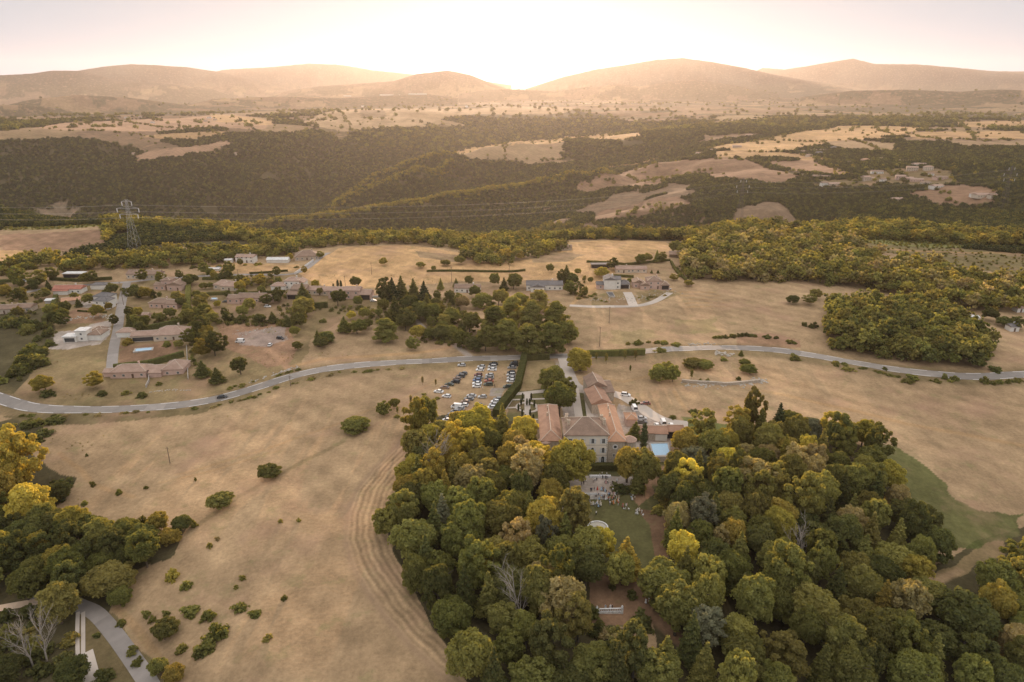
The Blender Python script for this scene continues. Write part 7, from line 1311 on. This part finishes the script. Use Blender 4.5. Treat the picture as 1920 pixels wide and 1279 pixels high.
def make_people():
    out = []
    for seed in range(5):
        J_o, me, Rr, sk = person_mesh(seed)
        if not me.skin_vertices:
            bpy.context.view_layer.update()
        bpy.context.view_layer.objects.active = J_o
        if not me.skin_vertices:
            bpy.ops.object.modifier_remove(modifier='s') if False else None
        lay = me.skin_vertices[0] if me.skin_vertices else None
        if lay:
            for i, v in enumerate(lay.data): v.radius = (Rr[i], Rr[i])
            lay.data[0].use_root = True
        J_o.modifiers.new('sub', 'SUBSURF').levels = 1
        dg = bpy.context.evaluated_depsgraph_get(); ev = J_o.evaluated_get(dg); m2 = bpy.data.meshes.new_from_object(ev); m2.name = 'person'
        bpy.data.objects.remove(J_o); m2.materials.clear()
        for m in (M_SKIN, M_HAIR, M_SKIN, M_SKIN): m2.materials.append(m)
        for p in m2.polygons:
            c = p.center
            p.material_index = 1 if c.z > 1.68 or (c.z > 1.58 and c.y > .03) else 0 if c.z > 1.46 or (abs(c.x) > .2 and c.z < 1.16) or c.y < -.2 and c.z > .9 else 2 if c.z > .98 else 3
            p.use_smooth = True
        out.append(m2)
    return out
M_SKIN = mat('skin', (.55, .35, .25), .6); M_HAIR = mat('hair', (.10, .06, .04), .7)
CLO = {'white': (.78, .76, .74), 'black': (.03, .03, .035), 'navy': (.05, .07, .14), 'red': (.55, .07, .05), 'pale blue': (.40, .52, .65), 'pink': (.62, .36, .34), 'beige': (.52, .43, .33), 'grey': (.25, .25, .26), 'green': (.14, .22, .14), 'orange': (.62, .26, .10), 'cream': (.70, .64, .52)}
CLM = {k: mat(k.replace(' ', '_') + '_cloth', v, .9) for k, v in CLO.items()}
PEOPLE = make_people(); db = MB(); db.lathe([(.34, .28), (.30, .5), (.20, .85), (.15, 1.02), (.155, 1.05)], 14); DRESS = db.mesh('skirt', [CLM['white']], True)
_pr = random.Random(11)
def person(px, py, top, bot, where_, dress=False, group='guests at the garden reception', face=None):
    x, y, z = hit(px, py); me = _pr.choice(PEOPLE); o = link('person', me, None, (x, y, z), face if face is not None else _pr.uniform(0, 6.28)); s = _pr.uniform(.95, 1.06); o.scale = (s,) * 3
    for i, m_ in ((2, CLM[top]), (3, CLM[bot] if not dress else M_SKIN)): o.material_slots[i].link = 'OBJECT'; o.material_slots[i].material = m_
    if dress: link('skirt', DRESS, o, None, 0, [CLM[bot]])
    lb = f'person in {top} dress {where_}' if dress and top == bot else f'person in {top} {where_}' if top == bot else f'person in {top} top and {bot} {"skirt" if dress else "trousers"} {where_}'
    tag(o, ' '.join(lb.split()[:16]), 'person', group)
def zp(zx, zy): return 1020 + zx / 6.396, 840 + zy / 6.396
TAB = 'by the white buffet tables'
for zx, zy, t_, b_, d, wh in ((450, 445, 'grey', 'black', 0, 'standing on the open gravel left of the tables'), (475, 442, 'black', 'black', 0, 'standing on the open gravel left of the tables'), (502, 402, 'cream', 'cream', 1, 'just right of the dark-suited pair on the gravel'), (590, 412, 'white', 'black', 0, 'in front of the middle buffet table'), (610, 404, 'white', 'navy', 0, 'in front of the middle buffet table'), (632, 398, 'black', 'black', 0, 'in front of the middle buffet table'), (640, 508, 'red', 'red', 1, 'alone in the middle of the gravel terrace'), (603, 518, 'black', 'grey', 0, 'left of the red dress on the terrace'), (558, 520, 'black', 'black', 0, 'beside the dark shrub at the terrace edge'), (572, 522, 'navy', 'black', 0, 'beside the dark shrub at the terrace edge'), (688, 512, 'pale blue', 'pale blue', 1, 'right of the red dress on the terrace'), (702, 502, 'navy', 'black', 0, 'right of the pale blue dress on the terrace'),
    (730, 422, 'white', 'grey', 0, TAB), (742, 430, 'pink', 'pink', 1, TAB), (758, 424, 'white', 'black', 0, TAB), (775, 434, 'beige', 'grey', 0, TAB), (803, 446, 'grey', 'black', 0, 'right of the buffet tables'), (820, 440, 'black', 'black', 0, 'right of the buffet tables'), (875, 402, 'white', 'white', 1, 'alone near the right end of the terrace'), (702, 376, 'black', 'black', 0, TAB), (740, 378, 'black', 'black', 0, TAB), (756, 380, 'navy', 'black', 0, TAB), (668, 350, 'white', 'black', 0, 'serving behind the buffet tables'), (696, 330, 'white', 'black', 0, 'serving behind the buffet tables'), (752, 335, 'white', 'black', 0, 'serving behind the buffet tables'), (232, 345, 'white', 'white', 1, 'under the tall plane tree'), (268, 505, 'white', 'black', 0, 'under the tall plane tree'), (288, 470, 'grey', 'black', 0, 'under the tall plane tree')):
    person(*zp(zx, zy), t_, b_, wh, bool(d))
TOPS = ['white', 'white', 'pale blue', 'pink', 'navy', 'beige', 'red', 'black', 'cream', 'orange', 'grey', 'green']
def crowd(n, x0, x1, y0, y1, wh, seed, tops=TOPS):
    r_ = random.Random(seed); used = []
    for _ in range(n):
        for _t in range(30):
            a, b_ = r_.uniform(x0, x1), r_.uniform(y0, y1)
            if all(abs(a - c) > 11 or abs(b_ - d_) > 12 for c, d_ in used): break
        used.append((a, b_)); d = r_.random() < .4; t_ = r_.choice(tops); person(*zp(a, b_), t_, t_ if d else r_.choice(['black', 'navy', 'grey', 'beige', 'white']), wh, d)
crowd(24, 765, 905, 560, 690, 'in the dense crowd at the right foot of the steps', 1); crowd(14, 600, 745, 575, 628, 'in the crowd just below the terrace balustrade', 2); crowd(13, 530, 735, 655, 715, 'in the pale-dressed group on the lawn below the steps', 3, ['white', 'white', 'white', 'pale blue', 'cream', 'grey'])
crowd(5, 700, 850, 515, 545, 'at the top of the terrace steps', 4); crowd(4, 945, 1000, 700, 750, 'in the small group at the lawn edge', 5); crowd(3, 1045, 1100, 600, 630, 'in the group under the pine', 6, ['white', 'cream', 'pale blue']); crowd(5, 1095, 1175, 760, 800, 'seated group by the lawn shrubs', 7, ['white', 'cream', 'pale blue', 'grey']); crowd(6, 160, 240, 640, 810, 'in the shade of the trees left of the lawn', 8, ['white', 'cream', 'navy'])
person(*zp(625, 808), 'white', 'black', 'alone on the lawn above the fountain')
def zb(zx, zy): return 1040 + zx / 6.396, 1000 + zy / 6.396
for zx, zy, t_, b_, wh in ((608, 915, 'pale blue', 'white', 'at the belvedere balustrade, leftmost'), (666, 912, 'white', 'white', 'at the belvedere balustrade, centre'), (690, 910, 'black', 'black', 'at the belvedere balustrade beside the white outfit'), (1092, 842, 'white', 'white', 'on the bare slope right of the belvedere'), (1128, 825, 'white', 'cream', 'walking up the bare slope right of the belvedere')): person(*zb(zx, zy), t_, b_, wh, b_ == 'white')
a, b_ = zc(1022, 690); person(a, b_, 'black', 'black', 'walking beside the middle row of cars'); a, b_ = zc(838, 725); person(a, b_, 'white', 'beige', 'standing below the second row of cars')
# tables and chairs of the reception
M_CLOTH = mat('white_tablecloth', (.80, .78, .78), .9, 3); M_ITEM = mat('serving_dishes', (.55, .5, .42), .4, 8)
for (x0, x1, yy, lb) in ((312, 435, 350, 'long buffet table under a white cloth, apart at the left by the plane tree'), (548, 640, 352, 'long buffet table under a white cloth in the middle of the terrace'), (645, 800, 352, 'longest white-clothed buffet table, at the right with the servers')):
    a = hit(*zp(x0, yy)); c = hit(*zp(x1, yy)); L_ = c[0] - a[0]; e = empty('buffet_table', ((a[0] + c[0]) / 2, a[1], a[2])); tag(e, lb, 'table', 'buffet tables on the terrace')
    b = MB(); b.box(-L_ / 2, L_ / 2, -.45, .45, .74, .78); b.build('tabletop', M_DOOR, e); b = MB(); x_ = L_ / 2
    T_ = [(-x_ - .03, -.48, .79), (x_ + .03, -.48, .79), (x_ + .03, .48, .79), (-x_ - .03, .48, .79)]; Bt = [(-x_ - .1, -.58, .03), (x_ + .1, -.58, .03), (x_ + .1, .58, .03), (-x_ - .1, .58, .03)]; b.quad(T_)
    for i in range(4): b.quad([Bt[i], Bt[(i + 1) % 4], T_[(i + 1) % 4], T_[i]])
    b.build('tablecloth', M_CLOTH, e); b = MB(); r_ = random.Random(x0)
    for k in range(int(L_ * 2.2)): xx = -x_ + .3 + k / 2.2 * .93; b.lathe([(.05 + .1 * r_.random(), .8), (.05, .8 + .28 * r_.random() + .05)], 8, (xx, r_.uniform(-.25, .25)))
    b.build('serving_dishes', M_ITEM, e)
def chair_mesh():
    b = MB()
    for sx in (-.2, .2):
        for sy in (-.2, .2): b.box(sx - .02, sx + .02, sy - .02, sy + .02, 0, .45 if sy < 0 else .9)
    b.box(-.23, .23, -.23, .23, .44, .49); b.box(-.22, .22, .18, .22, .6, .92); return b.mesh('garden_chair', [M_WHITE])
CH = chair_mesh()
for i, (zx, zy) in enumerate([(985, 700), (1015, 742), (1100, 795), (1120, 800), (1185, 815), (1060, 628), (955, 738)]): x, y, z = hit(*zp(zx, zy)); tag(link('garden_chair', CH, None, (x, y, z), i * 1.3), f'white garden chair {["near the small group at the lawn edge", "by the brown path below the shrubs", "in front of the seated group", "beside the seated group", "alone right of the seated group", "under the pine", "leftmost at the lawn edge"][i]}', 'chair', 'white garden chairs')
for a, b_, lb in ((1130, 1043, 'small white garden table below the fountain'), (1093, 868, 'white bistro table against the chateau front')):
    x, y, z = hit(a, b_ + 2); e = empty('garden_table', (x, y, z)); tag(e, lb, 'table'); b = MB(); b.lathe([(.55, .72), (.55, .76)], 16); b.build('tabletop', M_WHITE, e); b = MB(); b.tube((0, 0, 0), (0, 0, .72), .05, .05); b.lathe([(.3, 0), (.05, .1)], 10); b.build('leg', M_WHITE, e)
# ------------------------------------------------------------------ pylons, wires, poles
M_PYL = mat('dark_steel', (.16, .14, .12), .7, 2)  # darker steel tone for the other masts
def pylon(px, py, pytop, lab, M_PYL=M_PYL, th=1.0):
    x, y, z = hit(px, py); H = solve_h(x, y, z, pytop) - z; e = empty('electricity_pylon', (x, y, z)); tag(e, lab, 'pylon', 'electricity pylons'); b = MB(); n = 9
    wd = lambda t: 3.6 * (1 - t) ** 1.3 + .55; c = [(-1, -1), (1, -1), (1, 1), (-1, 1)]
    for i in range(n):
        t0, t1 = i / n, (i + 1) / n; z0, z1 = H * t0, H * t1; w0, w1 = wd(t0), wd(t1)
        for k in range(4):
            a, d = c[k], c[(k + 1) % 4]; b.tube((a[0] * w0, a[1] * w0, z0 - (1 if i == 0 else 0)), (a[0] * w1, a[1] * w1, z1), .15 * th, .13 * th, 4, 0, False)
            b.tube((a[0] * w0, a[1] * w0, z0), (d[0] * w1, d[1] * w1, z1), .06 * th, .06 * th, 4, 0, False); b.tube((d[0] * w0, d[1] * w0, z0), (a[0] * w1, a[1] * w1, z1), .06 * th, .06 * th, 4, 0, False)
    b.build('mast', M_PYL, e); tips = []
    for zz, L_ in ((H * .70, 7.5), (H * .82, 9), (H * .95, 4)):
        q = MB(); q.tube((-L_, 0, zz + .3), (L_, 0, zz + .3), .16, .16, 4); 
        for s in (-1, 1): q.tube((s * .8, 0, zz + 2.0), (s * L_, 0, zz + .3), .12, .12, 4); tips.append((s * L_, 0, zz + .3))
        q.build('crossarm', M_PYL, e)
    pts = []
    for t in tips:
        q = MB(); q.tube((0, 0, 0), (0, 0, -3.4), .34, .34, 6); link('insulator', q.mesh('insulator', [M_WHITE]), e, t); pts.append(Vector((x + t[0], y + t[1], z + t[2] - 2.6)))  # white colour stands for sun glinting on the insulators
    return pts
py1 = pylon(254, 468, 374, 'sunlit lattice pylon on the wooded knoll at the left', M_METAL, .6); py2 = pylon(1386, 412, 318, 'dark lattice pylon in front of the wooded hillside'); py3 = pylon(1879, 392, 290, 'lattice pylon against the dark trees right of the hamlet')  # first pylon's lighter steel stands for sun on its mast
M_WIRE = mat('power_cable', (.42, .37, .31), .6, metal=.2)
def wire(a, c, sag, lab):
    b = MB(); n = 28; pts = [a + (c - a) * (i / n) - Vector((0, 0, 4 * sag * (i / n) * (1 - i / n))) for i in range(n + 1)]
    for i in range(n): b.tube(pts[i] - a, pts[i + 1] - a, .06, .06, 4, 0, False)
    tag(b.build('power_cable', M_WIRE, None, a), lab, 'cable', 'high-voltage cables')
LV = ['lower left', 'lower right', 'middle left', 'middle right', 'top left', 'top right']
for i in range(6):
    wire(py1[i], py2[i], 14, f'power cable spanning the valley, on the {LV[i]} insulators'); wire(py2[i], py3[i], 7, f'power cable to the hamlet-side pylon, on the {LV[i]} insulators'); wire(py1[i], py1[i] + Vector((-420, 90, 6)), 10, f'power cable leaving the left edge, on the {LV[i]} insulators')
GU = 'utility poles'
for a, b_, t_, lb in ((319, 869, 838, 'wooden pole alone on the slope of the dry field'), (1124, 650, 613, 'wooden pole above the road hedge'), (1142, 606, 575, 'wooden pole below the new houses'), (697, 515, 492, 'wooden pole in the straw field'), (648, 542, 517, 'wooden pole at the lower edge of the straw field'), (545, 724, 705, 'thin post beside the road'), (847, 530, 500, 'lamp pole behind the conifers'), (955, 525, 498, 'lamp pole by the green oak'), (447, 520, 505, 'pole by the street'), (232, 572, 528, 'tall pole at the head of the lane'), (200, 492, 480, 'pale pole below the wooded knoll')):
    x, y, z = hit(a, b_); H = solve_h(x, y, z, t_) - z; e = empty('utility_pole', (x, y, z)); tag(e, lb, 'pole', GU); b = MB(); b.tube((0, 0, -.5), (0, 0, H), .17, .11, 7); b.build('post', M_POLE, e); b = MB(); b.box(-.7, .7, -.06, .06, H - .6, H - .48); b.build('crossarm', M_POLE, e)
# ------------------------------------------------------------------ haze
hb = MB(); hb.box(-16500, 16500, -600, 19600, -330, 900)
hm = bpy.data.materials.new('haze'); hm.use_nodes = True; _t = hm.node_tree; _t.nodes.clear()
_o = N(_t, 'ShaderNodeOutputMaterial'); _p = N(_t, 'ShaderNodeVolumePrincipled')
_p.inputs['Density'].default_value = 3.1e-5; _p.inputs['Anisotropy'].default_value = .55; _p.inputs['Color'].default_value = (.94, .84, .77, 1)
_t.links.new(_p.outputs[0], _o.inputs['Volume'])
tag(hb.build('haze', hm), 'thin warm haze over the valley', None, None, 'stuff')
